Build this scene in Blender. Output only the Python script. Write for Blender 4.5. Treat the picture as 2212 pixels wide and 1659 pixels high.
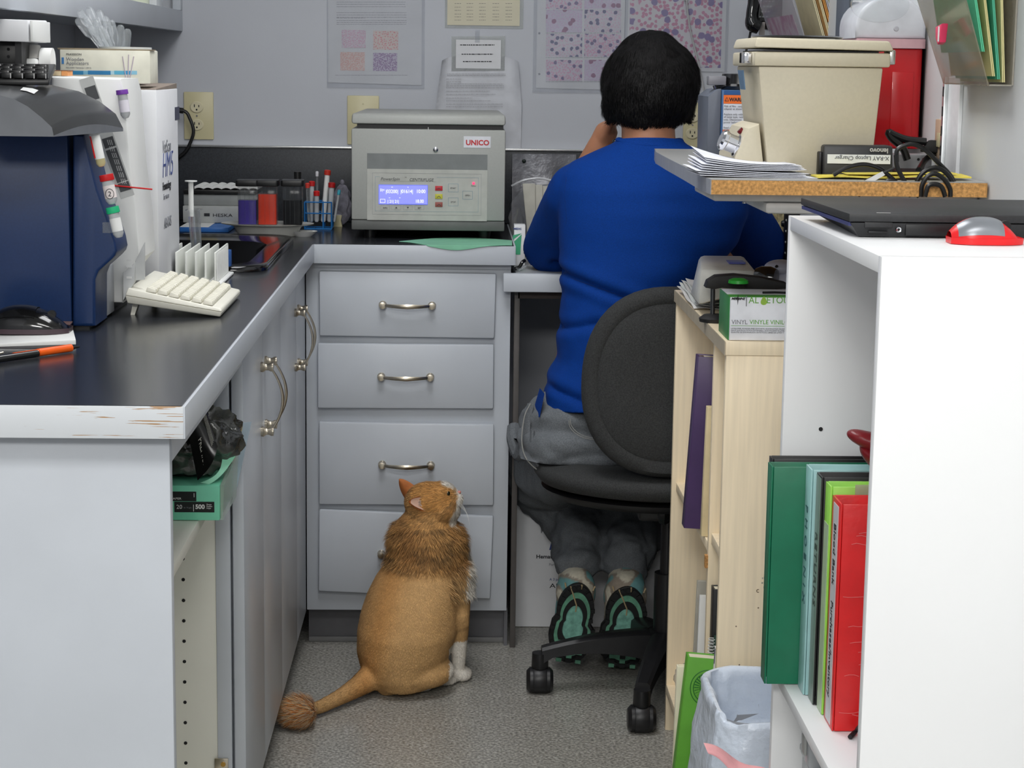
import bpy, bmesh, math, random
from mathutils import Vector, Matrix, noise
from math import pi, sin, cos, radians
random.seed(7)
for _o in list(bpy.data.objects): bpy.data.objects.remove(_o)
SC = bpy.context.scene; COL = SC.collection
V = Vector
# ------------------------------------------------------------------ camera
F, CX, CY, H = 4200.0, 1106.0, 829.5, 1.306
_d = V((985-CX, -(143-CY), -F)).normalized()
_u = V((.0135, 1, .163)); _u = (_u - _u.dot(_d)*_d).normalized()
_x = _d.cross(_u)
RT = Matrix((_x, _d, _u))                      # camera vector -> world vector
def _ray(px, py): return RT @ V((px-CX, -(py-CY), -F))
def PY(px, py, Y): r = _ray(px, py); r = r*(Y/r.y); r.z += H; return r
def PZ(px, py, Z): r = _ray(px, py); r = r*((Z-H)/r.z); r.z += H; return r
def PX(px, py, X): r = _ray(px, py); r = r*(X/r.x); r.z += H; return r
cam = bpy.data.cameras.new('camera'); camo = bpy.data.objects.new('camera', cam); COL.objects.link(camo)
cam.sensor_width = 36; cam.lens = 36*F/2212; cam.clip_start = .05; cam.clip_end = 50
camo.matrix_world = Matrix.Translation((0, 0, H)) @ RT.to_4x4()
SC.camera = camo
# ------------------------------------------------------------------ light
w = bpy.data.worlds.new('room_beyond'); SC.world = w; w.use_nodes = True
w.node_tree.nodes['Background'].inputs[0].default_value = (.93, .96, 1.0, 1)
w.node_tree.nodes['Background'].inputs[1].default_value = .56
def area(name, loc, rot, sx, sy, power, col=(1, 1, 1)):
    l = bpy.data.lights.new(name, 'AREA'); l.shape = 'RECTANGLE'; l.size = sx; l.size_y = sy; l.energy = power; l.color = col
    o = bpy.data.objects.new(name, l); COL.objects.link(o); o.location = loc; o.rotation_euler = rot
    return o
area('ceiling_lamp_light_near', (.15, .75, 2.40), (0, 0, 0), 1.15, .55, 19, (1, .985, .95))
area('ceiling_lamp_light_far', (-.05, 3.15, 2.40), (0, 0, 0), .55, 1.15, 11, (.97, .98, 1))
area('ceiling_lamp_light_entry', (-.5, -1.4, 2.38), (radians(28), 0, 0), 1.2, .6, 68, (1, .99, .96))
SC.view_settings.view_transform = 'Standard'; SC.view_settings.look = 'None'
SC.view_settings.gamma = 1; SC.view_settings.use_curve_mapping = False
SC.view_settings.exposure = 0.13
# ------------------------------------------------------------------ materials
def lin(c):
    if isinstance(c, str): c = [int(c[i:i+2], 16)/255 for i in (0, 2, 4)]
    else: c = [v/255 for v in c]
    return tuple(v/12.92 if v <= .04045 else ((v+.055)/1.055)**2.4 for v in c) + (1,)
MATS = {}
def mat(name, c, rough=.5, metal=0, n=(30, .06), bump=None, spec=.5, trans=0, emit=0, alpha=1, coat=0, c2=None, ior=1.45, stretch=None, attr=False, sheen=0, sub=0):
    if name in MATS: return MATS[name]
    m = bpy.data.materials.new(name); m.use_nodes = True; t = m.node_tree; N = t.nodes; L = t.links
    b = N['Principled BSDF']; col = lin(c)
    b.inputs['Roughness'].default_value = rough; b.inputs['Metallic'].default_value = metal
    b.inputs['Specular IOR Level'].default_value = spec; b.inputs['Transmission Weight'].default_value = trans
    b.inputs['Alpha'].default_value = alpha; b.inputs['Coat Weight'].default_value = coat; b.inputs['IOR'].default_value = ior
    if sheen: b.inputs['Sheen Weight'].default_value = sheen
    if sub: b.inputs['Subsurface Weight'].default_value = sub; b.inputs['Subsurface Scale'].default_value = .01
    tc = N.new('ShaderNodeTexCoord'); mp = N.new('ShaderNodeMapping'); L.new(tc.outputs['Object'], mp.inputs['Vector'])
    if stretch: mp.inputs['Scale'].default_value = stretch
    nz = N.new('ShaderNodeTexNoise'); nz.inputs['Scale'].default_value = n[0]; nz.inputs['Detail'].default_value = 4
    L.new(mp.outputs[0], nz.inputs['Vector'])
    mx = N.new('ShaderNodeMix'); mx.data_type = 'RGBA'
    if attr:
        at = N.new('ShaderNodeAttribute'); at.attribute_name = 'Col'
        hs = N.new('ShaderNodeHueSaturation'); mr = N.new('ShaderNodeMapRange')
        L.new(nz.outputs[0], mr.inputs[0]); mr.inputs[1].default_value = .3; mr.inputs[2].default_value = .7
        mr.inputs[3].default_value = 1-n[1]; mr.inputs[4].default_value = 1+n[1]
        L.new(mr.outputs[0], hs.inputs['Value']); L.new(at.outputs['Color'], hs.inputs['Color']); src = hs.outputs[0]
    else:
        if c2 is None:
            k = n[1]; A = [max(0, v*(1-k)) for v in col[:3]]+[1]; B = [min(1, v*(1+k)) for v in col[:3]]+[1]
        else: A, B = col, lin(c2)
        mx.inputs[6].default_value = A; mx.inputs[7].default_value = B
        cr = N.new('ShaderNodeMapRange'); cr.inputs[1].default_value = .35; cr.inputs[2].default_value = .65
        L.new(nz.outputs[0], cr.inputs[0]); L.new(cr.outputs[0], mx.inputs[0]); src = mx.outputs[2]
    L.new(src, b.inputs['Base Color'])
    if emit:
        b.inputs['Emission Color'].default_value = col; b.inputs['Emission Strength'].default_value = emit
    if bump:
        bn = N.new('ShaderNodeTexNoise'); bn.inputs['Scale'].default_value = bump[0]; bn.inputs['Detail'].default_value = 6
        L.new(mp.outputs[0], bn.inputs['Vector'])
        bu = N.new('ShaderNodeBump'); bu.inputs['Strength'].default_value = bump[1]; bu.inputs['Distance'].default_value = bump[2] if len(bump) > 2 else .002
        L.new(bn.outputs[0], bu.inputs['Height']); L.new(bu.outputs[0], b.inputs['Normal'])
    MATS[name] = m; return m
# ------------------------------------------------------------------ mesh builder
class MB:
    def __init__(s, M=None): s.bm = bmesh.new(); s.M = M or Matrix(); s.mi = 0
    def _v(s, co): return s.bm.verts.new(s.M @ V(co))
    def _f(s, vs):
        try: f = s.bm.faces.new(vs); f.material_index = s.mi; return f
        except ValueError: return None
    def _bev(s, fs, b, seg=2):
        if b <= 0: return
        es = {e for f in fs if f for e in f.edges}
        r = bmesh.ops.bevel(s.bm, geom=list(es), offset=b, segments=seg, affect='EDGES', profile=.5, clamp_overlap=True)
        for f in r['faces']: f.material_index = s.mi
    def hexa(s, p, bev=0):       # p: bottom 4 (ccw from above), top 4
        v = [s._v(q) for q in p]
        fs = [s._f([v[i] for i in q]) for q in ((3, 2, 1, 0), (4, 5, 6, 7), (0, 1, 5, 4), (1, 2, 6, 5), (2, 3, 7, 6), (3, 0, 4, 7))]
        s._bev(fs, bev); return s
    def box(s, x0, x1, y0, y1, z0, z1, bev=0):
        x0, x1 = sorted((x0, x1)); y0, y1 = sorted((y0, y1)); z0, z1 = sorted((z0, z1))
        return s.hexa([(x0, y0, z0), (x1, y0, z0), (x1, y1, z0), (x0, y1, z0), (x0, y0, z1), (x1, y0, z1), (x1, y1, z1), (x0, y1, z1)], bev)
    def poly(s, pts): s._f([s._v(p) for p in pts]); return s
    def prism(s, pts, ax, a, b, bev=0, seg=2):   # 2D outline extruded along axis ax from a to b
        def P(u, v, t): return {'x': (t, u, v), 'y': (u, t, v), 'z': (u, v, t)}[ax]
        A = [s._v(P(u, v, a)) for u, v in pts]; B = [s._v(P(u, v, b)) for u, v in pts]; n = len(pts)
        fs = [s._f(A[::-1]), s._f(B)] + [s._f([A[i], A[(i+1) % n], B[(i+1) % n], B[i]]) for i in range(n)]
        bmesh.ops.recalc_face_normals(s.bm, faces=[f for f in fs if f])
        s._bev(fs[:2], bev, seg); return s
    def cyl(s, p0, p1, r0, r1=None, n=24, caps=True):
        r1 = r0 if r1 is None else r1; p0, p1 = V(p0), V(p1); d = (p1-p0).normalized()
        a = d.orthogonal().normalized(); b = d.cross(a)
        def ring(p, r): return [s._v(p + r*(cos(2*pi*i/n)*a + sin(2*pi*i/n)*b)) for i in range(n)]
        A, B = ring(p0, r0), ring(p1, r1)
        for i in range(n): s._f([A[i], A[(i+1) % n], B[(i+1) % n], B[i]])
        if caps: s._f(A[::-1]); s._f(B)
        return s
    def lathe(s, c, prof, n=32, axis=(0, 0, 1), sx=1, sy=1):
        c = V(c); q = V((0, 0, 1)).rotation_difference(V(axis).normalized()); rings = []
        for r, z in prof:
            if r < 1e-5: rings.append([s._v(c + q @ V((0, 0, z)))])
            else: rings.append([s._v(c + q @ V((sx*r*cos(2*pi*i/n), sy*r*sin(2*pi*i/n), z))) for i in range(n)])
        for A, B in zip(rings, rings[1:]):
            for i in range(n):
                j = (i+1) % n
                if len(A) == 1 and len(B) == 1: break
                if len(A) == 1: s._f([A[0], B[j], B[i]])
                elif len(B) == 1: s._f([A[i], A[j], B[0]])
                else: s._f([A[i], A[j], B[j], B[i]])
        return s
    def tube(s, pts, r, n=8, smooth=0, flat=1.0, up=None):
        pts = [V(p) for p in pts]
        rr = list(r) if isinstance(r, (list, tuple)) else [r]*len(pts)
        if smooth:
            q, q2 = [], []
            P = [2*pts[0]-pts[1]] + pts + [2*pts[-1]-pts[-2]]
            for i in range(1, len(P)-2):
                for k in range(smooth):
                    t = k/smooth; a, b, c, d = P[i-1:i+3]
                    q.append(.5*((2*b)+(c-a)*t+(2*a-5*b+4*c-d)*t*t+(3*b-3*c+d-a)*t**3)); q2.append(rr[i-1]*(1-t)+rr[i]*t)
            q.append(pts[-1]); q2.append(rr[-1]); pts, rr = q, q2
        T = [(pts[min(i+1, len(pts)-1)]-pts[max(i-1, 0)]).normalized() for i in range(len(pts))]
        a = V(up) if up else T[0].orthogonal(); rings = []
        for p, t, q in zip(pts, T, rr):
            a = (a - a.dot(t)*t).normalized(); b = t.cross(a)
            rings.append([s._v(p + q*(cos(2*pi*i/n)*a*flat + sin(2*pi*i/n)*b)) for i in range(n)])
        for A, B in zip(rings, rings[1:]):
            for i in range(n): s._f([A[i], A[(i+1) % n], B[(i+1) % n], B[i]])
        s._f(rings[0][::-1]); s._f(rings[-1]); return s
    def ell(s, c, r, rot=None, sub=3):
        M = Matrix.Translation(c) @ (rot.to_4x4() if rot else Matrix()) @ Matrix.Diagonal((*r, 1))
        g = bmesh.ops.create_icosphere(s.bm, subdivisions=sub, radius=1, matrix=s.M @ M)
        for v in g['verts']:
            for f in v.link_faces: f.material_index = s.mi
        return s
    def cap(s, p0, r0, p1, r1, sub=3):           # tapered capsule
        s.cyl(p0, p1, r0, r1, 20); s.ell(p0, (r0,)*3, sub=sub); s.ell(p1, (r1,)*3, sub=sub); return s
    def sheet(s, fn, nu, nv, th=0, off=(0, 0, 1)):     # surface fn(u,v), optional thickness along off
        o = V(off)
        def g(k): return [[s._v(V(fn(i/nu, j/nv)) - o*k) for j in range(nv+1)] for i in range(nu+1)]
        A = g(0)
        for i in range(nu):
            for j in range(nv): s._f([A[i][j], A[i+1][j], A[i+1][j+1], A[i][j+1]])
        if th:
            B = g(th)
            for i in range(nu):
                for j in range(nv): s._f([B[i][j+1], B[i+1][j+1], B[i+1][j], B[i][j]])
            for i in range(nu):
                s._f([A[i+1][0], A[i][0], B[i][0], B[i+1][0]]); s._f([A[i][nv], A[i+1][nv], B[i+1][nv], B[i][nv]])
            for j in range(nv):
                s._f([A[0][j], A[0][j+1], B[0][j+1], B[0][j]]); s._f([A[nu][j+1], A[nu][j], B[nu][j], B[nu][j+1]])
        return s
def rrect(x0, x1, y0, y1, r, n=5):
    out = []
    for cx, cy, a in ((x1-r, y0+r, -90), (x1-r, y1-r, 0), (x0+r, y1-r, 90), (x0+r, y0+r, 180)):
        for k in range(n+1):
            t = radians(a+90*k/n); out.append((cx+r*cos(t), cy+r*sin(t)))
    return out
WM = {}
def thing(name, label, cat, loc=(0, 0, 0), rz=0, group=None, rot=None):
    o = bpy.data.objects.new(name, None); COL.objects.link(o); o.empty_display_size = .05
    o.location = loc; o.rotation_euler = rot or (0, 0, rz); WM[o.name] = Matrix.Translation(loc) @ o.rotation_euler.to_matrix().to_4x4()
    return tag(o, label, cat, group)
def tag(o, label=None, cat=None, group=None, kind=None):
    for k, v in (('label', label), ('category', cat), ('group', group), ('kind', kind)):
        if v: o[k] = v
    return o
def finish(me, smooth):
    if smooth is None: return
    me.polygons.foreach_set('use_smooth', [True]*len(me.polygons))
    if smooth is not True and smooth < 180: me.set_sharp_from_angle(angle=radians(smooth))
def part(name, mb, m, parent=None, smooth=35, local=False, recalc=True, label=None):
    if isinstance(mb, MB):
        if recalc: bmesh.ops.recalc_face_normals(mb.bm, faces=mb.bm.faces)
        me = bpy.data.meshes.new(name); mb.bm.to_mesh(me); mb.bm.free()
    else: me = mb; me.name = name
    ms = m if isinstance(m, (list, tuple)) else [m]
    me.materials.clear()
    for q in ms: me.materials.append(q)
    finish(me, smooth)
    o = bpy.data.objects.new(name, me); COL.objects.link(o)
    if parent is not None:
        W = WM[parent.name]; o.parent = parent; WM[o.name] = W
        if not local: me.transform(W.inverted())
    else: WM[o.name] = Matrix()
    if label: o['label'] = label
    return o
def solo(name, mb, m, label, cat, group=None, smooth=35, kind=None):
    """a thing that is one mesh: origin moved to its base"""
    o = part(name, mb, m, None, smooth); me = o.data
    xs = [v.co for v in me.vertices]; c = V((sum(v.x for v in xs)/len(xs), sum(v.y for v in xs)/len(xs), min(v.z for v in xs)))
    me.transform(Matrix.Translation(-c)); o.location = c; WM[o.name] = Matrix.Translation(c)
    return tag(o, label, cat, group, kind)
def struct(name, mb, m, smooth=None):
    return tag(part(name, mb, m, None, smooth), kind='structure')
def text(name, s, size, m, parent, o, ux=(1, 0, 0), uy=(0, 0, 1), al='LEFT', sx=1, th=.0003, shear=0, label=None, off=0, space=1):
    """flat lettering: origin o, baseline direction ux, up direction uy"""
    cu = bpy.data.curves.new(name, 'FONT'); cu.body = s; cu.size = size; cu.align_x = al; cu.extrude = th; cu.shear = shear; cu.offset = off; cu.space_character = space; cu.resolution_u = 3
    t = bpy.data.objects.new(name, cu); COL.objects.link(t)
    dg = bpy.context.evaluated_depsgraph_get(); me = bpy.data.meshes.new_from_object(t.evaluated_get(dg)); bpy.data.objects.remove(t)
    X = V(ux).normalized(); U = V(uy).normalized(); Z = X.cross(U); M = Matrix((X*sx, U, Z)).transposed().to_4x4(); M.translation = V(o)
    me.transform(M)
    return part(name, me, m, parent, None, label=label)
def copytree(o, parent=None):
    c = o.copy(); COL.objects.link(c); WM[c.name] = WM[o.name]
    if parent: c.parent = parent
    for ch in [q for q in bpy.data.objects if q.parent == o]: copytree(ch, c)
    return c
def blob(mb, voxel, it=6, keep=None):
    """voxel-merge overlapping solids of a builder into one continuous smooth surface"""
    me = bpy.data.meshes.new('t'); mb.bm.to_mesh(me); mb.bm.free(); o = bpy.data.objects.new('t', me); COL.objects.link(o)
    r = o.modifiers.new('r', 'REMESH'); r.mode = 'VOXEL'; r.voxel_size = voxel
    s = o.modifiers.new('s', 'SMOOTH'); s.factor = .5; s.iterations = it
    dg = bpy.context.evaluated_depsgraph_get(); out = bpy.data.meshes.new_from_object(o.evaluated_get(dg)); bpy.data.objects.remove(o)
    return out
def paint(me, fn):
    a = me.color_attributes.new('Col', 'FLOAT_COLOR', 'POINT'); buf = []
    for v in me.vertices: buf.extend(lin(fn(v.co, v.normal)))
    a.data.foreach_set('color', buf)
def fur(me, n, spec, seed=1):
    """thin tapering blades over a mesh; spec(co,normal)->None or (length,width,direction,colour)"""
    rnd = random.Random(seed); me.calc_loop_triangles(); tr = me.loop_triangles
    cum = []; s = 0
    for t in tr: s += t.area; cum.append(s)
    import bisect
    vs, fs, cs = [], [], []
    for _ in range(n):
        t = tr[min(bisect.bisect(cum, rnd.random()*s), len(tr)-1)]; a, b = rnd.random(), rnd.random()
        if a+b > 1: a, b = 1-a, 1-b
        p = [me.vertices[i] for i in t.vertices]; co = p[0].co + (p[1].co-p[0].co)*a + (p[2].co-p[0].co)*b
        nn = p[0].normal*(1-a-b) + p[1].normal*a + p[2].normal*b
        q = spec(co, nn, rnd)
        if not q: continue
        ln, wd, d, c = q; d = V(d).normalized(); sd = d.cross(nn)
        if sd.length < 1e-4: continue
        sd = sd.normalized()*wd*.5; mid = co + d*ln*.55 + nn*ln*.06; k = len(vs)
        vs += [co-sd, co+sd, mid+sd*.7, mid-sd*.7, co+d*ln-nn*ln*.12]
        fs += [(k, k+1, k+2, k+3), (k+3, k+2, k+4)]; cs += [c]*5
    m2 = bpy.data.meshes.new('fur'); m2.from_pydata(vs, [], fs)
    a = m2.color_attributes.new('Col', 'FLOAT_COLOR', 'POINT'); buf = []
    for c in cs: buf.extend(lin(c))
    a.data.foreach_set('color', buf); return m2
# ================================================================== setting
WALL = mat('painted wall grey blue', (186, 189, 196), .6, n=(3, .03), bump=(220, .12, .001))
WALLW = mat('painted wall off white', (206, 208, 209), .55, n=(3, .03), bump=(220, .12, .001))
PAINT = mat('grey blue cabinet enamel', (192, 197, 204), .34, n=(5, .035), bump=(160, .10, .0008))
CREAM = mat('cream melamine cabinet inside', (232, 231, 220), .4, n=(8, .02))
DARKLAM = mat('charcoal laminate', (40, 42, 46), .20, n=(260, .30), spec=.6, bump=(350, .05, .0003))
BACKLAM = mat('charcoal laminate upright', (48, 51, 56), .4, n=(260, .2))
YB, XL, XR = 4.87, -.934, .76
def terrazzo():
    m = bpy.data.materials.new('speckled grey sheet floor'); m.use_nodes = True; N = m.node_tree.nodes; L = m.node_tree.links; b = N['Principled BSDF']
    tc = N.new('ShaderNodeTexCoord'); n1 = N.new('ShaderNodeTexNoise'); n1.inputs['Scale'].default_value = 170; n1.inputs['Detail'].default_value = 3
    v = N.new('ShaderNodeTexVoronoi'); v.inputs['Scale'].default_value = 240
    n2 = N.new('ShaderNodeTexNoise'); n2.inputs['Scale'].default_value = 3
    for q in (n1, v, n2): L.new(tc.outputs['Object'], q.inputs['Vector'])
    r = N.new('ShaderNodeValToRGB'); e = r.color_ramp.elements
    e[0].position = .3; e[0].color = lin((112, 110, 104)); e[1].position = .7; e[1].color = lin((196, 194, 184))
    x = r.color_ramp.elements.new(.5); x.color = lin((158, 156, 149))
    L.new(n1.outputs[0], r.inputs[0])
    mx = N.new('ShaderNodeMix'); mx.data_type = 'RGBA'; r2 = N.new('ShaderNodeValToRGB'); r2.color_ramp.elements[0].position = .0; r2.color_ramp.elements[1].position = .12
    sx = N.new('ShaderNodeSeparateColor'); L.new(v.outputs['Color'], sx.inputs[0]); L.new(sx.outputs[0], r2.inputs[0])
    L.new(r2.outputs[0], mx.inputs[0]); mx.inputs[6].default_value = lin((196, 194, 188)); L.new(r.outputs[0], mx.inputs[7])
    m2 = N.new('ShaderNodeMix'); m2.data_type = 'RGBA'; m2.blend_type = 'MULTIPLY'; m2.inputs[0].default_value = .25
    L.new(mx.outputs[2], m2.inputs[6]); L.new(n2.outputs[0], m2.inputs[7]); L.new(m2.outputs[2], b.inputs['Base Color'])
    b.inputs['Roughness'].default_value = .3; return m
struct('floor', MB().box(-2.6, 2.4, -2.6, YB+.06, -.06, 0), terrazzo())
struct('ceiling', MB().box(-2.6, 2.4, -2.6, YB+.06, 2.46, 2.52), mat('ceiling board white', (225, 225, 222), .8, bump=(90, .3)))
struct('wall_back', MB().box(XL-.08, XR+.08, YB, YB+.08, 0, 2.46), WALL)
struct('wall_left', MB().box(XL-.08, XL, 1.2, YB, 0, 2.46), WALL)
struct('wall_right', MB().box(XR, XR+.08, .9, YB, 0, 2.46), WALLW)
# white corner guard on the right wall with a perforated upright at its back edge
a = PX(2082, 190, XR); b2 = PX(2057, 190, XR)
tr = struct('trim_1', MB().box(XR-.006, XR, a.y, b2.y, .9, 1.30, .001), mat('white corner guard', (238, 240, 244), .35))
up = part('slotted_upright', MB().box(XR-.012, XR-.001, b2.y, b2.y+.012, .9, 1.30, .001), mat('galvanised upright', (200, 204, 206), .3, .8), tr)
for i in range(9): part('slot', MB().box(XR-.0125, XR-.0118, b2.y+.003, b2.y+.009, 1.03+i*.03, 1.045+i*.03), mat('slot dark', (40, 40, 42), .6), up)
# ceiling lamps (panels with the area lights just below)
LAMPM = mat('lamp diffuser', (255, 255, 255), .5, emit=3)
for i, (x, y, sx, sy, lb) in enumerate(((.15, .75, .6, .3, 'white ceiling light panel over the entrance of the aisle'), (-.05, 3.15, .3, .6, 'white ceiling light panel over the aisle between the cabinets'))):
    t = thing('ceiling_light', lb, 'ceiling light', (x, y, 2.46), group='ceiling light panels')
    part('frame', MB().box(x-sx-.02, x+sx+.02, y-sy-.02, y+sy+.02, 2.44, 2.459, .004), WALLW, t)
    part('diffuser', MB().box(x-sx, x+sx, y-sy, y+sy, 2.43, 2.4395), LAMPM, t)
# cove baseboard at back under the desk
struct('baseboard_back', MB().box(.14, XR, YB-.012, YB, 0, .1, .003), mat('grey vinyl base', (96, 98, 104), .5))
# ================================================================== worktop (L shaped, with sink hole)
ZC = .92; XF = -.307; YN = 2.19; YF = 4.235; XRB = .132
wt = thing('worktop', 'charcoal laminate L-shaped worktop with grey painted chipped front edge', 'worktop', (XF, YN, ZC))
SKX0, SKX1, SKY0, SKY1 = -.80, -.392, 3.68, 4.24
mb = MB()
ths = .012
for x0, x1, y0, y1 in ((XL+.002, SKX0, YN+.002, YB-.002), (SKX0, SKX1, YN+.002, SKY0), (SKX0, SKX1, SKY1, YB-.002), (SKX1, XF-.002, YN+.002, YB-.002), (XF-.002, XRB-.002, YF+.002, YB-.002)):
    mb.box(x0, x1, y0, y1, ZC-.036, ZC)
bmesh.ops.remove_doubles(mb.bm, verts=mb.bm.verts, dist=.0004)
part('laminate_top', mb, DARKLAM, wt, None)
def chipped():
    m = bpy.data.materials.new('chipped painted edge'); m.use_nodes = True; N = m.node_tree.nodes; L = m.node_tree.links; b = N['Principled BSDF']
    tc = N.new('ShaderNodeTexCoord'); mp = N.new('ShaderNodeMapping'); mp.inputs['Scale'].default_value = (9, 9, 300); L.new(tc.outputs['Object'], mp.inputs[0])
    nz = N.new('ShaderNodeTexNoise'); nz.inputs['Scale'].default_value = 1.6; nz.inputs['Detail'].default_value = 5; L.new(mp.outputs[0], nz.inputs['Vector'])
    # chips gather near the outer corner (object x near 0)
    sp = N.new('ShaderNodeSeparateXYZ'); L.new(tc.outputs['Object'], sp.inputs[0])
    mr = N.new('ShaderNodeMapRange'); mr.inputs[1].default_value = -.16; mr.inputs[2].default_value = -.02; mr.inputs[3].default_value = .0; mr.inputs[4].default_value = .10; L.new(sp.outputs[0], mr.inputs[0])
    ad = N.new('ShaderNodeMath'); L.new(nz.outputs[0], ad.inputs[0]); L.new(mr.outputs[0], ad.inputs[1])
    r = N.new('ShaderNodeValToRGB'); r.color_ramp.elements[0].position = .690; r.color_ramp.elements[1].position = .70; L.new(ad.outputs[0], r.inputs[0])
    mx = N.new('ShaderNodeMix'); mx.data_type = 'RGBA'; L.new(r.outputs[0], mx.inputs[0]); mx.inputs[6].default_value = lin((206, 210, 214)); mx.inputs[7].default_value = lin((172, 136, 98))
    L.new(mx.outputs[2], b.inputs['Base Color']); b.inputs['Roughness'].default_value = .4
    bu = N.new('ShaderNodeBump'); bu.inputs['Strength'].default_value = .4; bu.inputs['Distance'].default_value = .001; bu.invert = True; L.new(r.outputs[0], bu.inputs['Height']); L.new(bu.outputs[0], b.inputs['Normal'])
    return m
part('front_edge', MB().box(XL+.002, XF, YN-.002, YN+.002, ZC-.038, ZC-.0006, .0008), chipped(), wt)
part('side_edge', MB().box(XF-.002, XF+.002, YN-.001, YF+.002, ZC-.038, ZC-.0008, .0006), PAINT, wt)
part('back_run_edge', MB().box(XF, XRB, YF-.002, YF+.003, ZC-.042, ZC-.0006, .001), PAINT, wt)
part('end_edge', MB().box(XRB-.002, XRB+.002, YF, YB-.03, ZC-.042, ZC-.0006, .001), PAINT, wt)
# backsplash
bs = thing('backsplash', 'charcoal laminate backsplash with bright metal cap strip on the back wall', 'backsplash', (-.3, YB, ZC))
part('laminate_panel', MB().box(XL+.001, XR-.001, YB-.022, YB-.001, ZC+.001, 1.10, .001), BACKLAM, bs)
part('metal_cap', MB().box(XL+.001, XR-.001, YB-.026, YB-.001, 1.1005, 1.106, .001), mat('aluminium cap', (215, 216, 214), .25, .9), bs)
# ================================================================== left cabinets
XD = -.327
lc = thing('base_cabinet', 'grey painted base cabinet run with open front bay and four closed doors', 'cabinet', (XD, 2.25, 0))
part('end_panel', MB().box(XL+.003, XD-.001, 2.222, 2.242, 0, ZC-.0385, .001), PAINT, lc)
part('bay_top_rail', MB().box(XD-.02, XD-.001, 2.243, 3.02, ZC-.075, ZC-.0385, .001), PAINT, lc)
YO = PX(525, 900, XD).y
dv = part('bay_divider', MB().box(XL+.003, XD-.045, YO, YO+.018, .085, ZC-.039, .001), CREAM, lc)
dp = part('bay_stile', MB().box(XD-.045, XD-.022, YO-.002, YO+.018, .085, ZC-.039, .001), PAINT, lc)
part('bay_side', MB().box(XL+.003, XD-.022, 2.243, 2.258, .085, ZC-.039, .001), CREAM, lc)
part('bay_back', MB().box(XL+.003, XL+.012, 2.259, YO-.002, .085, ZC-.039), CREAM, lc)
part('bay_floor', MB().box(XL+.013, XD-.022, 2.259, YO-.003, .085, .103), CREAM, lc)
HOLE = mat('drilled hole dark', (30, 30, 32), .8)
zs = [PY(398, y, YO).z for y in (1207, 1252, 1297, 1341, 1385, 1429, 1473, 1517, 1561, 1605, 1648)]
hx = PY(398, 1400, YO).x
for z in zs: part('peg_hole', MB().cyl((hx, YO-.0006, z), (hx, YO+.002, z), .0028, n=12), HOLE, dv)
for z in zs: part('peg_hole', MB().cyl((hx-.33, YO-.0006, z), (hx-.33, YO+.002, z), .0028, n=10), HOLE, dv)
for y in (890, 936): q = PY(475, y, YO-.003); part('peg_hole', MB().cyl((XD-.037, q.y, q.z), (XD-.037, q.y+.003, q.z), .0024, n=12), HOLE, dp)
XSH = -.368; _q = PX(429, 1124, XSH); ZSH = _q.z; YR = _q.y-.004
part('bay_shelf', MB().box(XL+.014, XSH, 2.262, YO-.004, ZSH-.018, ZSH, .001), CREAM, lc)
part('toe_board', MB().box(XD-.06, XD-.045, 2.26, 4.255, 0, .084), mat('toe kick dark grey', (88, 90, 96), .5), lc)
part('cabinet_body', MB().box(XL+.003, XD-.022, YO+.019, 4.255, .085, ZC-.18), PAINT, lc)
part('face_frame', MB().box(XD-.0215, XD-.019, YO+.02, 4.255, .085, ZC-.0385), PAINT, lc)
HND = mat('brushed nickel', (200, 190, 172), .28, 1.0, n=(60, .08))
def bow_handle(o, along, out, ln, parent, depth=.026):
    """bow pull: two round feet and a flat arched bar; o centre on the face"""
    A, O = V(along).normalized(), V(out).normalized(); mb = MB()
    for s in (-1, 1):
        p = V(o)+A*s*ln/2; mb.lathe(p, [(0, 0), (.0085, 0), (.009, .004), (.006, .008), (.0058, .013), (.0078, .017), (.0075, .021), (0, .0225)], 16, axis=O)
    pts = [V(o)+A*(ln/2*k)+O*(.016+depth*(1-k*k)*.62) for k in [i/10 for i in range(-10, 11)]]
    mb.tube(pts, [.0032+.0022*(1-abs(i-10)/10) for i in range(21)], 10, flat=.55, up=O)
    return part('handle', mb, HND, parent)
seams = [YO, PX(568, 900, XD).y, PX(607, 900, XD).y, PX(640, 800, XD).y, YF+.02]
for i in range(4):
    y0, y1 = seams[i]+.0015, seams[i+1]-.0015
    d = part('door', MB().box(XD-.0185, XD, y0, y1, .088, ZC-.046, .0025), PAINT, lc)
    hy = (y1-.03) if i % 2 == 0 else (y0+.035)
    if i == 0: hz = (PX(565, 790, XD).z, PX(568, 925, XD).z)
    if i == 2: hz = (PX(635, 678, XD).z, PX(638, 792, XD).z)
    bow_handle((XD, hy, (hz[0]+hz[1])/2), (0, 0, 1), (1, 0, 0), hz[0]-hz[1], d, .034)
hg = part('hinge_plate', MB().box(XD-.05, XD-.028, YO-.006, YO-.0025, PY(480, 1659, YO).z-.01, PY(480, 1636, YO).z, .001), HND, lc)
part('hinge_screw', MB().cyl((XD-.036, YO-.008, PY(480, 1648, YO).z), (XD-.036, YO-.006, PY(480, 1648, YO).z), .004, n=14), mat('brass', (190, 150, 80), .3, 1), hg)
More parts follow.
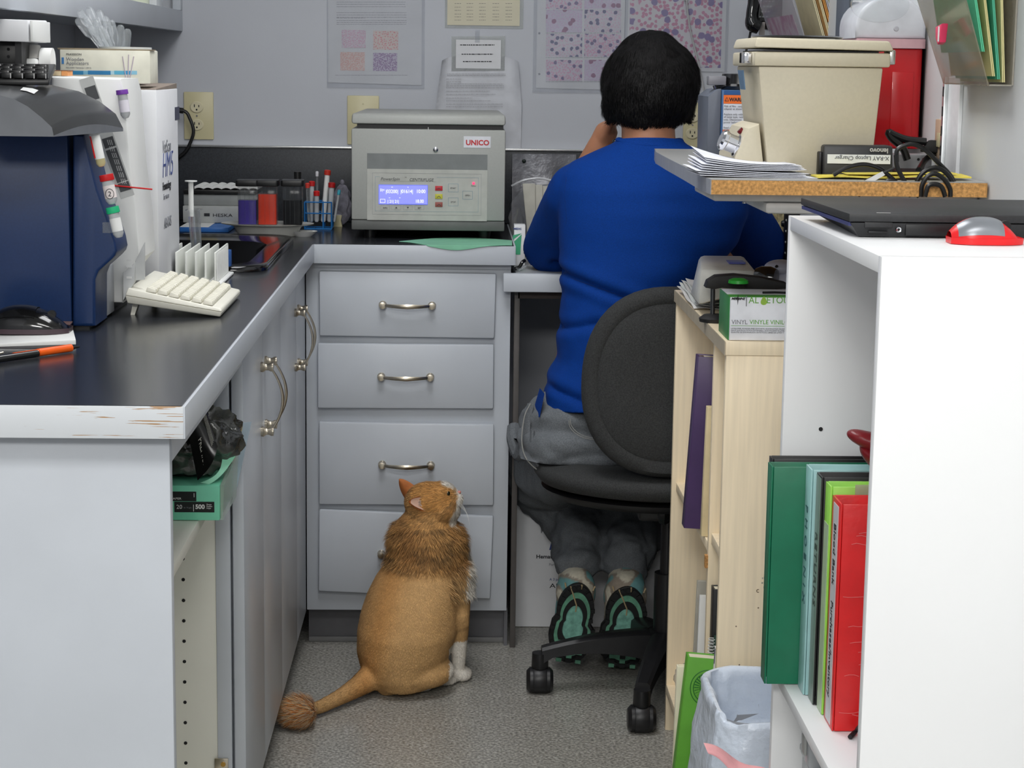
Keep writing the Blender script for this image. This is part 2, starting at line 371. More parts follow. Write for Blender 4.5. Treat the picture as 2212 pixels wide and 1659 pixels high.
# ================================================================== back drawer unit
YD = 4.27
bc = thing('drawer_cabinet', 'grey painted four-drawer cabinet below the centrifuge', 'cabinet', (-.1, YD, 0))
xl, xr = -.326, .125
zt, zb = ZC-.0425, PY(880, 1317, YD).z
part('cabinet_body', MB().box(xl, xr, YD+.004, YB-.02, zb, zt-.0005, .001), PAINT, bc)
part('face_frame', MB().box(xl, xr, YD-.004, YD+.0035, zb, zt-.0005, .001), PAINT, bc)
part('top_rail', MB().box(xl, xr, YD-.008, YD-.0042, zt-.012, zt-.001), PAINT, bc)
part('toe_board', MB().box(xl, xr-.004, YD+.05, YD+.065, 0, zb), mat('toe vinyl grey', (100, 100, 104), .35), bc)
part('cove_strip', MB().box(xl, xr-.004, YD+.044, YD+.05, 0, .012, .002), mat('cove strip', (128, 128, 128), .35), bc)
part('toe_side', MB().box(xr-.005, xr+.003, YD+.02, YD+.4, 0, zb-.001), mat('toe vinyl grey', (100, 100, 104), .35), bc)
for px in ((689, 1072, 1068, 690, 585.5, 591.5, 732, 726), (686, 1067, 1066, 686, 742, 745, 884, 882.6), (689, 1067, 1066, 689, 912, 917.6, 1093, 1090.6), (689, 1066, 1059, 687.5, 1101, 1116, 1295, 1278)):
    q = [PY(px[k], px[4+k], YD-.024) for k in range(4)]      # TL TR BR BL
    TL, TR, BR, BL = q
    f = lambda p, y: (p.x, y, p.z)
    d = part('drawer', MB().hexa([f(BL, YD-.022), f(BR, YD-.022), f(BR, YD-.0045), f(BL, YD-.0045), f(TL, YD-.022), f(TR, YD-.022), f(TR, YD-.0045), f(TL, YD-.0045)], .004), PAINT, bc)
    c = (TL+TR+BR+BL)/4; c.y = YD-.022; al = (TR-TL).normalized()
    bow_handle((c.x, c.y, c.z), (al.x, 0, al.z), (0, -1, 0), .108, d, .03)
# ================================================================== desk (lower surface for the person)
DZ = PY(1092, 590, YF).z
dk = thing('desk', 'grey edged writing desk set lower beside the drawer cabinet', 'desk', (.45, YF, 0))
part('desk_top', MB().box(XRB+.003, XR-.002, YF+.01, YB-.03, DZ-.036, DZ, .001), mat('grey desk laminate', (150, 153, 156), .35, n=(200, .1)), dk)
part('desk_edge', MB().box(.107, XR-.002, YF-.008, YF+.0095, DZ-.041, DZ, .003), PAINT, dk)
part('support_rail', MB().box(XRB+.01, XR-.01, YF+.04, YF+.06, DZ-.06, DZ-.0365), mat('dark wood rail', (60, 50, 45), .6), dk)
part('gap_shade_strip', MB().box(.1335, .146, YF+.04, YF+.06, 0, DZ-.037, .001), mat('dark upright strip', (84, 80, 78), .5), dk)  # dark strip added where the gap beside the cabinet lies in shade
# ================================================================== upper cabinet
UX = -.671
uc = thing('wall_cabinet', 'grey painted wall cabinet with open front hung above the left worktop', 'cabinet', (UX, 4.0, 1.38))
zr = PX(385, 21, UX).z
part('bottom_rail', MB().box(UX-.02, UX, 2.4, YB-.001, 1.382, zr, .001), PAINT, uc)
part('bottom_board', MB().box(XL+.001, UX-.0205, 2.4, YB-.001, 1.392, 1.41), PAINT, uc)
part('end_stile', MB().box(UX-.02, UX, YB-.03, YB-.001, zr+.0005, 2.1, .001), PAINT, uc)
part('middle_stile', MB().box(UX-.02, UX, PX(268, 0, UX).y-.9, PX(268, 0, UX).y, zr+.0005, 2.1, .001), PAINT, uc)
part('top_board', MB().box(XL+.001, UX, 2.4, YB-.001, 2.101, 2.12), PAINT, uc)
part('inner_shelf', MB().box(XL+.001, UX-.021, 2.4, YB-.001, zr-.016, zr+.001), CREAM, uc)
for i, (px, c, lb, w_) in enumerate(((292, (226, 232, 214), 'pale green bottle in the wall cabinet, nearest of its row', .03), (318, (232, 236, 240), 'white carton in the wall cabinet between the pale bottle and the blue one', .03), (346, (160, 186, 200), 'pale blue bottle in the wall cabinet', .025), (368, (222, 220, 200), 'cream jar at the back end of the wall cabinet', .025))):
    p = PX(px, 8, UX-.06); z0 = zr+.0015
    t = thing('supply_bottle', lb, 'bottle', (p.x, p.y, z0), group='bottles and cartons inside the wall cabinet')
    mm = mat('supply plastic %d' % i, c, .4)
    if i == 1: part('carton', MB().box(p.x-.035, p.x+.03, p.y-.05, p.y+.045, z0, z0+.13, .002), mm, t); part('flap', MB().box(p.x-.03, p.x+.028, p.y-.045, p.y+.04, z0+.1305, z0+.133), mm, t)
    else:
        part('body', MB().lathe((p.x, p.y, z0), [(0, 0), (w_, 0), (w_+.002, .004), (w_+.002, .1), (w_*.4, .13), (w_*.4, .14), (0, .14)], 24), mm, t)
        part('cap', MB().cyl((p.x, p.y, z0+.1405), (p.x, p.y, z0+.16), w_*.45), mat('white cap', (235, 235, 235), .4), t)
# ================================================================== things on the left worktop
WHITE = mat('white plastic', (232, 233, 231), .4, n=(12, .015))
CARD = mat('white carton board', (232, 233, 236), .6, n=(20, .02), bump=(300, .05, .0005))
BLACK = mat('black plastic', (24, 24, 25), .38, n=(80, .1))
MATTE = mat('matte black plastic', (30, 30, 31), .6, n=(200, .15), bump=(700, .1, .0003))
GLASS = mat('clear plastic', (225, 230, 232), .12, trans=.85, alpha=.55, n=(5, .0))
INK = mat('black print', (35, 35, 40), .6); GREYINK = mat('grey print', (128, 130, 136), .6); BLUEINK = mat('blue print', (60, 78, 140), .6)
RED = mat('red plastic', (205, 28, 30), .4); DGREY = mat('dark grey print', (78, 80, 82), .55)
ANB = mat('analyser blue', (22, 48, 92), .42, n=(300, .06), bump=(500, .08, .0004))
# --- black drop-in sink
SKM = mat('black sink enamel', (14, 14, 15), .12, n=(200, .2), spec=.7)
sk = thing('sink', 'black drop-in sink with rounded rim set into the left worktop', 'sink', (-.6, 3.95, ZC))
mb = MB(); o = rrect(SKX0-.03, SKX1+.04, SKY0-.055, SKY1+.09, .07); i_ = rrect(SKX0+.012, SKX1-.006, SKY0+.012, SKY1-.008, .10)
def loop(pts, z): return [(x, y, z) for x, y in pts]
def bridge(mb, rings, close=False):
    R = [[mb._v(p) for p in r] for r in rings]; n = len(R[0])
    for A, B in zip(R, R[1:]):
        for k in range(n): mb._f([A[k], A[(k+1) % n], B[(k+1) % n], B[k]])
    if close: mb._f(R[-1])
    return R
def scal(pts, k, c=None):
    cx = sum(p[0] for p in pts)/len(pts); cy = sum(p[1] for p in pts)/len(pts); return [(cx+(x-cx)*k, cy+(y-cy)*k) for x, y in pts]
bridge(mb, [loop(o, ZC+.0005), loop(scal(o, .998), ZC+.009), loop(scal(o, .985), ZC+.013), loop(scal(o, .965), ZC+.0125), loop(scal(i_, 1.04), ZC+.008), loop(i_, ZC+.006)])
part('rim', mb, SKM, sk, 60)
mb = MB(); bridge(mb, [loop(i_, ZC+.0058), loop(scal(i_, .985), ZC-.01), loop(scal(i_, .95), ZC-.13), loop(scal(i_, .86), ZC-.155)], True)
part('basin', mb, SKM, sk, 60)
part('drain', MB().lathe((-.6, 3.95, ZC-.1548), [(0, .001), (.03, .001), (.036, .003), (.04, 0)], 24), mat('drain steel', (170, 170, 170), .3, 1), sk)
# --- blue analyser
Y0, Y1 = 2.83, 2.955
an = thing('blood_analyzer', 'large blue analyzer with stepped front and sample tubes taped to its side', 'analyzer', (-.7, 2.9, ZC))
def pr(l, Y): return [(PY(x, y, Y).x, PY(x, y, Y).z) for x, y in l]
side = pr([(157, 711), (200, 712), (206, 704), (206, 604), (213, 586), (240, 562), (249, 552), (252, 542), (248, 520), (228, 460), (210, 410), (195, 350), (181, 292), (157, 290)], Y0)
side = [(x, max(z, ZC+.004)) for x, z in side]
part('front_shell', MB().prism(side, 'y', Y0, Y1-.025, .005, 3), ANB, an, 30)
xs = side[0][0]-.0012
part('rear_shell', MB().box(XL+.02, xs, Y0+.001, Y1+.03, ZC+.004, side[-1][1]-.0002, .003), ANB, an)
inner = pr([(229, 690), (248, 686), (248, 560), (229, 590)], Y0)
part('front_panel', MB().box(side[3][0]-.02, PY(246, 600, Y1+.04).x, Y1-.0245, Y1+.04, ZC+.006, PY(228, 575, Y1).z, .002), mat('satin grey panel', (150, 153, 158), .3), an)
part('foot_rail', MB().box(XL+.04, side[1][0]-.006, Y0+.008, Y1-.01, ZC, ZC+.0045), BLACK, an)
def vial(name, label, top, bot, Y, r, capm, body, lab=None, caplen=.012, parent=None, group=None, ring=None):
    a, b = PY(*top, Y), PY(*bot, Y); d = (a-b).normalized(); t = thing(name, label, 'tube', tuple(b), group=group)
    part('tube_body', MB().lathe(b, [(0, 0), (r*.6, .001), (r, r*.8), (r, (a-b).length-caplen)], 16, axis=d), body, t)
    part('cap', MB().lathe(a-d*caplen, [(0, 0), (r*1.2, 0), (r*1.25, .001), (r*1.2, caplen), (0, caplen)], 16, axis=d), capm, t)
    if lab:
        L = (a-b).length; part('paper_label', MB().lathe(b+d*L*.22, [(r*1.04, 0), (r*1.04, L*.42)], 16, axis=d), lab, t)
    return t
FROST = mat('frosted tube plastic', (205, 208, 210), .3, trans=.25)
YT = Y0-.009
TG = 'sample tubes taped to the analyzers'
vial('sample_tube', 'purple-capped clear sample tube taped on the white analyzer', (263, 194), (272, 256), 3.0-.012, .0075, mat('purple cap', (130, 70, 180), .4), FROST, mat('pale label', (226, 222, 232), .6), .007, group=TG)
t = vial('sample_tube', 'swab tube with red-striped label and yellow tip taped on blue analyzer', (203, 284), (220, 361), YT, .0068, mat('clear cap', (210, 212, 214), .3), mat('yellowed tube tip', (196, 186, 140), .35), None, .006, group=TG)
d_ = (PY(203, 284, YT)-PY(220, 361, YT)).normalized(); b_ = PY(220, 361, YT)
part('paper_label', MB().lathe(b_+d_*.012, [(.0071, 0), (.0071, .035)], 16, axis=d_), WHITE, t)
part('red_stripe', MB().tube([b_+d_*.013+V((-.0058, -.0042, 0)), b_+d_*.046+V((-.0058, -.0042, 0))], .0016, 6), RED, t)
t = vial('sample_tube', 'red-capped tube with circled number 2 on its label, taped on blue analyzer', (229, 377), (243, 442), YT, .0085, RED, FROST, mat('label pinkish', (232, 222, 220), .6), .009, group=TG)
p_ = PY(237, 424, YT-.0092)
text('circled_number', '2', .010, INK, t, (p_.x, p_.y, p_.z), al='CENTER')
part('number_ring', MB().tube([(p_.x+.006*cos(a*pi/12), p_.y, p_.z+.0035+.007*sin(a*pi/12)) for a in range(25)], .0004, 5), INK, t)
t = vial('sample_tube', 'green-capped tube with white label, lowest one taped on blue analyzer', (242, 447), (258, 514), YT, .008, mat('green cap', (38, 190, 130), .4), FROST, WHITE, .009, group=TG)
part('tape_strip', MB().box(PY(222, 500, Y0).x, PY(244, 480, Y0).x, Y0-.0012, Y0-.0004, PY(222, 503, Y0).z, PY(222, 480, Y0).z), GLASS, t)
# --- white analyser behind
YA, YA1 = 3.0, 3.16
wa = thing('white_analyzer', 'white analyzer with slanted front and grey label strip behind the blue one', 'analyzer', (-.7, 3.05, ZC))
pf = pr([(110, 652), (265, 655), (268, 600), (302, 560), (296, 470), (282, 360), (270, 200), (262, 170), (110, 165)], YA)
part('body', MB().prism([(max(x, XL+.03), max(z, ZC+.005)) for x, z in pf], 'y', YA, YA1, .005, 2), WHITE, wa, 30)
part('base', MB().box(XL+.04, -.53, YA+.01, YA1-.01, ZC, ZC+.0048), BLACK, wa)
def band(name, a, b, wdt, Y, m, parent, y_off=.0008):
    A, B = PY(*a, Y), PY(*b, Y); d = (B-A).normalized(); n_ = V((d.z, 0, -d.x))*wdt/2
    mb = MB()
    mb.hexa([(q.x, yy, q.z) for yy in (Y-y_off,) for q in (A-n_, A+n_, B+n_, B-n_)]+[(q.x, Y-.0001, q.z) for q in (A-n_, A+n_, B+n_, B-n_)])
    return part(name, mb, m, parent, None)
band('slanted_bar', (186, 168), (276, 425), .022, YA, mat('pale grey bar', (198, 200, 198), .5), wa)
for i, (a, b) in enumerate((((194, 187), (204, 216)), ((232, 297), (239, 318)), ((240, 322), (265, 392)), ((266, 394), (272, 412)))):
    s_ = band('grey_label', a, b, .017, YA, DGREY, wa, .0013)
for k in range(7):
    for j in range(3):
        a = (236+k*4.9+j*4-4, 302+k*14); band('print_line', a, (a[0]+3.5, a[1]+11), .0006, YA, WHITE, wa, .0017)
part('side_plate', MB().prism(pr([(266, 588), (291, 567), (291, 608), (266, 650)], YA-.02), 'y', YA-.021, YA-.0015, .001), mat('light grey plastic', (200, 202, 202), .45), wa)
part('rear_plate', MB().prism(pr([(292, 565), (312, 524), (312, 604), (292, 606)], YA-.01), 'y', YA-.011, YA-.0015, .001), mat('light grey plastic'  , (200, 202, 202), .45), wa)
for y in (552, 566, 590): p_ = PY(276, y+12, YA-.0225); part('icon', MB().box(p_.x-.002, p_.x+.006, YA-.0218, YA-.0211, p_.z, p_.z+.003), WHITE, wa)
rp = thing('red_swab_stick', 'thin red stick poking out from the white analyzer', 'stick', tuple(PY(247, 401, YA-.004)))
part('shaft', MB().cyl(PY(247, 401, YA-.004), PY(329, 409, YA-.004), .0012, n=8), RED, rp)
part('tip', MB().ell(PY(247, 401, YA-.004), (.003, .002, .002), sub=2), RED, rp)
# --- pale keyboard seen from its side
kb = thing('keyboard', 'small cream keyboard tilted on its feet seen from the side', 'keyboard', tuple(PZ(370, 680, ZC)))
KM = mat('cream keyboard plastic', (226, 224, 212), .45, n=(20, .02)); KK = mat('cream keycap', (221, 218, 203), .5)
A_, B_ = PY(268, 655, 2.97), PY(478, 686, 2.97); ux_ = (B_-A_); Lk = ux_.length; ux_.normalize(); uz_ = V((-ux_.z, 0, ux_.x)); dep = V((0, 1, 0))
def KP(a, b, c): return A_ + ux_*a*Lk + dep*b + uz_*c
mb = MB(); T0, T1 = .024, .0135
mb.hexa([KP(.03, .004, 0), KP(.985, .004, 0), KP(.985, .26, 0), KP(.03, .26, 0), KP(0, 0, T0*.5), KP(1, 0, T1*.6), KP(1, .264, T1*.6), KP(0, .264, T0*.5)], .002)
part('lower_case', mb, KM, kb)
mb = MB(); mb.hexa([KP(0, 0, T0*.52), KP(1, 0, T1*.64), KP(1, .264, T1*.64), KP(0, .264, T0*.52), KP(.02, .003, T0), KP(.985, .003, T1), KP(.985, .261, T1), KP(.02, .261, T0)], .002)
part('upper_case', mb, KM, kb)
kme = None
for r_ in range(6):
    fa = .20+r_*.118; zt_ = T0+(T1-T0)*fa
    for k in range(15):
        c0 = KP(fa+.052, .012+k*.0165, zt_)
        if kme is None:
            q = MB(); q.hexa([(-.008, -.0078, 0), (.008, -.0078, 0), (.008, .0078, 0), (-.008, .0078, 0), (-.0062, -.006, .0075), (.0062, -.006, .0055), (.0062, .006, .0055), (-.0062, .006, .0075)], .001)
            ko = part('key', q, KK, kb, local=True); kme = ko.data
        else:
            ko = bpy.data.objects.new('key', kme); COL.objects.link(ko); ko.parent = kb
        Mk = Matrix((ux_, dep, uz_)).transposed().to_4x4(); Mk.translation = c0; ko.matrix_local = WM[kb.name].inverted() @ Mk
for b in (.03, .22): part('foot', MB().hexa([KP(.04, b, -.026)]*0 or [KP(.05, b, -.021), KP(.09, b, -.022), KP(.09, b+.02, -.022), KP(.05, b+.02, -.021), KP(.06, b, .001), KP(.12, b, .001), KP(.12, b+.02, .001), KP(.06, b+.02, .001)]), KM, kb)
# --- tall white carton
cx1 = -.494; cy0 = 3.26; cx0 = cx1-.16; cz = PY(355, 195, cy0).z
Yc1 = cy0*(985-355)/(985-399)
ct = thing('carton', 'tall white instrument carton with black hand-hole marks, beside the grey outlet', 'carton', (cx1-.08, cy0+.1, ZC))
part('board_box', MB().box(cx0, cx1, cy0, Yc1, ZC, cz, .0015), CARD, ct)
part('top_flap', MB().hexa([(cx0, cy0+.01, cz+.0003), (cx1-.001, cy0+.01, cz+.0003), (cx1-.001, Yc1, cz+.0003), (cx0, Yc1, cz+.0003), (cx0, cy0+.01, cz+.002), (cx1-.001, cy0+.01, cz+.002), (cx1-.001, Yc1, cz+.009), (cx0, Yc1, cz+.009)]), mat('brown card edge', (140, 128, 118), .8), ct)
p_ = PY(300, 236, cy0-.0006); text('lettering', 'FRAGILE', .0125, INK, ct, p_, al='RIGHT', off=.0005)
def outline(pts, Y, r, m, parent, name='outline_mark'):
    return part(name, MB().tube([PY(x, y, Y) for x, y in pts], r, 6, 3), m, parent)
outline([(262, 246), (298, 243), (306, 250), (306, 292), (300, 299), (290, 300)], cy0-.0004, .0016, INK, ct)
outline([(297, 320), (305, 325), (307, 340), (307, 368), (303, 377)], cy0-.0004, .0016, INK, ct)
outline([(286, 252), (291, 270), (288, 262)], cy0-.0004, .001, INK, ct)
hh = PX(382, 243, cx1)
part('hand_hole', MB().box(cx1-.003, cx1+.0004, hh.y-.026, hh.y+.03, PX(382, 259, cx1).z, PX(382, 231, cx1).z), mat('hole shade', (70, 72, 90), .8), ct)
text('lettering', 'VetScan', .030, GREYINK, ct, (cx1+.0004, cy0+.055, PX(370, 325, cx1).z), ux=(0, 1, 0), sx=1, shear=.2)
text('lettering', 'HM5', .062, BLUEINK, ct, (cx1+.0004, cy0+.05, PX(370, 378, cx1).z), ux=(0, 1, 0), sx=1.0, shear=.25, off=-.0008)
text('lettering', 'Hematology', .020, INK, ct, (cx1+.0004, cy0+.05, PX(370, 404, cx1).z), ux=(0, 1, 0))
text('lettering', 'For vet use', .014, GREYINK, ct, (cx1+.0004, cy0+.06, PX(370, 424, cx1).z), ux=(0, 1, 0))
text('lettering', 'ABAXIS', .026, GREYINK, ct, (cx1+.0004, cy0+.06, PX(370, 486, cx1).z), ux=(0, 1, 0))
# --- box of wooden applicators on the carton
yb_ = 3.27
bl, br = PY(131, 190, yb_), PY(325, 191, yb_); tp = PY(131, 107, yb_).z; zb_ = cz+.0105
bx = thing('applicator_box', 'cream box of wooden applicators with blue band on the tall carton', 'box', ((bl.x+br.x)/2, yb_+.04, zb_))
YW = mat('ivory carton board', (228, 226, 210), .6)
part('box_body', MB().box(bl.x, br.x, yb_, yb_+.085, zb_, tp, .001), YW, bx)
part('torn_flap', MB().hexa([(bl.x-.003, yb_+.002, tp+.0002), (br.x+.002, yb_+.002, tp+.0002), (br.x+.002, yb_+.05, tp+.0002), (bl.x-.003, yb_+.05, tp+.0002), (bl.x-.004, yb_, tp+.003), (br.x+.004, yb_, tp+.002), (br.x+.002, yb_+.05, tp+.002), (bl.x, yb_+.05, tp+.002)]), mat('torn card', (196, 180, 156), .9), bx)
f_ = yb_-.0005
def T(s, x, y, sz, m, par, Y, **k): return text('lettering', s, sz, m, par, PY(x, y, Y), **k)
T('McKESSON', 143, 119, .0045, DGREY, bx, f_, sx=1.15)
T('Wooden', 143, 131, .0080, GREYINK, bx, f_); T('Applicators', 143, 139.5, .0080, GREYINK, bx, f_)
T('Non-sterile / Tapered tip / 1,000 Ct.', 143, 147, .0028, GREYINK, bx, f_)
for x0, x1, c in ((148, 180, (40, 130, 178)), (180, 190, (120, 180, 208)), (190, 239, (38, 124, 176)), (239, 247, (170, 208, 222)), (247, 268, (90, 176, 208)), (268, 284, (60, 150, 200)), (284, 296, (140, 196, 220))):
    a, b = PY(x0, 161, yb_), PY(x1, 153, yb_); part('band_block', MB().box(a.x, b.x, yb_-.0006, yb_-.0001, a.z, b.z), mat('band %d %d' % (c[0], c[1]), c, .5), bx)
a, b = PY(133.5, 138, yb_), PY(138, 124, yb_); part('band_block', MB().box(a.x, b.x, yb_-.0006, yb_-.0001, a.z, b.z), mat('band tab', (70, 130, 190), .5), bx)
for x, y in ((265, 122), (278, 118), (289, 122)): part('stick_print', MB().cyl(PY(x, y, yb_-.0006), PY(276+(x-277)*.1, 188, yb_-.0006), .0009, n=6), mat('stick print', (190, 178, 190), .7), bx)
# --- cup of transfer pipettes behind the box
pc = PY(318, 190, 3.43); pcz = cz+.0105
cup = thing('pipette_cup', 'grey-white cup holding pipettes behind the applicator box', 'cup', (pc.x-.035, 3.42, pcz))
part('cup_wall', MB().lathe((pc.x-.035, 3.42, pcz), [(0, 0), (.036, 0), (.042, .055), (.045, .056), (.045, .060), (.041, .060), (.035, .003), (0, .003)], 32), mat('cup frosted', (206, 208, 204), .4), cup)
part('handle_tab', MB().box(pc.x+.005, pc.x+.018, 3.41, 3.43, pcz+.045, pcz+.055, .002), mat('cup frosted', (206, 208, 204), .4), cup)
PIPM = mat('pipette clear polyethylene', (226, 232, 236), .12, trans=.5, alpha=.30, spec=1)
PLB = ['clear bulb pipette, high at left', 'clear bulb pipette, topmost', 'clear bulb pipette, top right of centre', 'clear bulb pipette leaning farthest left', 'clear bulb pipette, left of centre', 'clear bulb pipette, centre', 'clear bulb pipette right of the top one', 'clear bulb pipette, lowest at left', 'clear bulb pipette, lowest at middle', 'clear bulb pipette, fourth from the right end', 'clear bulb pipette, second from the right end', 'clear bulb pipette leaning farthest right']
base = V((pc.x-.04, 3.42, pcz+.01))
for i, (x, y, yy) in enumerate(((171, 22, 3.50), (190, 16, 3.47), (212, 22, 3.48), (165, 40, 3.44), (183, 36, 3.45), (204, 42, 3.42), (226, 36, 3.46), (194, 56, 3.41), (216, 56, 3.40), (239, 43, 3.43), (260, 53, 3.42), (276, 62, 3.40))):
    tip = PY(x, y, yy); d = (base-tip).normalized(); L = (base-tip).length
    t = thing('transfer_pipette', PLB[i]+', in the cup behind the applicator box', 'pipette', tuple(base), group='bulb pipettes in the cup')
    part('bulb', MB().lathe(tip, [(0, 0), (.004, .001), (.0065, .005), (.0072, .010), (.0072, .034), (.003, .042)], 14, axis=d), PIPM, t)
    part('stem', MB().lathe(tip+d*.0421, [(.003, 0), (.0026, L*.4), (.0016, L-.045)], 10, axis=d), PIPM, t)
# --- small white printer with a cup on top, on the white analyser
p0_, p1_ = PY(49, 161, 3.06), PY(107, 161, 3.06); zt_ = pf[-1][1]+.0006; ptz = PY(60, 126, 3.06).z
pt = thing('small_printer', 'small white label printer with blue light beside applicator box', 'printer', ((p0_.x+p1_.x)/2, 3.09, zt_))
part('body', MB().box(p0_.x, (p0_.x+p1_.x)/2+.002, 3.05, 3.12, zt_, ptz, .004), WHITE, pt)
part('roll_cover', MB().cyl(((p0_.x+p1_.x)/2+.0025, 3.09, zt_+.0215), (p1_.x, 3.09, zt_+.0215), .021, n=32), WHITE, pt)
part('indicator', MB().ell(PY(80, 158, 3.048), (.0014,)*3, sub=2), mat('blue led', (60, 120, 255), .3, emit=3), pt)
cu_ = thing('measuring_cup', 'upturned grey plastic cup on the small white printer', 'cup', (PY(70, 125, 3.085).x, 3.085, ptz+.0005))
q_ = PY(70, 98, 3.085).z-ptz
part('wall', MB().lathe((PY(70, 125, 3.085).x, 3.085, ptz+.0005), [(.017, 0), (.0165, .001), (.0125, q_-.001), (.012, q_), (0, q_)], 28), mat('cup grey', (170, 168, 164), .5), cu_)
part('lip', MB().lathe((PY(70, 125, 3.085).x, 3.085, ptz+.0005), [(.0171, 0), (.0186, 0), (.0186, .0015), (.0171, .0015)], 28), mat('cup grey', (170, 168, 164), .5), cu_)
nb = thing('tan_notepad', 'tan and orange note block on top of the white analyzer', 'notepad', tuple(PY(125, 162, 3.06)))
a = PY(108, 161, 3.05); b = PY(146, 152, 3.05)
part('paper_block', MB().box(a.x, b.x-.010, 3.05, 3.09, zt_, b.z-.001), mat('kraft paper block', (216, 196, 160), .8), nb)
part('orange_sleeve', MB().box(b.x-.0095, b.x, 3.05, 3.09, zt_, b.z-.001), mat('orange card', (218, 150, 92), .7), nb)
part('cover_sheet', MB().box(a.x-.001, b.x+.001, 3.049, 3.091, b.z-.0008, b.z), mat('brown cover', (110, 70, 50), .7), nb)
# --- dark scanner-like cover with keyboard on the blue analyser
ZT = side[-1][1]
SIL = mat('satin silver plastic', (112, 115, 120), .4); DKG = mat('dark grey glossy plastic', (52, 53, 54), .22, n=(14, .12))
sc = thing('scanner_cover', 'dark grey curved machine hood overhanging the blue analyzer', 'machine hood', (-.65, 2.75, ZT))
n_ = 20; YH0, YH1 = 2.66, 2.90
c0 = [(-70, 196), (0, 206), (30, 214), (60, 230), (90, 254), (112, 275), (116, 293)]
c1 = [(-50, 180), (60, 182), (112, 184), (170, 197), (215, 219), (250, 246), (266, 277)]
bzl = PY(110, 292, YH0).z
def hood(u, v):
    k = u*6; i = min(int(k), 5); f = k-i
    A = PY(c0[i][0]*(1-f)+c0[i+1][0]*f, c0[i][1]*(1-f)+c0[i+1][1]*f, YH0); B = PY(c1[i][0]*(1-f)+c1[i+1][0]*f, c1[i][1]*(1-f)+c1[i+1][1]*f, YH1)
    p = A*(1-v)+B*v; p.z += .010*sin(pi*v)*(u if u > .4 else .4); return p
mb = MB(); mb.sheet(hood, 30, 12)
part('hood_top', mb, DKG, sc, 60, recalc=False)
mb = MB(); top = [hood(i/30, 0) for i in range(31)]
for a, b in zip(top, top[1:]): mb.poly([(a.x, a.y, bzl-.002), (b.x, b.y, bzl-.002), b, a])
part('front_face', mb, SIL, sc, None)
mb = MB(); top = [hood(1, j/12) for j in range(13)]; top2 = [hood(.80, j/12) for j in range(13)]
for a, b in zip(top, top[1:]): mb.poly([(a.x, a.y, bzl-.002), (b.x, b.y, bzl-.002+(0)), b, a])
part('side_face', mb, SIL, sc, None)
mb = MB(); A = [hood(i/30, 0) for i in range(31)]; B = [hood(i/30, 1) for i in range(31)]
mb.poly([(A[0].x, YH0, bzl-.002), (A[-1].x, YH0, bzl-.002), (B[-1].x, YH1, bzl+.0), (B[0].x, YH1, bzl+.0)])
part('underside', mb, DKG, sc, None)
q = hood(.33, .25); r_ = hood(.42, .45)
lb_ = MB(); lb_.sheet(lambda u, v: hood(.27+.13*u-.02*v, .32+.16*v)+V((0, 0, .0012)), 8, 6); part('paper_label', lb_, WHITE, sc, None)
bk = thing('black_keyboard', 'black keyboard with pale key legends lying on the dark hood, far left', 'keyboard', tuple(PY(40, 190, 2.84)))
A0, B0 = PY(-90, 176, 2.80), PY(106, 182, 2.80)
part('case', MB().hexa([(A0.x, 2.80, A0.z-.004), (B0.x, 2.80, A0.z-.004), (B0.x-.03, 3.0, A0.z+.018), (A0.x, 3.0, A0.z+.018), (A0.x, 2.80, A0.z+.004), (B0.x, 2.80, A0.z+.004), (B0.x-.03, 3.0, A0.z+.026), (A0.x, 3.0, A0.z+.026)], .002), BLACK, bk)
km2 = None
for r_ in range(5):
    for k in range(8):
        c0_ = V((B0.x-.011-k*.0165-(r_ % 2)*.004-r_*.0055, 2.812+r_*.027, A0.z+.0055+r_*.0030))
        if km2 is None:
            q = MB(); q.box(-.0074, .0074, -.0074, .0074, 0, .008, .001); ko = part('key', q, BLACK, bk, local=True); km2 = ko.data
            e = MB(); e.box(.0052, .0064, -.0079, -.0074, 0, .007); lg = part('key_legend', e, mat('legend grey', (190, 190, 190), .5), ko, local=True); lgm = lg.data
        else:
            ko = bpy.data.objects.new('key', km2); COL.objects.link(ko); ko.parent = bk; lg = bpy.data.objects.new('key_legend', lgm); COL.objects.link(lg); lg.parent = ko
        ko.matrix_local = WM[bk.name].inverted() @ Matrix.Translation(c0_)
# --- dark equipment box and white box on it (far left edge)
eb = thing('equipment_case', 'black equipment case with screw heads at left frame edge', 'case', (PY(0, 190, 3.02).x-.04, 3.06, zt_))
a, b = PY(-110, 160, 3.02), PY(47, 90, 3.02)
part('case_body', MB().box(a.x, b.x, 3.02, 3.14, zt_, b.z, .002), BLACK, eb)
part('corner_post', MB().box(PY(36, 90, 3.018).x, PY(50, 90, 3.018).x, 3.005, 3.019, zt_, b.z-.001), mat('dark post', (46, 46, 48), .5), eb)
for y in (106, 122): part('screw', MB().cyl(PY(18, y, 3.018), PY(18, y, 3.0205), .0022, n=12), HOLE, eb)
wb = thing('white_box', 'plain white box on the black case at top left', 'box', tuple(PY(0, 90, 3.06)))
a, b = PY(-110, 88, 2.99), PY(60, 40, 2.99)
part('box_body', MB().hexa([(a.x, 2.99, b.z-.033), (b.x, 2.99, PY(60, 91, 2.99).z), (b.x+.002, 3.12, PY(60, 91, 2.99).z), (a.x, 3.12, b.z-.033), (a.x, 2.99, b.z), (b.x, 2.99, PY(60, 43, 2.99).z), (b.x+.002, 3.12, b.z), (a.x, 3.12, b.z)], .002), CARD, wb)
part('end_cap', MB().box(b.x+.0025, b.x+.007, 2.992, 3.118, PY(60, 90, 2.99).z, PY(60, 44, 2.99).z, .001), WHITE, wb)
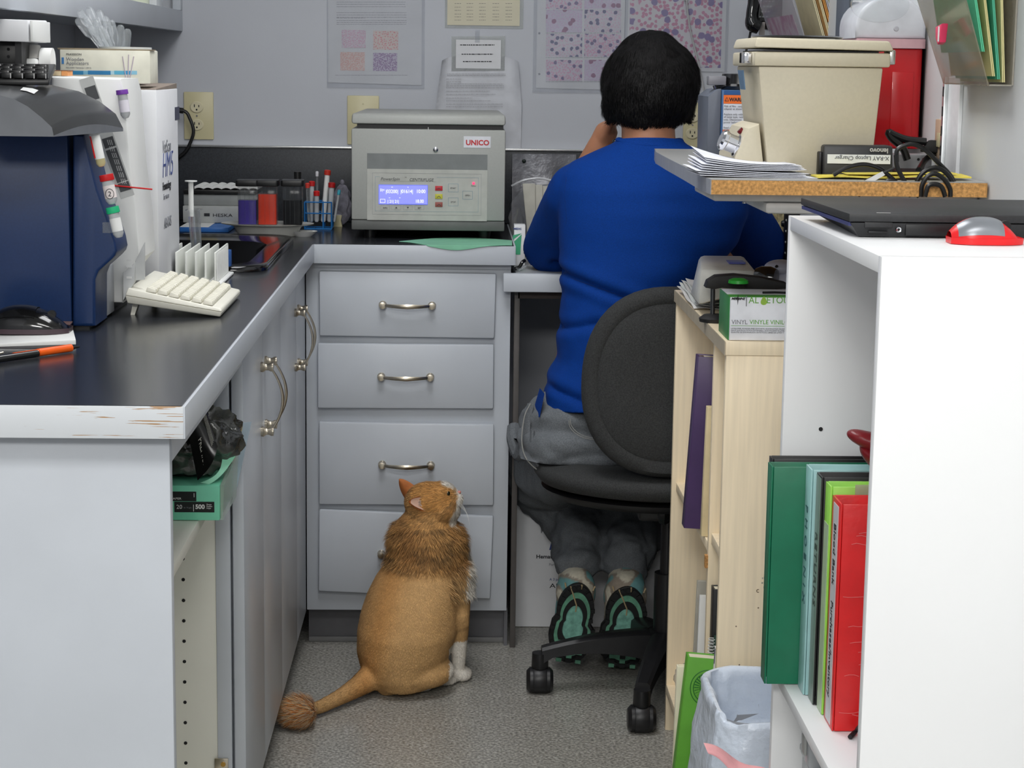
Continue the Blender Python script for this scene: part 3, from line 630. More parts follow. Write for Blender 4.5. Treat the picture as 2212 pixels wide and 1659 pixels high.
# --- mouse, pad, pen
MP = PZ(50, 735, ZC)
pd = thing('paper_pad', 'white folded paper pad under the black mouse', 'paper', tuple(MP))
a, b = PZ(-30, 748, ZC+.002), PZ(164, 742, ZC+.002); c, d = PZ(156, 715, ZC+.002), PZ(-30, 712, ZC+.002)
part('sheets', MB().hexa([V((a.x, a.y, ZC+.0006)), V((b.x, b.y, ZC+.0006)), V((c.x, c.y, ZC+.0006)), V((d.x, d.y, ZC+.0006)), V((a.x, a.y, ZC+.005)), V((b.x, b.y, ZC+.007)), V((c.x, c.y, ZC+.010)), V((d.x, d.y, ZC+.006))], .0006), WHITE, pd)
part('under_sheet', MB().box(a.x, b.x-.004, a.y-.006, a.y+.03, ZC, ZC+.0005), mat('dark card', (50, 48, 50), .6), pd)
c2_, d2_ = PZ(146, 700, ZC+.013), PZ(100, 702, ZC+.013)
part('brown_card', MB().hexa([V((c.x-.055, c.y-.01, ZC+.0102)), V((c.x-.002, c.y-.01, ZC+.0102)), V((c.x-.006, c.y+.035, ZC+.0102)), V((c.x-.05, c.y+.035, ZC+.0102)), V((c.x-.055, c.y-.01, ZC+.0115)), V((c.x-.002, c.y-.01, ZC+.0115)), V((c.x-.006, c.y+.035, ZC+.0115)), V((c.x-.05, c.y+.035, ZC+.0115))]), mat('brown card', (128, 100, 96), .6), pd)
def mouse(name, lb, c, L, W, Hh, rz, ms, cv=(.12, .5, .18, .64)):
    t = thing(name, lb, 'mouse', tuple(c), rz)
    def sh(u, v, zo=0, k=1):
        a = (u-.5)*2; w_ = W/2*(1-abs(a)**3.2*.55)*k; th = v*pi
        return V((a*L/2, -w_*cos(th), zo+Hh*sin(th)**.8*(max(0, 1-abs(a*.98+.12)**2.4)*.85+.12)))
    me = MB(); me.sheet(lambda u, v: sh(u, v, .003), 28, 18); part('shell', me, ms[0], t, 70, local=True)
    ring = MB(); o_ = [sh(i/28, 0) for i in range(29)]+[sh(i/28, 1) for i in range(28, -1, -1)]
    lo = [V((p.x*1.01, p.y*1.02, 0)) for p in o_]; hi = [V((p.x*1.015, p.y*1.03, .007)) for p in o_]
    bridge(ring, [lo, hi]); ring.poly(lo); part('base_ring', ring, ms[1], t, 40, local=True)
    me = MB(); me.sheet(lambda u, v: sh(cv[0]+cv[1]*u, cv[2]+cv[3]*v, .0042, 1.0)+V((0, 0, .0008*sin(pi*u)*sin(pi*v))), 16, 12); part('palm_cover', me, ms[2], t, 70, local=True)
    me = MB(); me.cyl((L*.28, -.0035, Hh*.72), (L*.28, .0035, Hh*.72), .006, n=20); part('scroll_wheel', me, ms[3], t, 40, local=True)
    return t
GB = mat('glossy black plastic', (18, 18, 19), .12, coat=.4)
mouse('computer_mouse', 'black computer mouse on the paper pad beside the orange pen', V((PZ(52, 735, ZC).x, MP.y+.03, ZC+.0085)), .118, .066, .034, 0, (GB, mat('plum grey base', (70, 56, 62), .3), GB, BLACK))
pn = thing('pen', 'orange and black pen lying on the worktop before the mouse', 'pen', tuple(PZ(80, 768, ZC+.006)))
a, b = PZ(-10, 775, ZC+.006), PZ(163, 750, ZC+.006)
def pl(k): return a.lerp(b, k)
part('barrel', MB().cyl(pl(.52), pl(.94), .0052, n=20), mat('orange pen plastic', (240, 96, 20), .35), pn)
part('orange_side', MB().cyl(pl(.22), pl(.519), .0046, n=20), mat('orange pen plastic', (240, 96, 20), .35), pn)
part('black_grip', MB().cyl(pl(.0)+V((0, -.003, -.0006)), pl(.519)+V((0, -.003, -.0006)), .0048, n=20), GB, pn)
part('tip', MB().cyl(pl(.9405), pl(1.05), .0036, .0012, n=16), GB, pn)
part('clip', MB().tube([pl(.02)+V((0, 0, .006)), pl(.1)+V((0, -.002, .007))], .0012, 8), HND, pn)
# --- finned drying rack
rk = thing('drying_rack', 'white plastic rack with six upright fins beside the keyboard', 'rack', tuple(PZ(430, 612, ZC)))
xs_ = [PY(x, 610, 3.40).x for x in (359, 379, 400, 421, 442, 463)]
zt2, zb2 = PY(400, 545, 3.40).z, PY(400, 604, 3.40).z
part('base', MB().box(xs_[0]-.004, xs_[-1]+.012, 3.385, 3.60, ZC, zb2-.006, .003), WHITE, rk)
RIB = mat('ribbed white plastic', (228, 230, 224), .45, n=(90, .08), stretch=(1, 3, .02))
for x in xs_:
    f = part('fin', MB().box(x, x+.0035, 3.40, 3.585, zb2-.007, zt2, .001), RIB, rk)
for x in xs_[-1:]:
    for k in range(16): part('rib', MB().box(x+.0036, x+.0046, 3.408+k*.011, 3.411+k*.011, zb2-.004, zt2-.003), WHITE, f)
bt = thing('blue_sponge', 'blue sponge strip standing behind the finned rack', 'sponge', (xs_[-1]+.008, 3.60, ZC))
part('foam', MB().box(xs_[-1]-.01, xs_[-1]+.006, 3.602, 3.615, ZC+.0135, PY(497, 540, 3.6).z, .003), mat('blue foam', (40, 84, 150), .8, bump=(200, .5)), bt)
part('scour_face', MB().box(xs_[-1]-.01, xs_[-1]+.006, 3.6155, 3.6185, ZC+.0135, PY(497, 541, 3.6).z), mat('blue scour', (28, 60, 110), .9, bump=(300, .8)), bt)
# --- syringe
sp = PZ(424, 596, ZC); sx_, sy_ = sp.x, 3.635
sz = ZC+.0135; sx_ = PY(426, 540, sy_).x
sg = thing('syringe', 'clear syringe standing on its tip with plunger drawn, behind rack', 'syringe', (sx_, sy_, sz))
tz = PY(420, 452, sy_).z; pz = PY(414, 390, sy_).z; lean = V((-.006, 0, 1)); 
part('barrel', MB().lathe((sx_, sy_, sz), [(.003, 0), (.003, .012), (.010, .016), (.0115, tz-sz-.002), (.0165, tz-sz-.0015), (.0165, tz-sz), (.0115, tz-sz)], 24, axis=(-.05, 0, 1)), GLASS, sg)
part('plunger_rod', MB().box(sx_-.0145, sx_-.0055, sy_-.0015, sy_+.0015, sz+.09, pz-.0025), WHITE, sg)
part('plunger_cross', MB().box(sx_-.0115, sx_-.0085, sy_-.005, sy_+.005, sz+.09, pz-.0025), WHITE, sg)
part('thumb_plate', MB().cyl((sx_-.010, sy_, pz-.002), (sx_-.010, sy_, pz), .0115, n=24), WHITE, sg)
# --- grey instrument box with egg-crate top at the back corner
a, b = PY(395, 470, 4.62), PY(506, 428, 4.62)
hb = thing('test_kit_box', 'grey white instrument box with black lettering behind the stain jars', 'box', ((a.x+b.x)/2, 4.68, ZC+.012))
LG = mat('light grey casing', (168, 170, 168), .5)
part('lower_body', MB().box(a.x, b.x+.05, 4.62, 4.80, ZC+.0125, PY(450, 445, 4.62).z, .002), LG, hb)
part('upper_body', MB().box(a.x, b.x+.05, 4.635, 4.80, PY(450, 445, 4.62).z+.0003, PY(450, 420, 4.635).z, .002), mat('grey casing', (140, 143, 142), .5), hb)
part('lid', MB().box(a.x, b.x+.05, 4.63, 4.80, PY(450, 419, 4.63).z, PY(450, 411, 4.63).z, .001), BLACK, hb)
T('HESKA', 459, 468, .0105, INK, hb, 4.6195, sx=1.5); a = PY(441, 467, 4.6195); part('logo_block', MB().box(a.x, a.x+.013, 4.619, 4.6199, a.z, a.z+.007), INK, hb)
eg = thing('foam_tray', 'white bumpy egg-crate tray on top of the grey instrument box', 'tray', tuple(PY(460, 411, 4.66)))
zt3 = PY(450, 411, 4.63).z+.0005; a = PY(420, 411, 4.65)
part('bumpy_sheet', MB().sheet(lambda u, v: V((a.x+.15*u, 4.65+.12*v, zt3+.007+.0045*abs(sin(u*7*pi))*abs(sin(v*5*pi+.8)))), 84, 40, .006), WHITE, eg, 60)
bp = thing('blue_folder', 'bright blue plastic folder edge under the instrument box', 'folder', tuple(PY(420, 495, 4.58)))
part('sheet_cover', MB().box(PY(396, 490, 4.56).x, PY(500, 490, 4.56).x, 4.50, 4.79, ZC+.0005, ZC+.0115, .001), mat('bright blue plastic', (46, 104, 176), .35), bp)
part('sheet_stack', MB().box(PY(396, 490, 4.56).x, PY(460, 490, 4.56).x-.003, 4.503, 4.78, ZC+.0117, ZC+.0123), WHITE, bp)
# --- stain jars on a white stand
a, b = PY(478, 480, 4.43), PY(678, 480, 4.43); zp = PY(577, 479, 4.43).z
pl_ = thing('plate', 'oval grey white plate carrying the three stain jars', 'plate', ((a.x+b.x)/2, 4.43, ZC))
cxp = (a.x+b.x)/2; rw = (b.x-a.x)/2
part('dish', MB().lathe((cxp, 4.43, ZC+.0005), [(0, 0), (rw*.62, 0), (rw*.74, zp-ZC-.010), (rw, zp-ZC-.005), (rw, zp-ZC-.003), (rw*.75, zp-ZC-.005), (0, zp-ZC-.005)], 48, sy=.62), mat('grey glazed ceramic', (196, 196, 190), .25), pl_)
part('rim_band', MB().lathe((cxp, 4.43, ZC+.0005), [(rw*1.001, zp-ZC-.0045), (rw*1.006, zp-ZC-.004), (rw*1.001, zp-ZC-.003)], 48, sy=.62), mat('rim', (120, 116, 108), .3), pl_)
JG = mat('jar glass', (200, 206, 208), .06, trans=.9, alpha=.22, ior=1.3, spec=.5)
for i, (x, c, lb, fl, em) in enumerate(((536, (78, 62, 158), 'stain jar with violet liquid and black lid, leftmost of three', 433, 0), (579, (238, 70, 40), 'stain jar with bright red liquid, middle of three', 420, 0), (633, (10, 10, 14), 'stain jar with near-black liquid, rightmost of three', 433, 0))):
    c_ = PY(x, 478, 4.40); hw = .0215; zb3 = zp-.0043; zt4 = PY(x, 402, 4.40).z
    t = thing('stain_jar', lb, 'jar', (c_.x, 4.40, zb3), group='staining jars on the plate')
    part('glass', MB().prism(rrect(c_.x-hw, c_.x+hw, 4.40-hw, 4.40+hw, .005), 'z', zb3, zt4, .001), JG, t, 30)
    lz = PY(x, fl, 4.38).z
    part('liquid', MB().prism(rrect(c_.x-hw+.0015, c_.x+hw-.0015, 4.40-hw+.0015, 4.40+hw-.0015, .004), 'z', zb3+.002, lz), mat('stain %d' % i, c, .15 if i < 2 else .5, trans=.35 if i < 2 else 0, spec=.4 if i < 2 else .05), t, 30)
    part('lid', MB().prism(rrect(c_.x-hw-.004, c_.x+hw+.004, 4.40-hw-.004, 4.40+hw+.004, .006), 'z', zt4+.0004, PY(x, 388, 4.40).z, .002), BLACK, t, 30)
    for k in range(4): part('slide_rib', MB().box(c_.x-hw+.006+k*.010, c_.x-hw+.0075+k*.010, 4.40-hw-.0007, 4.40-hw, zb3+.004, zt4-.002), JG, t)
wbx = thing('folded_label', 'small white folded label standing between violet and red jars', 'label', tuple(PY(556, 478, 4.40)))
part('paper', MB().box(PY(553, 470, 4.43).x, PY(558, 470, 4.43).x, 4.43, 4.434, zp-.0040, PY(556, 425, 4.43).z), WHITE, wbx)
ds = thing('soap_dish', 'small white spoon rest on the worktop behind the sink corner', 'dish', tuple(PZ(655, 512, ZC)))
q = PZ(652, 514, ZC)
part('dish', MB().lathe((q.x, q.y+.045, ZC), [(0, .001), (.018, .001), (.030, .012), (.032, .012), (.019, 0), (0, 0)], 32, sy=.9), WHITE, ds)
part('lip', MB().hexa([(q.x-.052, q.y+.03, ZC+.010), (q.x-.028, q.y+.02, ZC+.010), (q.x-.028, q.y+.07, ZC+.010), (q.x-.052, q.y+.06, ZC+.010), (q.x-.052, q.y+.03, ZC+.0125), (q.x-.028, q.y+.02, ZC+.0125), (q.x-.028, q.y+.07, ZC+.0125), (q.x-.052, q.y+.06, ZC+.0125)], .001), WHITE, ds)
# --- blue test tube rack with tubes
RB = mat('blue wire rack', (34, 110, 176), .4); yr = 4.60
tr_ = thing('tube_rack', 'blue wire test tube rack beside the centrifuge', 'rack', (PY(690, 488, yr).x, yr+.03, ZC))
xa, xb = PY(658, 480, yr).x, PY(716, 480, yr).x; z1_, z2_ = PY(690, 437, yr).z, PY(690, 461, yr).z
for zz in (z1_, z2_, ZC+.003):
    for yy in (yr, yr+.055): part('rail', MB().tube([(xa, yy, zz), (xb, yy, zz)], .0016, 6), RB, tr_)
    for k in range(4): x = xa+(xb-xa)*k/3; part('cross_wire', MB().tube([(x, yr, zz), (x, yr+.055, zz)], .0013, 6), RB, tr_)
for x in (xa, (xa+xb)/2+.012, xb):
    for yy in (yr, yr+.055): part('post', MB().tube([(x, yy, ZC+.0015), (x, yy, z1_)], .0017, 6), RB, tr_)
part('base_plate', MB().box(xa, xb, yr, yr+.055, ZC+.0002, ZC+.0014), RB, tr_)
TG2 = 'tubes standing in the blue rack'
for i, (x, yt, x2, cap_, lb) in enumerate((((664), 395, 668, (200, 60, 50), 'slim clear tube at left end of the blue rack'), (674, 391, 672, (190, 34, 34), 'red-topped tube with glass rod at left of the blue rack'), (685, 370, 684, (200, 200, 205), 'tall thin clear straw in the blue rack'), (684, 412, 684, (196, 30, 30), 'short red-capped tube at front middle of the blue rack'), (708, 367, 698, (190, 50, 36), 'tall white tube with red tip leaning in the rack'), (717, 394, 712, (170, 26, 28), 'dark red capped tube at right end of the blue rack'), (733, 410, 722, (60, 170, 190), 'teal-tipped pipette leaning out of the rack to the right'))):
    yy = yr+(.014 if i in (0, 3, 5) else .036); a = PY(x, yt, yy); b = PY(x2, 480, yy); b.z = max(b.z, ZC+.006)
    d = (a-b).normalized(); L = (a-b).length; r = (.0042, .0058, .003, .0058, .0062, .0066, .003)[i]; t = thing('test_tube', lb, 'tube', tuple(b), group=TG2)
    part('tube_body', MB().lathe(b, [(0, 0), (r*.7, .001), (r, .005), (r, L-.012)], 14, axis=d), (GLASS, FROST, GLASS, FROST, WHITE, FROST, FROST)[i], t)
    part('cap', MB().lathe(a-d*.0119, [(0, 0), (r*1.25, 0), (r*1.3, .010), (r*.9, .012), (0, .012)], 14, axis=d), mat('tube cap %d' % i, cap_, .4), t)
sb = thing('cork_block', 'small beige waisted block in front of the tube rack', 'block', tuple(PZ(732, 488, ZC)))
q = PZ(731, 488, ZC)
part('block', MB().prism([(q.x-.010, ZC), (q.x+.011, ZC), (q.x+.008, ZC+.015), (q.x+.010, ZC+.028), (q.x-.010, ZC+.028), (q.x-.008, ZC+.015)], 'y', q.y-.03, q.y-.012, .001), mat('beige block', (206, 198, 160), .6), sb)
part('top_label', MB().box(q.x-.0075, q.x+.0075, q.y-.028, q.y-.014, ZC+.0282, ZC+.029), WHITE, sb)
bag = thing('crumpled_bag', 'crumpled clear plastic bag between tube rack and centrifuge', 'bag', tuple(PZ(745, 478, ZC)))
q = PY(742, 478, 4.72); rb = random.Random(3)
me = MB(); me.ell((q.x-.003, 4.72, ZC+.052), (.022, .02, .05), sub=3)
for v in me.bm.verts: v.co += V((rb.uniform(-1, 1), rb.uniform(-1, 1), rb.uniform(-.6, .6)))*.003
part('film', me, mat('crinkled film', (150, 148, 160), .15, alpha=.6, n=(60, .3)), bag)
part('knot', MB().ell((q.x-.003, 4.72, ZC+.105), (.006, .006, .008), sub=2), mat('crinkled film', (150, 148, 160), .15, alpha=.6, n=(60, .3)), bag)
bb = thing('black_bottle', 'slim black-capped bottle standing behind the dark stain jar', 'bottle', tuple(PY(642, 420, 4.6)))
q = PY(643, 420, 4.60); part('body', MB().cyl((q.x, 4.60, ZC), (q.x, 4.60, PY(643, 388, 4.6).z), .010, n=20), mat('smoke bottle', (52, 54, 60), .3), bb); part('cap', MB().cyl((q.x, 4.60, PY(643, 387.6, 4.6).z), (q.x, 4.60, PY(643, 371, 4.6).z), .0085, n=20), BLACK, bb)
# ================================================================== centrifuge
CF = mat('grey-beige instrument enamel', (164, 166, 162), .45, n=(200, .02), bump=(400, .06, .0003)); CFD = mat('instrument dark grey', (98, 100, 98), .45); YCF = 4.38
Pc = lambda x, y, Y=YCF: PY(x, y, Y)
xl_, xr_ = Pc(759, 400).x, Pc(1091, 400).x; zb0 = Pc(900, 498).z; zb1 = Pc(900, 476).z; zt0 = Pc(900, 279).z
cf = thing('centrifuge', 'grey benchtop centrifuge with lit blue display standing on the back worktop', 'centrifuge', ((xl_+xr_)/2, YCF+.2, ZC))
part('base_skirt', MB().box(xl_, xr_, YCF+.001, 4.78, zb0, zb1-.0004, .003), CFD, cf)
part('housing', MB().box(xl_, xr_, YCF, 4.78, zb1, zt0, .004), CF, cf)
part('lid_gasket', MB().box(xl_+.012, xr_-.005, YCF+.01, 4.77, zt0+.0004, Pc(900, 269).z-.0004), BLACK, cf)
lz0, lz1 = Pc(900, 269).z, Pc(900, 246).z
part('lid', MB().hexa([(xl_, YCF-.003, lz0), (xr_, YCF-.003, lz0), (xr_, 4.77, lz0), (xl_, 4.77, lz0), (xl_+.001, YCF+.004, lz1), (xr_-.001, YCF+.004, lz1), (xr_-.006, 4.77, lz1+.002), (xl_+.012, 4.77, lz1+.002)], .006), CF, cf)
for x in (.04, .30):
    for y in (.04, .34): part('foot', MB().cyl((xl_+x, YCF+y, ZC), (xl_+x, YCF+y, zb0), .012, .015), BLACK, cf)
a, b = Pc(793, 366), Pc(1053, 334); rc = part('recess_shade_band', MB().box(a.x, b.x, YCF-.0012, YCF-.0001, a.z, b.z), mat('shaded grip band', (118, 122, 122), .35), cf)  # flat band, the shade of the grip recess is put into its colour
a2, b2 = Pc(793, 475), Pc(1053, 367.5); part('control_panel', MB().box(a2.x, b2.x, YCF-.0015, YCF-.0001, a2.z, b2.z), mat('panel overlay', (178, 179, 173), .4), cf)
YP = YCF-.0018
def frame(x0, y0, x1, y1, w, m, name='panel_line', Y=None, r=0, par=None):
    Y = Y or YP; a, b = PY(x0, y1, Y), PY(x1, y0, Y); mb = MB()
    for q in ((a.x, b.x, a.z, a.z+w), (a.x, b.x, b.z-w, b.z), (a.x, a.x+w, a.z+w, b.z-w), (b.x-w, b.x, a.z+w, b.z-w)): mb.box(q[0], q[1], Y, Y+.0003, q[2], q[3])
    return part(name, mb, m, par or cf, None)
LBL = mat('pale blue line', (128, 150, 160), .5)
frame(804, 376, 1040, 463, .0004, GREYINK); frame(810, 384, 1034, 456, .0006, LBL)
a = Pc(822, 392, YP); cov = part('title_patch', MB().box(a.x-.002, Pc(944, 392).x, YP-.0003, YP, Pc(850, 391).z, Pc(850, 378).z), mat('panel overlay', (178, 179, 173), .4), cf)
text('lettering', 'PowerSpin', .0094, DGREY, cf, (a.x, YP-.0006, Pc(850, 389.5).z), shear=.25, sx=1.05); text('lettering', 'TM', .003, DGREY, cf, (Pc(874, 385).x, YP-.0006, Pc(874, 384).z))
text('lettering', 'CENTRIFUGE', .0094, DGREY, cf, (Pc(884, 389).x, YP-.0006, Pc(850, 390.5).z), shear=.25, sx=.98)
a, b = Pc(819, 440), Pc(923, 401); sc_ = part('display', MB().box(a.x, b.x, YP-.0006, YP, a.z, b.z), mat('lit lcd blue violet', (118, 122, 240), .3, emit=1.0), cf)
LCDW = mat('lcd pale segments', (226, 228, 255), .3, emit=1.0); frame(818, 400, 924, 441, .0006, mat('lcd border blue', (60, 90, 230), .3, emit=.8), 'display_border', YP-.0008)
yl = YP-.0009
for s_, x, y, z_ in (('D|<', 821, 413, .0078), ('|03200|', 833, 417, .0115), ('|01614|', 865, 417, .0115), ('10:00', 899, 417, .0115), ('rpm', 845, 405, .003), ('xg', 880, 405, .003), ('| 21| 21|', 837, 438, .0095), ('18.00', 897, 438, .0105), ('acc', 840, 428, .003), ('dec', 862, 428, .003)):
    p = PY(x, y, yl); text('display_text', s_, z_, LCDW, cf, p, sx=.82)
frame(821, 430, 832, 438, .0007, LCDW, 'display_box', yl)
for x0, s_ in ((822, 'RPM'), (846, '\u25b2'), (871, '\u25bc'), (896, 'SET')):
    frame(x0, 444, x0+20, 453, .0003, GREYINK, 'key_outline')
    if len(s_) > 1: text('key_label', s_, .0052, DGREY, cf, PY(x0+10, 451, YP-.0002), al='CENTER')
    else:
        c_ = PY(x0+10, 448.5, YP-.0003); k = 1 if s_ == '\u25b2' else -1
        q = MB(); q.poly([(c_.x-.0025, c_.y, c_.z-k*.0018), (c_.x+.0025, c_.y, c_.z-k*.0018), (c_.x, c_.y, c_.z+k*.0024)]); part('key_label', q, DGREY, cf, None)
for y0, c in ((401.5, (186, 40, 52)), (419, (190, 186, 60)), (436.5, (150, 80, 72))):
    a, b = Pc(940, y0+10), Pc(956, y0); k_ = part('button', MB().box(a.x, b.x, YP-.0012, YP, a.z, b.z, .0004), mat('btn %d' % c[1], c, .4), cf)
    c_ = PY(948, y0+7, YP-.0014); q = MB(); q.tube([(c_.x-.004, c_.y, c_.z-.001), (c_.x, c_.y, c_.z+.0025), (c_.x+.004, c_.y, c_.z-.001)], .0006, 5, 4); part('symbol', q, DGREY, k_)
for x0, y0, s_ in ((968, 397, 'START'), (999, 412.5, 'OPEN'), (968, 427, 'STOP')):
    frame(x0, y0, x0+22, y0+18, .0008, LBL, 'key_outline'); text('key_label', s_, .0045, DGREY, cf, PY(x0+11, y0+11, YP-.0002), al='CENTER')
part('power_led', MB().ell(PY(1023, 396, YP), (.0030,)*3, sub=2), mat('red led', (255, 50, 90), .3, emit=2), cf); text('key_label', 'Power', .0042, DGREY, cf, PY(1023, 403, YP-.0002), al='CENTER')
a, b = Pc(1001.5, 319), Pc(1060, 295); st = part('maker_sticker', MB().box(a.x, b.x, YCF-.0008, YCF-.0001, a.z, b.z), mat('sticker white', (214, 216, 222), .4), cf)
text('maker_lettering', 'UNICO', .0158, mat('logo red', (190, 40, 48), .5), cf, PY(1006, 313, YCF-.0011), sx=1.02, off=.0005)
part('lid_lock', MB().lathe(PY(941, 323, YCF), [(0, .004), (.003, .004), (.0055, .0025), (.0058, 0)], 20, axis=(0, -1, 0)), mat('steel', (190, 192, 196), .2, 1), cf)
part('lid_catch', MB().box(Pc(925, 275).x-.0006, Pc(925, 275).x+.0006, YCF-.001, YCF+.009, Pc(925, 281).z, Pc(925, 275).z), WHITE, cf)
# green sheet under centrifuge
GRN = mat('green paper', (128, 190, 158), .75, n=(25, .05))
def gpf(u, v):
    L = .011*sin(pi*u)**4; b = PZ(862+244*u, 521-7*sin(pi*u)-2*u, ZC+.0015); a = PZ(862+244*u, 522+8*u, ZC+.0015); y0 = max(YF-.0036, a.y-.1*sin(pi*u)**2)
    if v < .25: return V((a.x, y0-.0008, ZC+.0014-L*(1-v/.25)))
    k = (v-.25)/.75; return V((a.x+(b.x-a.x)*k, y0+(b.y-y0)*k, ZC+.0015))
solo('green_paper', MB().sheet(gpf, 28, 8, .0004, (0, -1, 1)), GRN, 'pale green paper sheet lying under the front of the centrifuge', 'paper')
# ================================================================== papers on the back wall
YW_ = YB-.0012
SHEET = mat('plastic sheet protector', (206, 210, 218), .07, trans=.6, alpha=.32, spec=1.0); PAPER = mat('print paper', (212, 213, 216), .7, n=(10, .015)); PYEL = mat('aged laminated paper', (198, 192, 168), .35, n=(8, .05)); LAM = mat('glossy laminate', (208, 212, 210), .06, alpha=.5, spec=1, trans=.4)
def cells(name, bg, c1, s1, t1, c2=None, s2=0, t2=0, seed=0, dark=None):
    m = bpy.data.materials.new(name); m.use_nodes = True; N = m.node_tree.nodes; L = m.node_tree.links; b = N['Principled BSDF']; b.inputs['Roughness'].default_value = .35
    tc = N.new('ShaderNodeTexCoord'); oi = N.new('ShaderNodeObjectInfo'); ad = N.new('ShaderNodeVectorMath'); ml = N.new('ShaderNodeVectorMath'); ml.operation = 'SCALE'
    cb = N.new('ShaderNodeCombineXYZ'); L.new(oi.outputs['Random'], cb.inputs[1]); L.new(oi.outputs['Random'], cb.inputs[0]); L.new(cb.outputs[0], ml.inputs[0]); ml.inputs['Scale'].default_value = 9+seed
    L.new(tc.outputs['Object'], ad.inputs[0]); L.new(ml.outputs[0], ad.inputs[1]); col = None
    def layer(prev, c, s, t, k):
        v = N.new('ShaderNodeTexVoronoi'); v.voronoi_dimensions = '2D'; v.inputs['Scale'].default_value = s
        # wall pictures lie in XZ: feed (x,z)
        sp = N.new('ShaderNodeSeparateXYZ'); c3 = N.new('ShaderNodeCombineXYZ'); L.new(ad.outputs[0], sp.inputs[0]); L.new(sp.outputs[0], c3.inputs[0]); L.new(sp.outputs[2], c3.inputs[1])
        nz = N.new('ShaderNodeTexNoise'); nz.inputs['Scale'].default_value = s*1.4; mxv = N.new('ShaderNodeMix'); mxv.data_type = 'VECTOR'; mxv.inputs[0].default_value = .004*60/s
        L.new(c3.outputs[0], nz.inputs['Vector']); L.new(c3.outputs[0], mxv.inputs[4]); L.new(nz.outputs['Color'], mxv.inputs[5]); L.new(mxv.outputs[1], v.inputs['Vector'])
        r = N.new('ShaderNodeValToRGB'); r.color_ramp.elements[0].position = t; r.color_ramp.elements[0].color = (1, 1, 1, 1); r.color_ramp.elements[1].position = t+.05; r.color_ramp.elements[1].color = (0, 0, 0, 1)
        L.new(v.outputs['Distance'], r.inputs[0])
        # drop part of the cells at random
        sc2 = N.new('ShaderNodeSeparateColor'); L.new(v.outputs['Color'], sc2.inputs[0]); g = N.new('ShaderNodeMath'); g.operation = 'GREATER_THAN'; g.inputs[1].default_value = k; L.new(sc2.outputs[0], g.inputs[0])
        mu = N.new('ShaderNodeMath'); mu.operation = 'MULTIPLY'; L.new(r.outputs[0], mu.inputs[0]); L.new(g.outputs[0], mu.inputs[1])
        mx = N.new('ShaderNodeMix'); mx.data_type = 'RGBA'; L.new(mu.outputs[0], mx.inputs[0])
        if prev is None: mx.inputs[6].default_value = lin(bg)
        else: L.new(prev, mx.inputs[6])
        mx.inputs[7].default_value = lin(c); return mx.outputs[2]
    col = layer(None, c1, s1, t1, .15)
    if c2: col = layer(col, c2, s2, t2, .35)
    L.new(col, b.inputs['Base Color']); return m
def wallsheet(name, label, cat, x0, y0, x1, y1, m, Y=YW_, th=.0008, group=None, tilt=0):
    a, b = PY(x0, y1, Y), PY(x1, y0, Y); t = thing(name, label, cat, ((a.x+b.x)/2, YB, a.z), group=group)
    part('sheet', MB().hexa([(a.x, Y-th, a.z), (b.x, Y-th, a.z-tilt), (b.x, Y, a.z-tilt), (a.x, Y, a.z), (a.x, Y-th, b.z), (b.x, Y-th, b.z-tilt), (b.x, Y, b.z-tilt), (a.x, Y, b.z)]), m, t, None)
    return t
def lines(t, rows, Y, m=GREYINK, h=.0011, wob=0):
    rd = random.Random(int(rows[0][2]*10))
    for x0, x1, y in rows:
        a, b = PY(x0, y, Y), PY(x1, y, Y); mb = MB(); x = a.x
        while x < b.x:
            w_ = rd.uniform(.002, .009); mb.box(x, min(x+w_, b.x), Y-.0001, Y, a.z+(b.z-a.z)*(x-a.x)/(b.x-a.x), a.z+(b.z-a.z)*(x-a.x)/(b.x-a.x)+h); x += w_+.0014
        o = part('text_line', mb, m, t, None); o['kind'] = 'stuff'
    return t
YF1 = YW_-.0011
# A: report with four micrographs
t = wallsheet('printed_report', 'printed report with four pink micrographs in a plastic sleeve, left on wall', 'paper', 709, -120, 912, 178, PAPER, tilt=.004)
part('sleeve', MB().box(PY(706, 0, YW_).x, PY(918, 0, YW_).x, YW_-.0030, YW_-.0026, PY(800, 190, YW_).z, PY(800, -120, YW_).z), SHEET, t)
lines(t, [(727, 876, y+1) for y in (4, 9, 14)]+[(727, 878, y) for y in (28, 33, 38)]+[(727, 790, 39.5)]+[(727, 878, y) for y in (45, 49, 53)]+[(724, 880, 163)], YF1, mat('faint print', (158, 158, 162), .7), .0014)
for x0, y0, x1, y1, k in ((738, 65, 790, 103, 0), (806, 67, 860, 107, 1), (735, 113, 788, 152, 2), (806, 115, 858, 153, 3)):
    a, b = PY(x0, y1, YF1), PY(x1, y0, YF1)
    m_ = (cells('smear pink', (204, 192, 204), (204, 146, 172), 320, .34), cells('smear tan', (212, 192, 184), (212, 120, 126), 190, .26), cells('smear peach', (214, 190, 182), (212, 160, 150), 300, .4), cells('smear violet', (190, 178, 204), (136, 96, 150), 320, .45))[k]
    part('micrograph', MB().box(a.x, b.x, YF1-.0004, YF1-.0001, a.z, b.z), m_, t)
# B: aged laminated chart above
t = wallsheet('laminated_chart', 'yellowed laminated chart at top of wall above the small card', 'paper', 961, -70, 1132, 60, LAM)
a, b = PY(966, 54, YF1), PY(1124, -66, YF1); part('chart_paper', MB().box(a.x, b.x, YF1-.0004, YF1-.0001, a.z, b.z), PYEL, t)
for y in (8, 16, 23, 31, 37, 44):
    for x in (982, 1008, 1035, 1064, 1092): lines(t, [(x, x+14, y)], YF1-.0006, DGREY, .0009)
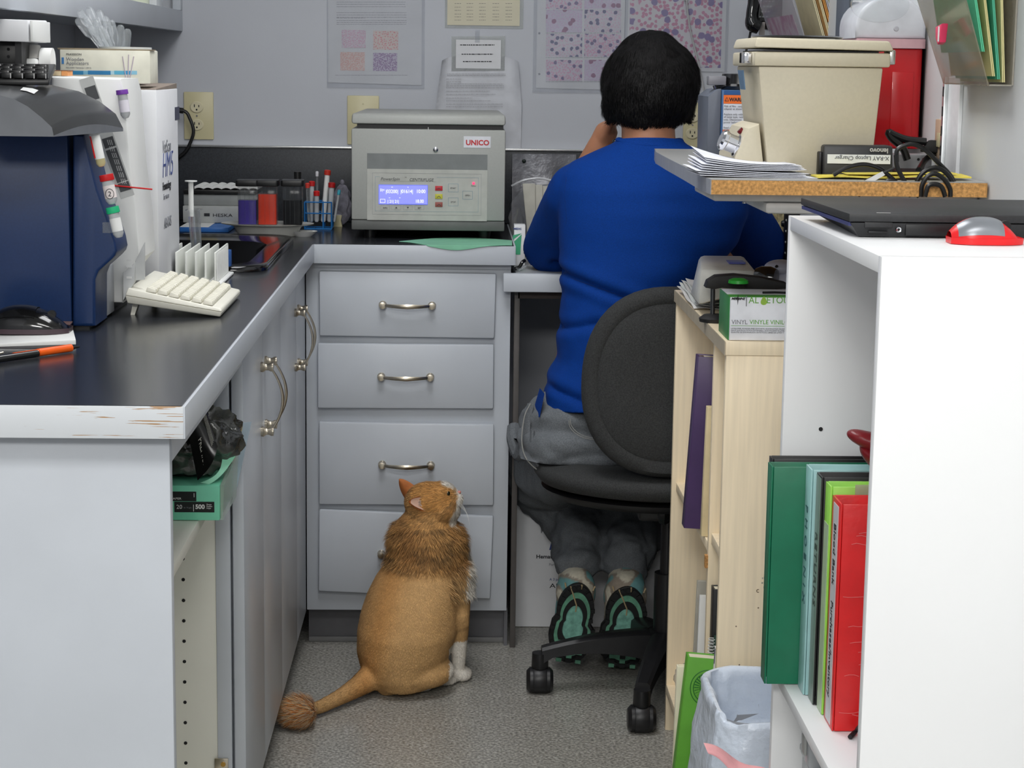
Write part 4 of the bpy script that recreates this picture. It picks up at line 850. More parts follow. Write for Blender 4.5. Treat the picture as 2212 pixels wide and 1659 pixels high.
# C: small laminated card
t = wallsheet('laminated_card', 'small crinkled laminated card taped below the yellowed chart', 'paper', 975, 80, 1091, 154, LAM, Y=YW_-.004, tilt=-.003)
for k, y in enumerate((98, 118, 134)): lines(t, [(994+k*3, 1068-k*3, y)], YF1-.0046, INK, .0022)
part('tape', MB().box(PY(1026, 90, YW_).x, PY(1036, 90, YW_).x, YW_-.0056, YW_-.0052, PY(1030, 92, YW_).z, PY(1030, 64, YW_).z), SHEET, t)
part('inner_card', MB().box(PY(985, 90, YW_).x, PY(1082, 90, YW_).x, YW_-.0051, YW_-.0049, PY(1030, 148, YW_).z, PY(1030, 86, YW_).z), PAPER, t)
# D: curled letter
sh0 = PY(940, 320, YW_-.004); sh1 = PY(1128, 120, YW_-.004)
t = thing('curled_letter', 'white typed letter curling off the wall behind the centrifuge', 'paper', (sh0.x, YB, sh0.z))
def let(u, v):
    k = (max(0, 1-u/.16)**2*v*.03+max(0, (u-.86)/.14)**2*v*.02)
    x = sh0.x+(sh1.x-sh0.x)*u + (.028*max(0, (v-.45))*(1-u)**6 - .02*max(0, v-.5)*u**6)
    return V((x, YW_-.004-k, sh0.z+(sh1.z-sh0.z)*v - .03*max(0, u-.75)*v*0 - abs(u-.5)**3*.12*v))
part('sheet', MB().sheet(let, 24, 16, .0003, (0, -1, 0)), mat('curled paper', (198, 200, 206), .75), t, 60)
lines(t, [(966, 1092, y) for y in (160, 163)]+[(964, 998, 171), (964, 996, 177)]+[(964, 1088, y) for y in (182, 186, 190)]+[(964, 1058, 197), (964, 1070, 204), (964, 1020, 212), (964, 1060, 218), (964, 1086, 225), (964, 1086, 231)], YW_-.0092, mat('faint print', (158, 158, 162), .7), .0012)
# E, F: blood cell posters
t = wallsheet('cell_chart', 'white-bordered blood cell chart with eight framed panels, left of the head', 'poster', 1158, -80, 1352, 190, PAPER, tilt=.003)
CM = [cells('cell panel a', (198, 188, 204), (206, 150, 178), 190, .34, (84, 62, 126), 60, .24), cells('cell panel b', (194, 186, 206), (196, 168, 200), 200, .3, (130, 60, 110), 42, .22, 3), cells('cell panel c', (200, 194, 206), (206, 168, 190), 170, .26, (40, 40, 110), 62, .26, 6)]
for j, (y0, y1) in enumerate(((-40, 19), (22, 69), (74, 122), (130, 174))):
    for i, (x0, x1) in enumerate(((1179, 1258), (1262, 1342))):
        a, b = PY(x0, y1, YF1), PY(x1, y0, YF1); part('chart_panel', MB().box(a.x, b.x, YF1-.0004, YF1-.0001, a.z, b.z), CM[(i+j) % 3 if j else i], t)
        lines(t, [(x0, x1, y1+3)], YF1, GREYINK, .0012)
part('sleeve', MB().box(PY(1153, 0, YW_).x, PY(1352, 0, YW_).x, YW_-.0030, YW_-.0026, PY(1200, 200, YW_).z, PY(1200, -80, YW_).z), SHEET, t)
for y in (72, 160): part('punch_hole', MB().cyl(PY(1165, y, YF1), PY(1165, y, YF1-.0004), .0028, n=14), mat('punch grey', (140, 142, 150), .7), t)
t = wallsheet('cell_poster', 'glossy pink and purple blood cell poster, right of the head', 'poster', 1354, -80, 1572, 150, PAPER, tilt=.003)
a, b = PY(1358, 144, YF1), PY(1563, -70, YF1)
part('cell_picture', MB().box(a.x, b.x, YF1-.0004, YF1-.0001, a.z, b.z), cells('poster cells', (204, 198, 204), (186, 106, 142), 92, .36, (96, 66, 142), 36, .27, 2), t)
part('sleeve', MB().box(PY(1350, 0, YW_).x, PY(1575, 0, YW_).x, YW_-.0030, YW_-.0026, PY(1400, 154, YW_).z, PY(1400, -80, YW_).z), SHEET, t)
# outlets
IV = mat('ivory wall plate', (204, 196, 158), .35, n=(10, .02))
def outlet(name, lb, x0, y0, x1, y1, duplex=True, cat='outlet'):
    a, b = PY(x0, y1, YB-.003), PY(x1, y0, YB-.003); t = thing(name, lb, cat, ((a.x+b.x)/2, YB, a.z))
    part('cover_plate', MB().box(a.x, b.x, YB-.006, YB-.0005, a.z, b.z, .003), IV, t)
    if duplex:
        cx = a.x+(b.x-a.x)*.44; h = b.z-a.z
        for k in (.68, .31):
            cz_ = a.z+h*k
            f = part('socket', MB().lathe((cx, YB-.0061, cz_), [(0, .003), (.0145, .003), (.017, .001), (.017, 0)], 28, axis=(0, -1, 0), sy=.85), mat('ivory socket', (212, 204, 172), .3), t)
            for dx, hh_ in ((-.0055, .007), (.0055, .0055)): part('slot', MB().box(cx+dx-.0011, cx+dx+.0011, YB-.0095, YB-.009, cz_, cz_+hh_), HOLE, f)
            part('ground_hole', MB().cyl((cx, YB-.0095, cz_-.006), (cx, YB-.009, cz_-.006), .0022, n=12), HOLE, f)
        part('screw', MB().cyl((cx, YB-.0075, a.z+h*.5), (cx, YB-.006, a.z+h*.5), .0022, n=12), mat('steel', (190, 192, 196), .2, 1), t)
    else: part('screw', MB().cyl(((a.x+b.x)/2, YB-.0075, b.z-.02), ((a.x+b.x)/2, YB-.006, b.z-.02), .0022, n=12), IV, t)
    return t
outlet('wall_outlet', 'ivory duplex outlet beside the tall white carton', 398, 199, 461, 301)
outlet('blank_wall_plate', 'plain ivory wall plate half hidden behind the centrifuge', 750, 207, 819, 312, False)
outlet('wall_outlet', 'ivory outlet behind the persons right ear and grey instrument', 1474, 222, 1523, 318)
cd = thing('power_cable', 'black cable curving from behind the tall carton across outlet edge', 'cable', tuple(PY(405, 260, YB-.02)))
part('cable_jacket', MB().tube([PY(x, y, YB-.03) for x, y in ((360, 236), (398, 240), (410, 256), (418, 282), (412, 306), (398, 330), (370, 350))], .0042, 10, 5), BLACK, cd)
part('plug_sleeve', MB().cyl(PY(385, 238, YB-.03), PY(396, 239.5, YB-.03), .007), BLACK, cd)
cw = thing('white_cable', 'thin grey-white cable hanging down over the right cell poster', 'cable', tuple(PY(1525, 250, YB-.02)))
part('cable_jacket', MB().tube([PY(x, y, YB-.016) for x, y in ((1480, -60), (1484, 10), (1490, 60), (1502, 110), (1514, 160), (1522, 210), (1524, 262))], .0022, 8, 5), mat('cable pale', (168, 168, 170), .5), cw)
part('cable_clip', MB().box(PY(1480, 0, YB-.012).x-.003, PY(1480, 0, YB-.012).x+.005, YB-.019, YB-.0045, PY(1484, -2, YB-.01).z-.003, PY(1484, -2, YB-.01).z+.003), WHITE, cw)
# ================================================================== things on the desk right of centrifuge
hp = thing('grey_plastic_bag', 'shiny grey plastic bag pinned to the backsplash right of centrifuge', 'bag', tuple(PY(1105, 500, YB-.03)))
a, b = PY(1104, 560, YB-.04), PY(1245, 334, YB-.04)
part('bag_film', MB().sheet(lambda u, v: V((a.x+(b.x-a.x)*u, YB-.034-.028*(1-v)**1.5-.006*sin(u*9+v*4)*(1-v), DZ+.004+(b.z-DZ-.004)*v)), 24, 18, .0006, (0, -1, 0)), mat('silvery grey film', (112, 113, 118), .28, .35, n=(14, .2), bump=(12, .5, .01)), hp, 70)
part('pin', MB().ell(PY(1132, 348, YB-.043), (.005, .004, .005), sub=2), mat('green black pin', (20, 34, 28), .4), hp)
cb_ = thing('clear_bag', 'crumpled clear bag of supplies on the desk under the grey bag', 'bag', tuple(PY(1140, 560, 4.72)))
rb = random.Random(11); me = MB(); q = PY(1165, 480, 4.71); me.ell((q.x, 4.71, DZ+.085), (.075, .03, .078), sub=4)
for v in me.bm.verts: nn = noise.noise(v.co*38); v.co += (v.co-V((q.x, 4.71, DZ+.085))).normalized()*nn*.016
part('film', me, mat('clear crinkle', (196, 198, 204), .08, trans=.7, alpha=.38, spec=1), cb_, 70)
part('zip_edge', MB().tube([PY(x, y, 4.70) for x, y in ((1105, 402), (1130, 390), (1165, 385), (1200, 392))], .0028, 8, 4), mat('clear zip', (214, 216, 220), .1, alpha=.8), cb_)
pt_ = thing('paper_towels', 'stack of folded grey-white tissues standing behind the persons arm', 'tissue', tuple(PY(1160, 490, 4.66)))
for k, (x0, x1) in enumerate(((1128, 1156), (1146, 1172), (1160, 1186))):
    a, b = PY(x0, 396+k*3, 4.655+k*.006), PY(x1, 396+k*3, 4.655); c, d = PY(x0+14, 490, 4.655), PY(x1+2, 490, 4.655)
    y_ = 4.645+k*.008
    part('sheet', MB().hexa([(c.x, y_, DZ+.02), (d.x, y_, DZ+.02), (d.x, y_+.006, DZ+.02), (c.x, y_+.006, DZ+.02), (a.x, y_, a.z), (b.x, y_, b.z), (b.x, y_+.006, b.z), (a.x, y_+.006, a.z)], .002), mat('tissue', (190, 188, 178), .85), pt_)
part('holder', MB().box(PY(1132, 500, 4.65).x, PY(1190, 500, 4.65).x, 4.64, 4.672, DZ+.0002, DZ+.0198, .002), LG, pt_)
gb = thing('medicine_carton', 'small white carton with green swoosh on the desk edge', 'box', tuple(PY(1120, 560, 4.40)))
a, b = PY(1106, 560, 4.40), PY(1135, 486, 4.40)
part('carton_body', MB().box(a.x+.004, b.x, 4.40, 4.44, DZ+.0003, b.z, .001), CARD, gb)
gq = MB(); yy = 4.3993
P_ = lambda x, y: PY(x, y, yy)
gq.poly([P_(1108, 518), P_(1108, 508), P_(1127, 504)]); gq.poly([P_(1110, 522), P_(1127, 506), P_(1124, 550), P_(1114, 550)])
part('green_swoosh', gq, mat('green swoosh', (70, 172, 128), .5), gb, None)
text('lettering', 'MEDIC', .006, BLUEINK, gb, PY(1109.5, 496, yy), off=.0002)
bt_ = thing('small_vial', 'small clear vial with dark band on the desk behind the carton', 'vial', tuple(PY(1122, 480, 4.6)))
q = PY(1122, 470, 4.55); part('glass', MB().lathe((q.x, 4.55, DZ), [(0, 0), (.012, 0), (.012, .095), (.006, .11), (.006, .118)], 20), JG, bt_); part('dark_label', MB().lathe((q.x, 4.55, DZ), [(.0123, .058), (.0123, .082)], 20), mat('label slate', (58, 74, 92), .5), bt_)
pb = thing('tape_roll', 'small clear and black clip lying at the desk edge by the elbow', 'clip', tuple(PY(1125, 585, 4.3)))
q = PY(1124, 583, 4.29)
part('clip_body', MB().tube([(q.x-.012, 4.29, DZ+.004), (q.x-.002, 4.292, DZ+.008), (q.x+.004, 4.295, DZ+.018), (q.x+.010, 4.30, DZ+.022)], .004, 8, 4), GB, pb)
part('clip_arm', MB().tube([(q.x-.010, 4.285, DZ+.006), (q.x+.0, 4.283, DZ+.004), (q.x+.012, 4.284, DZ+.012)], .0025, 8, 4), GLASS, pb)
# ================================================================== bag and copy paper in the open bay
a, b = PY(368, 1118, YR), PY(474, 1040, YR)
zs0 = ZSH+.0006
rm = thing('paper_ream', 'mint green wrapped paper ream with black labels on the bay shelf', 'paper ream', (a.x, YR, zs0))
RG = mat('mint wrap glossy', (122, 214, 178), .22, n=(20, .05), bump=(30, .3, .003)); zt_r = zs0+.052
xr_r = b.x
part('wrapped_stack', MB().box(xr_r-.215, xr_r, YR, YR+.17, zs0, zt_r, .002), RG, rm)
LBK = mat('black label', (28, 32, 32), .35)
z_ = lambda y: PY(420, y, YR).z
def lab(x0, y0, x1, y1, m, d=.0008, name='label'):
    a, b = PY(x0, y1, YR), PY(x1, y0, YR); return part(name, MB().box(a.x, b.x, YR-d, YR-.0001, a.z, b.z), m, rm)
kz = (zt_r-zs0)
lab(377, 1084, 463, 1106, LBK); lab(362, 1062, 424, 1082, LBK)
text('lettering', '20', .0085, WHITE, rm, PY(381, 1099, YR-.0012)); text('lettering', '500', .0090, WHITE, rm, PY(422, 1099, YR-.0012), off=.0003); text('lettering', '|', .011, WHITE, rm, PY(416, 1101, YR-.0012))
text('lettering', 'Sheets\nFeuilles\nHojas', .0028, WHITE, rm, PY(446, 1091, YR-.0012)); text('lettering', 'lb / 75 g/m', .0026, GREYINK, rm, PY(397, 1098, YR-.0012))
text('lettering', '1', .0085, WHITE, rm, PY(416, 1074, YR-.0012)); text('lettering', 'PAPER', .0042, WHITE, rm, PY(369, 1079, YR-.0012), sx=1.3)
fl = MB(); f0, f1, f2, f3 = PY(432, 1043, YR+.01), PY(452, 1046, YR+.01), PY(514, 977, YR+.06), PY(480, 970, YR+.06)
fl.sheet(lambda u, v: (f0.lerp(f1, u)).lerp(f3.lerp(f2, u), v)+V((.012*sin(pi*v)*(1-u), -.01*sin(pi*v), -.006*sin(pi*v))), 6, 10, .0006, (0, -1, 0))
part('lifted_flap', fl, mat('mint paper', (150, 222, 188), .5), rm, 60)
cl = MB(); g0, g1 = PY(474, 1118, YR+.01), PY(512, 990, YR+.10)
cl.hexa([(xr_r+.0005, YR+.004, zs0), (xr_r+.004, YR+.004, zs0), (xr_r+.006, YR+.16, zs0), (xr_r+.0005, YR+.16, zs0), (xr_r+.0005, YR+.004, zt_r), (xr_r+.006, YR+.004, zt_r), (xr_r+.010, YR+.165, zt_r+.02), (xr_r+.0005, YR+.165, zt_r+.01)])
part('loose_film', cl, mat('clear wrap film', (186, 204, 190), .12, alpha=.45, spec=1), rm)
sb_ = thing('sheet_bundle', 'green and white loose sheets in clear film behind the ream', 'paper', (xr_r-.02, YR+.2, zs0))
for k, c in enumerate(((150, 214, 180), (204, 208, 214), (168, 160, 120), (180, 196, 210))):
    x0 = xr_r-.055+k*.013; part('sheet', MB().hexa([(x0-.05, YR+.185, zt_r*0+zs0+.0005+k*.002), (x0+.02, YR+.18, zs0+.0005+k*.002), (x0+.02, YR+.19, zs0+.0005+k*.002), (x0-.05, YR+.195, zs0+.0005+k*.002), (x0-.035, YR+.185, zs0+.085+k*.006), (x0+.044, YR+.18, zs0+.095+k*.006), (x0+.044, YR+.181, zs0+.095+k*.006), (x0-.035, YR+.186, zs0+.085+k*.006)]), mat('loose sheet %d' % k, c, .4), sb_)
bgb = thing('black_plastic_bag', 'black and smoky plastic bag with white print lying on the paper ream', 'bag', (xr_r-.1, YR+.05, zt_r))
rb = random.Random(5)
me = MB(); cbx = V((PY(400, 990, YR+.06).x, YR+.075, zt_r+.055)); me.ell(cbx, (.085, .06, .056), sub=5)
for v in me.bm.verts:
    d = (v.co-cbx).normalized(); v.co += d*(.030*(.5-abs(noise.noise(v.co*24+V((3, 1, 2)))))+.012*(.4-abs(noise.noise(v.co*60))))-d*.012
    v.co.z = max(v.co.z, zt_r+.0006)
part('bag_body', me, mat('smoky black film', (22, 24, 24), .12, n=(22, .9), c2=(84, 86, 80), bump=(30, .6, .008), spec=.9), bgb, 70)
h0, h1, h2, h3 = PY(406, 925, YR+.0), PY(446, 883, YR+.03), PY(471, 963, YR+.0), PY(441, 1040, YR-.01)
fp = MB(); g_ = PY(428, 1036, YR-.008)
fp.sheet(lambda u, v: (h0.lerp(h1, u)).lerp(g_.lerp(h2, u) if v > .5 else (h0.lerp(g_, v)).lerp(h1.lerp(h2, v), u), 0) if False else (h0.lerp(g_, v)).lerp(h1.lerp(h2, v), u)+V((.006*sin(pi*u), -.008*sin(pi*u)-.006, 0)), 12, 16, .0006, (0, -1, 0))
def bagprint():
    m = mat('black printed film', (20, 21, 21), .2, n=(40, .1)); return m
fpo = part('printed_panel', fp, bagprint(), bgb, 60)
u_ = (g_-h0).normalized(); w2 = (h1-h0).normalized(); nrm = u_.cross(w2).normalized()
if nrm.y > 0: nrm = -nrm
o_ = h0.lerp(g_, .38).lerp(h1.lerp(h2, .38), .42)+V((0, -.0175, 0))
text('lettering', 'PREMIUM', .0125, mat('bag print', (190, 190, 180), .4), bgb, o_, ux=u_, uy=w2, sx=.85)
rr = MB()
for i in range(26):
    for j in range(4):
        p = h0.lerp(g_, .05+.72*i/26).lerp(h1.lerp(h2, .05+.72*i/26), .74+.055*j)+V((.006*sin(pi*(.74+.055*j)), -.008*sin(pi*(.74+.055*j))-.0085, 0)); rr.cyl(p, p+V((0, -.0004, 0)), .0006, n=6)
o = part('dot_print', rr, mat('bag print', (190, 190, 180), .4), bgb, None); o['kind'] = 'stuff'
# ================================================================== beige bookcase
BW = mat('maple laminate', (248, 230, 198), .45, n=(9, .05), stretch=(14, 14, .6)); BWE = mat('maple laminate shaded edge band', (186, 174, 152), .5)
BX = .43; BY0, BY1, BYP = 3.022, 3.735, 3.205; BZ = .884; BX1 = XR-.006
bcs = thing('bookcase', 'beige maple laminate bookcase with two bays open towards the aisle', 'bookcase', ((BX+BX1)/2, 3.38, 0))
part('top_board', MB().box(BX-.002, BX1, BY0-.003, BY1+.003, BZ-.022, BZ, .001), BW, bcs)
tpe = part('top_edge_band', MB().box(BX-.0035, BX-.0022, BY0-.003, BY1+.003, BZ-.022, BZ-.0003), BWE, bcs)
part('near_panel', MB().box(BX, BX1, BY0, BY0+.016, .0, BZ-.0225, .0006), BW, bcs)
part('far_panel', MB().box(BX, BX1, BY1-.016, BY1, .0, BZ-.0225, .0006), BW, bcs)
part('middle_panel', MB().box(BX+.006, BX1, BYP, BYP+.016, .095, BZ-.0225, .0006), BW, bcs)
part('back_board', MB().box(BX1-.006, BX1-.001, BY0+.0165, BY1-.0165, .095, BZ-.0225), BW, bcs)
part('bottom_board', MB().box(BX, BX1-.001, BY0+.0165, BY1-.0165, .075, .0945, .0006), BW, bcs)
zf = PX(1490, 1118, BX).z
part('far_shelf', MB().box(BX+.008, BX1-.0065, BYP+.0165, BY1-.0165, .490, .507, .0006), BW, bcs)
part('near_shelf', MB().box(BX+.010, BX1-.0065, BY0+.0165, BYP-.0005, .512, .530, .0006), BW, bcs)
part('raw_particle_end', MB().box(BX+.001, BX+.0075, BYP+.001, BYP+.014, .468, .4895), mat('raw particleboard', (190, 140, 84), .85, n=(300, .35)), bcs)
for x, y, s_ in ((1672, 1217, 'o'), (1633, 1280, 'c')): text('pencil_mark', s_, .012, mat('pencil', (120, 100, 80), .8), bcs, PY(x, y, BY0-.0004))
_r = random.Random(4); _m = MB()
for y in (1246, 1256, 1266):
    x = 1645+_r.randint(0, 4)
    while x < 1668: _w = _r.uniform(1.5, 3.5); a, b = PY(x, y+5, BY0-.0003), PY(x+_w, y, BY0-.0003); _m.box(a.x, b.x, BY0-.0004, BY0+.0001, a.z, b.z-_r.uniform(0, .0015)); x += _w+1.6
part('stamp_mark', _m, mat('stamp', (168, 166, 150), .8), bcs, None)
for x, y in ((1663, 1224), (1638, 1313), (1590, 1353), (1597, 1436)): part('scuff', MB().cyl(PY(x, y, BY0-.0003), PY(x, y, BY0+.0002), .0013, n=8), mat('pencil', (120, 100, 80), .8), bcs)
# things in the bookcase
def lean(name, label, cat, q, th, dx, m, parts=None, group=None):
    """slab standing in a bay: q = (top-left px, bottom-left px), Y near face"""
    return None
def slab(name, label, cat, tl, bl, Y, th, W, m, edge=None, group=None, lift=0, z0=None, cover=.0025, page=None, flipcorner=0):
    a, b = PY(*tl, Y), PY(*bl, Y)
    if z0 is not None: b = b + (a-b)*((z0-b.z)/(a.z-b.z))
    up_ = (a-b); L = up_.length; up_.normalize(); rt = V((up_.z, 0, -up_.x)); t = thing(name, label, cat, tuple(b+rt*W/2+V((0, th/2, 0))), group=group)
    def P(u, v, w_): return b+rt*u+up_*v+V((0, w_, 0))
    def bx(u0, u1, v0, v1, w0, w1, bev=.0008):
        return MB().hexa([P(u0, v0, w0), P(u1, v0, w0), P(u1, v0, w1), P(u0, v0, w1), P(u0, v1, w0), P(u1, v1, w0), P(u1, v1, w1), P(u0, v1, w1)], bev)
    part('front_cover', bx(0, W, 0, L, 0, cover), m, t); part('back_cover', bx(0, W, 0, L, th-cover, th), m, t); part('spine', bx(-.0006, cover, 0, L, cover*.4, th-cover*.4, .0004), m, t)
    part('pages', bx(cover+.0005, W-.004, .003, L-.0022, cover+.0003, th-cover-.0003, 0), page or mat('page block', (222, 214, 190), .8, n=(3, .02), stretch=(1, 400, 1)), t)
    t['L'] = L; return t, P
PUR = mat('purple vinyl', (70, 46, 96), .35)
t, P = slab('purple_binder', 'dark purple binder leaning in the far bay of the bookcase', 'binder', (1509, 770), (1481, 1106), 3.33, .035, .24, PUR, z0=.508)
part('metal_corner', MB().box(P(.004, t['L']-.004, .003).x, P(.012, t['L']-.004, .003).x, 3.334, 3.36, P(0, t['L']-.004, 0).z-.003, P(0, t['L']-.002, 0).z), mat('steel', (190, 192, 196), .2, 1), t)
slab('cream_folder', 'cream manila folder standing between purple binder and middle panel', 'folder', (1529, 880), (1516, 1150), 3.27, .02, .22, mat('manila', (226, 208, 166), .7), z0=.508)
slab('clear_document_sleeve', 'pale translucent document sleeve in lower far bay of bookcase', 'folder', (1507, 1255), (1497, 1440), 3.42, .008, .2, mat('translucent sleeve', (196, 192, 180), .3, alpha=.6), z0=.096)
slab('white_booklet', 'thin white booklet standing upright in lower far bay', 'booklet', (1513, 1288), (1506, 1440), 3.36, .012, .2, WHITE, z0=.096)
t, P = slab('black_binder', 'black binder standing in the lower near bay of the bookcase', 'binder', (1542, 1273), (1538, 1400), 3.165, .03, .2, mat('black vinyl', (26, 26, 28), .4), z0=.096)
t, P = slab('spiral_notebook', 'spiral notebook with white wire coil beside the black binder', 'notebook', (1545, 1376), (1540, 1450), 3.145, .012, .2, mat('dark green card', (28, 62, 50), .5), z0=.096)
L_ = t['L']
for k in range(6):
    c_ = P(-.004, L_-.006-k*.0055, .006); part('coil', MB().tube([(c_.x+.006*cos(i*pi/6), c_.y+.007*sin(i*pi/6), c_.z+.001*i/12) for i in range(13)], .0007, 6), WHITE, t)
slab('white_notebook', 'white-tabbed notebook edge above the spiral coil', 'notebook', (1551, 1373), (1546, 1450), 3.132, .008, .18, WHITE, z0=.096)
t, P = slab('patterned_magazine', 'white magazine with navy and red print leaning by the liner bag', 'magazine', (1546, 1398), (1527, 1659), 3.045, .009, .2, mat('magazine', (220, 216, 214), .4), z0=.096)
L_ = t['L']
for v0, v1, c in ((.9, .99, (60, 62, 84)), (.72, .80, (52, 52, 76)), (.60, .64, (206, 40, 40)), (.45, .47, (90, 90, 100)), (.36, .37, (60, 60, 70)), (.2, .23, (90, 40, 60))):
    part('print_block', MB().hexa([P(-.0012, L_*v0, .0006), P(.05, L_*v0, -.0006), P(.05, L_*v0, -.0002), P(-.0004, L_*v0, .007), P(-.0012, L_*v1, .0006), P(.05, L_*v1, -.0006), P(.05, L_*v1, -.0002), P(-.0004, L_*v1, .007)]), mat('mag %d %d' % (c[0], c[2]), c, .5), t)
GB2 = mat('bright green book cloth', (96, 166, 52), .5, bump=(900, .2, .0003))
t, P = slab('green_book', 'bright green hardback book with round dark emblem leaning out of bookcase', 'book', (1487, 1419), (1455, 1690), 3.062, .03, .19, GB2, z0=.096)
L_ = t['L']; EM = mat('dark green stamp', (38, 112, 44), .5)
ec = PY(1527, 1486, 3.0615)
q = MB()
for k in range(28):
    a_ = k*2*pi/28; d0, d1 = (.013, .021)
    q.hexa([(ec.x+d0*cos(a_)-.0006, ec.y-.0004, ec.z+d0*sin(a_)*1.1), (ec.x+d1*cos(a_)-.0008, ec.y-.0004, ec.z+d1*sin(a_)*1.1), (ec.x+d1*cos(a_)+.0008, ec.y-.0004, ec.z+d1*sin(a_)*1.1+.0016), (ec.x+d0*cos(a_)+.0006, ec.y-.0004, ec.z+d0*sin(a_)*1.1+.0008)]+[(ec.x+d0*cos(a_)-.0006, ec.y+.0001, ec.z+d0*sin(a_)*1.1), (ec.x+d1*cos(a_)-.0008, ec.y+.0001, ec.z+d1*sin(a_)*1.1), (ec.x+d1*cos(a_)+.0008, ec.y+.0001, ec.z+d1*sin(a_)*1.1+.0016), (ec.x+d0*cos(a_)+.0006, ec.y+.0001, ec.z+d0*sin(a_)*1.1+.0008)])
for r_ in (.0115, .0225, .0275): q.tube([(ec.x+r_*cos(a*pi/20), ec.y-.0003, ec.z+1.1*r_*sin(a*pi/20)) for a in range(41)], .0007, 5)
q.cyl((ec.x, ec.y+.0002, ec.z), (ec.x, ec.y-.0004, ec.z), .007, n=20)
part('emblem', q, EM, t, None)
slab('cream_book', 'worn cream paperback leaning behind the bright green book', 'book', (1464, 1440), (1452, 1690), 3.11, .014, .16, mat('cream paper cover', (228, 222, 196), .7), z0=.096)
sb2 = thing('bubble_wrap', 'clump of clear bubble wrap on the bottom board of the far bay', 'wrap', (.47, 3.62, .095))
me = MB(); me.ell((.475, 3.60, .135), (.04, .05, .04), sub=4)
for v in me.bm.verts: v.co += (v.co-V((.475, 3.6, .135)))*.35*noise.noise(v.co*60); v.co.z = max(v.co.z, .0955)
part('film', me, mat('bubble film', (190, 184, 172), .1, alpha=.5, spec=1), sb2, 60); part('tail_fold', MB().sheet(lambda u, v: V((.44+.05*u, 3.46+.1*v, .0965+.012*sin(u*5+v*7)**2)), 10, 10, .0008), mat('bubble film', (190, 184, 172), .1, alpha=.5, spec=1), sb2, 60)
# ------------------------------------------------------------------ on the bookcase
GY = 3.028
a, b = PY(1574, 727, GY), PY(1574, 641, GY)
gx = thing('glove_box', 'green and white box of vinyl gloves on the bookcase top', 'box', (a.x+.11, GY+.06, BZ))
GW = mat('glove box white', (232, 234, 240), .4); GG = mat('glove box green', (44, 136, 66), .4)
gx0, gx1 = a.x, a.x+.235; gz0, gz1 = BZ+.0006, b.z; gyb = GY+.115
part('carton_body', MB().box(gx0+.001, gx1, GY+.001, gyb, gz0, gz1-.0005, .001), GW, gx)
part('green_end', MB().box(gx0-.0005, gx0+.0009, GY+.004, gyb, gz0, gz1, .0004), GG, gx)
part('green_top_band', MB().box(gx0, gx1, GY+.001, GY+.03, gz1-.0004, gz1+.0004), mat('lime band', (70, 170, 50), .4), gx)
part('white_front', MB().box(gx0+.0015, gx1-.001, GY-.0006, GY+.0009, gz0+.001, gz1-.001, .0004), GW, gx)
part('torn_opening', MB().tube([(gx0+.06+.02*k, GY+.052+.004*(k % 2), gz1+.001) for k in range(8)], .0022, 6), MATTE, gx)
PG = mat('print green', (110, 172, 70), .5); yg = GY-.0010
text('lettering', 'AL', .0152, PG, gx, PY(1617, 655, yg), sx=.92); text('lettering', 'ETOUCH', .0152, PG, gx, PY(1655, 655, yg), sx=.92)
dr = PY(1650, 651, yg); part('leaf_drop', MB().prism([(dr.x+.0045*cos(a_)*(1-.5*sin(a_)), dr.z+.001+.0068*sin(a_)) for a_ in [i*pi/12 for i in range(24)]], 'y', yg, yg+.0004), mat('drop yellow green', (150, 190, 70), .5), gx)
text('lettering', 'VINYL', .0098, GREYINK, gx, PY(1580, 700, yg), sx=.95); text('lettering', 'VINYLE VINILO', .0098, PG, gx, PY(1619, 700, yg), sx=.95)
part('rule', MB().box(PY(1579, 703, yg).x, gx1-.01, yg, yg+.0003, PY(1579, 704, yg).z, PY(1579, 703.2, yg).z), PG, gx)
text('lettering', 'MEDLINE', .0052, INK, gx, PY(1580, 647.5, yg), shear=.3, off=.0002); text('lettering', '|', .018, GREYINK, gx, PY(1609, 656, yg))
st_ = PY(1594, 645, yg); q = MB()
for dx, dz in ((.011, 0), (0, .007), (-.011, 0), (0, -.010)):
    n2 = V((dz, 0, dx)).normalized()*.0011; q.hexa([(st_.x-n2.x, yg, st_.z-n2.z), (st_.x+n2.x, yg, st_.z+n2.z), (st_.x+dx, yg, st_.z+dz), (st_.x+dx-n2.x*.1, yg, st_.z+dz), (st_.x-n2.x, yg+.0002, st_.z-n2.z), (st_.x+n2.x, yg+.0002, st_.z+n2.z), (st_.x+dx, yg+.0002, st_.z+dz), (st_.x+dx-n2.x*.1, yg+.0002, st_.z+dz)])
part('star_mark', q, INK, gx, None)
text('small_print', 'LATEX-FREE, POWDER-FREE SYNTHETIC EXAMINATION GLOVES\nGANT D\u2019AUSCULTATION EXTENSIBLE, SANS POUDRE NI LATEX\nGUANTES DE EXAMINACION SINTETICOS, LIBRES DE LATEX Y POLVO', .0030, GREYINK, gx, PY(1579, 711, yg))
pp = thing('paper_stack', 'small stack of crumpled white papers at far end of bookcase top', 'paper', (.45, 3.62, BZ))
for k in range(5): part('sheet', MB().sheet(lambda u, v, k=k: V((BX-.004+k*.004+.10*u, 3.42+.27*v, BZ+.003+k*.0035+.010*u*0+.012*v*(1-u)**2+.0015*sin(u*9+k)+.002*sin(v*11+k*2))), 10, 12, .0008), mat('paper white %d' % (k % 2), (220-6*(k % 2), 218, 216), .7), pp, 60)
dv2 = thing('desktop_instrument', 'off-white slanted instrument with green light behind the glove box', 'instrument', (.52, 3.40, BZ))
a, b = PY(1508, 628, 3.32), PY(1642, 590, 3.32); zt5 = PY(1540, 580, 3.32).z
OW = mat('off white plastic', (206, 206, 200), .35)
DIX0, DIX1 = a.x, b.x-.006
zq = BZ+.019+.0005
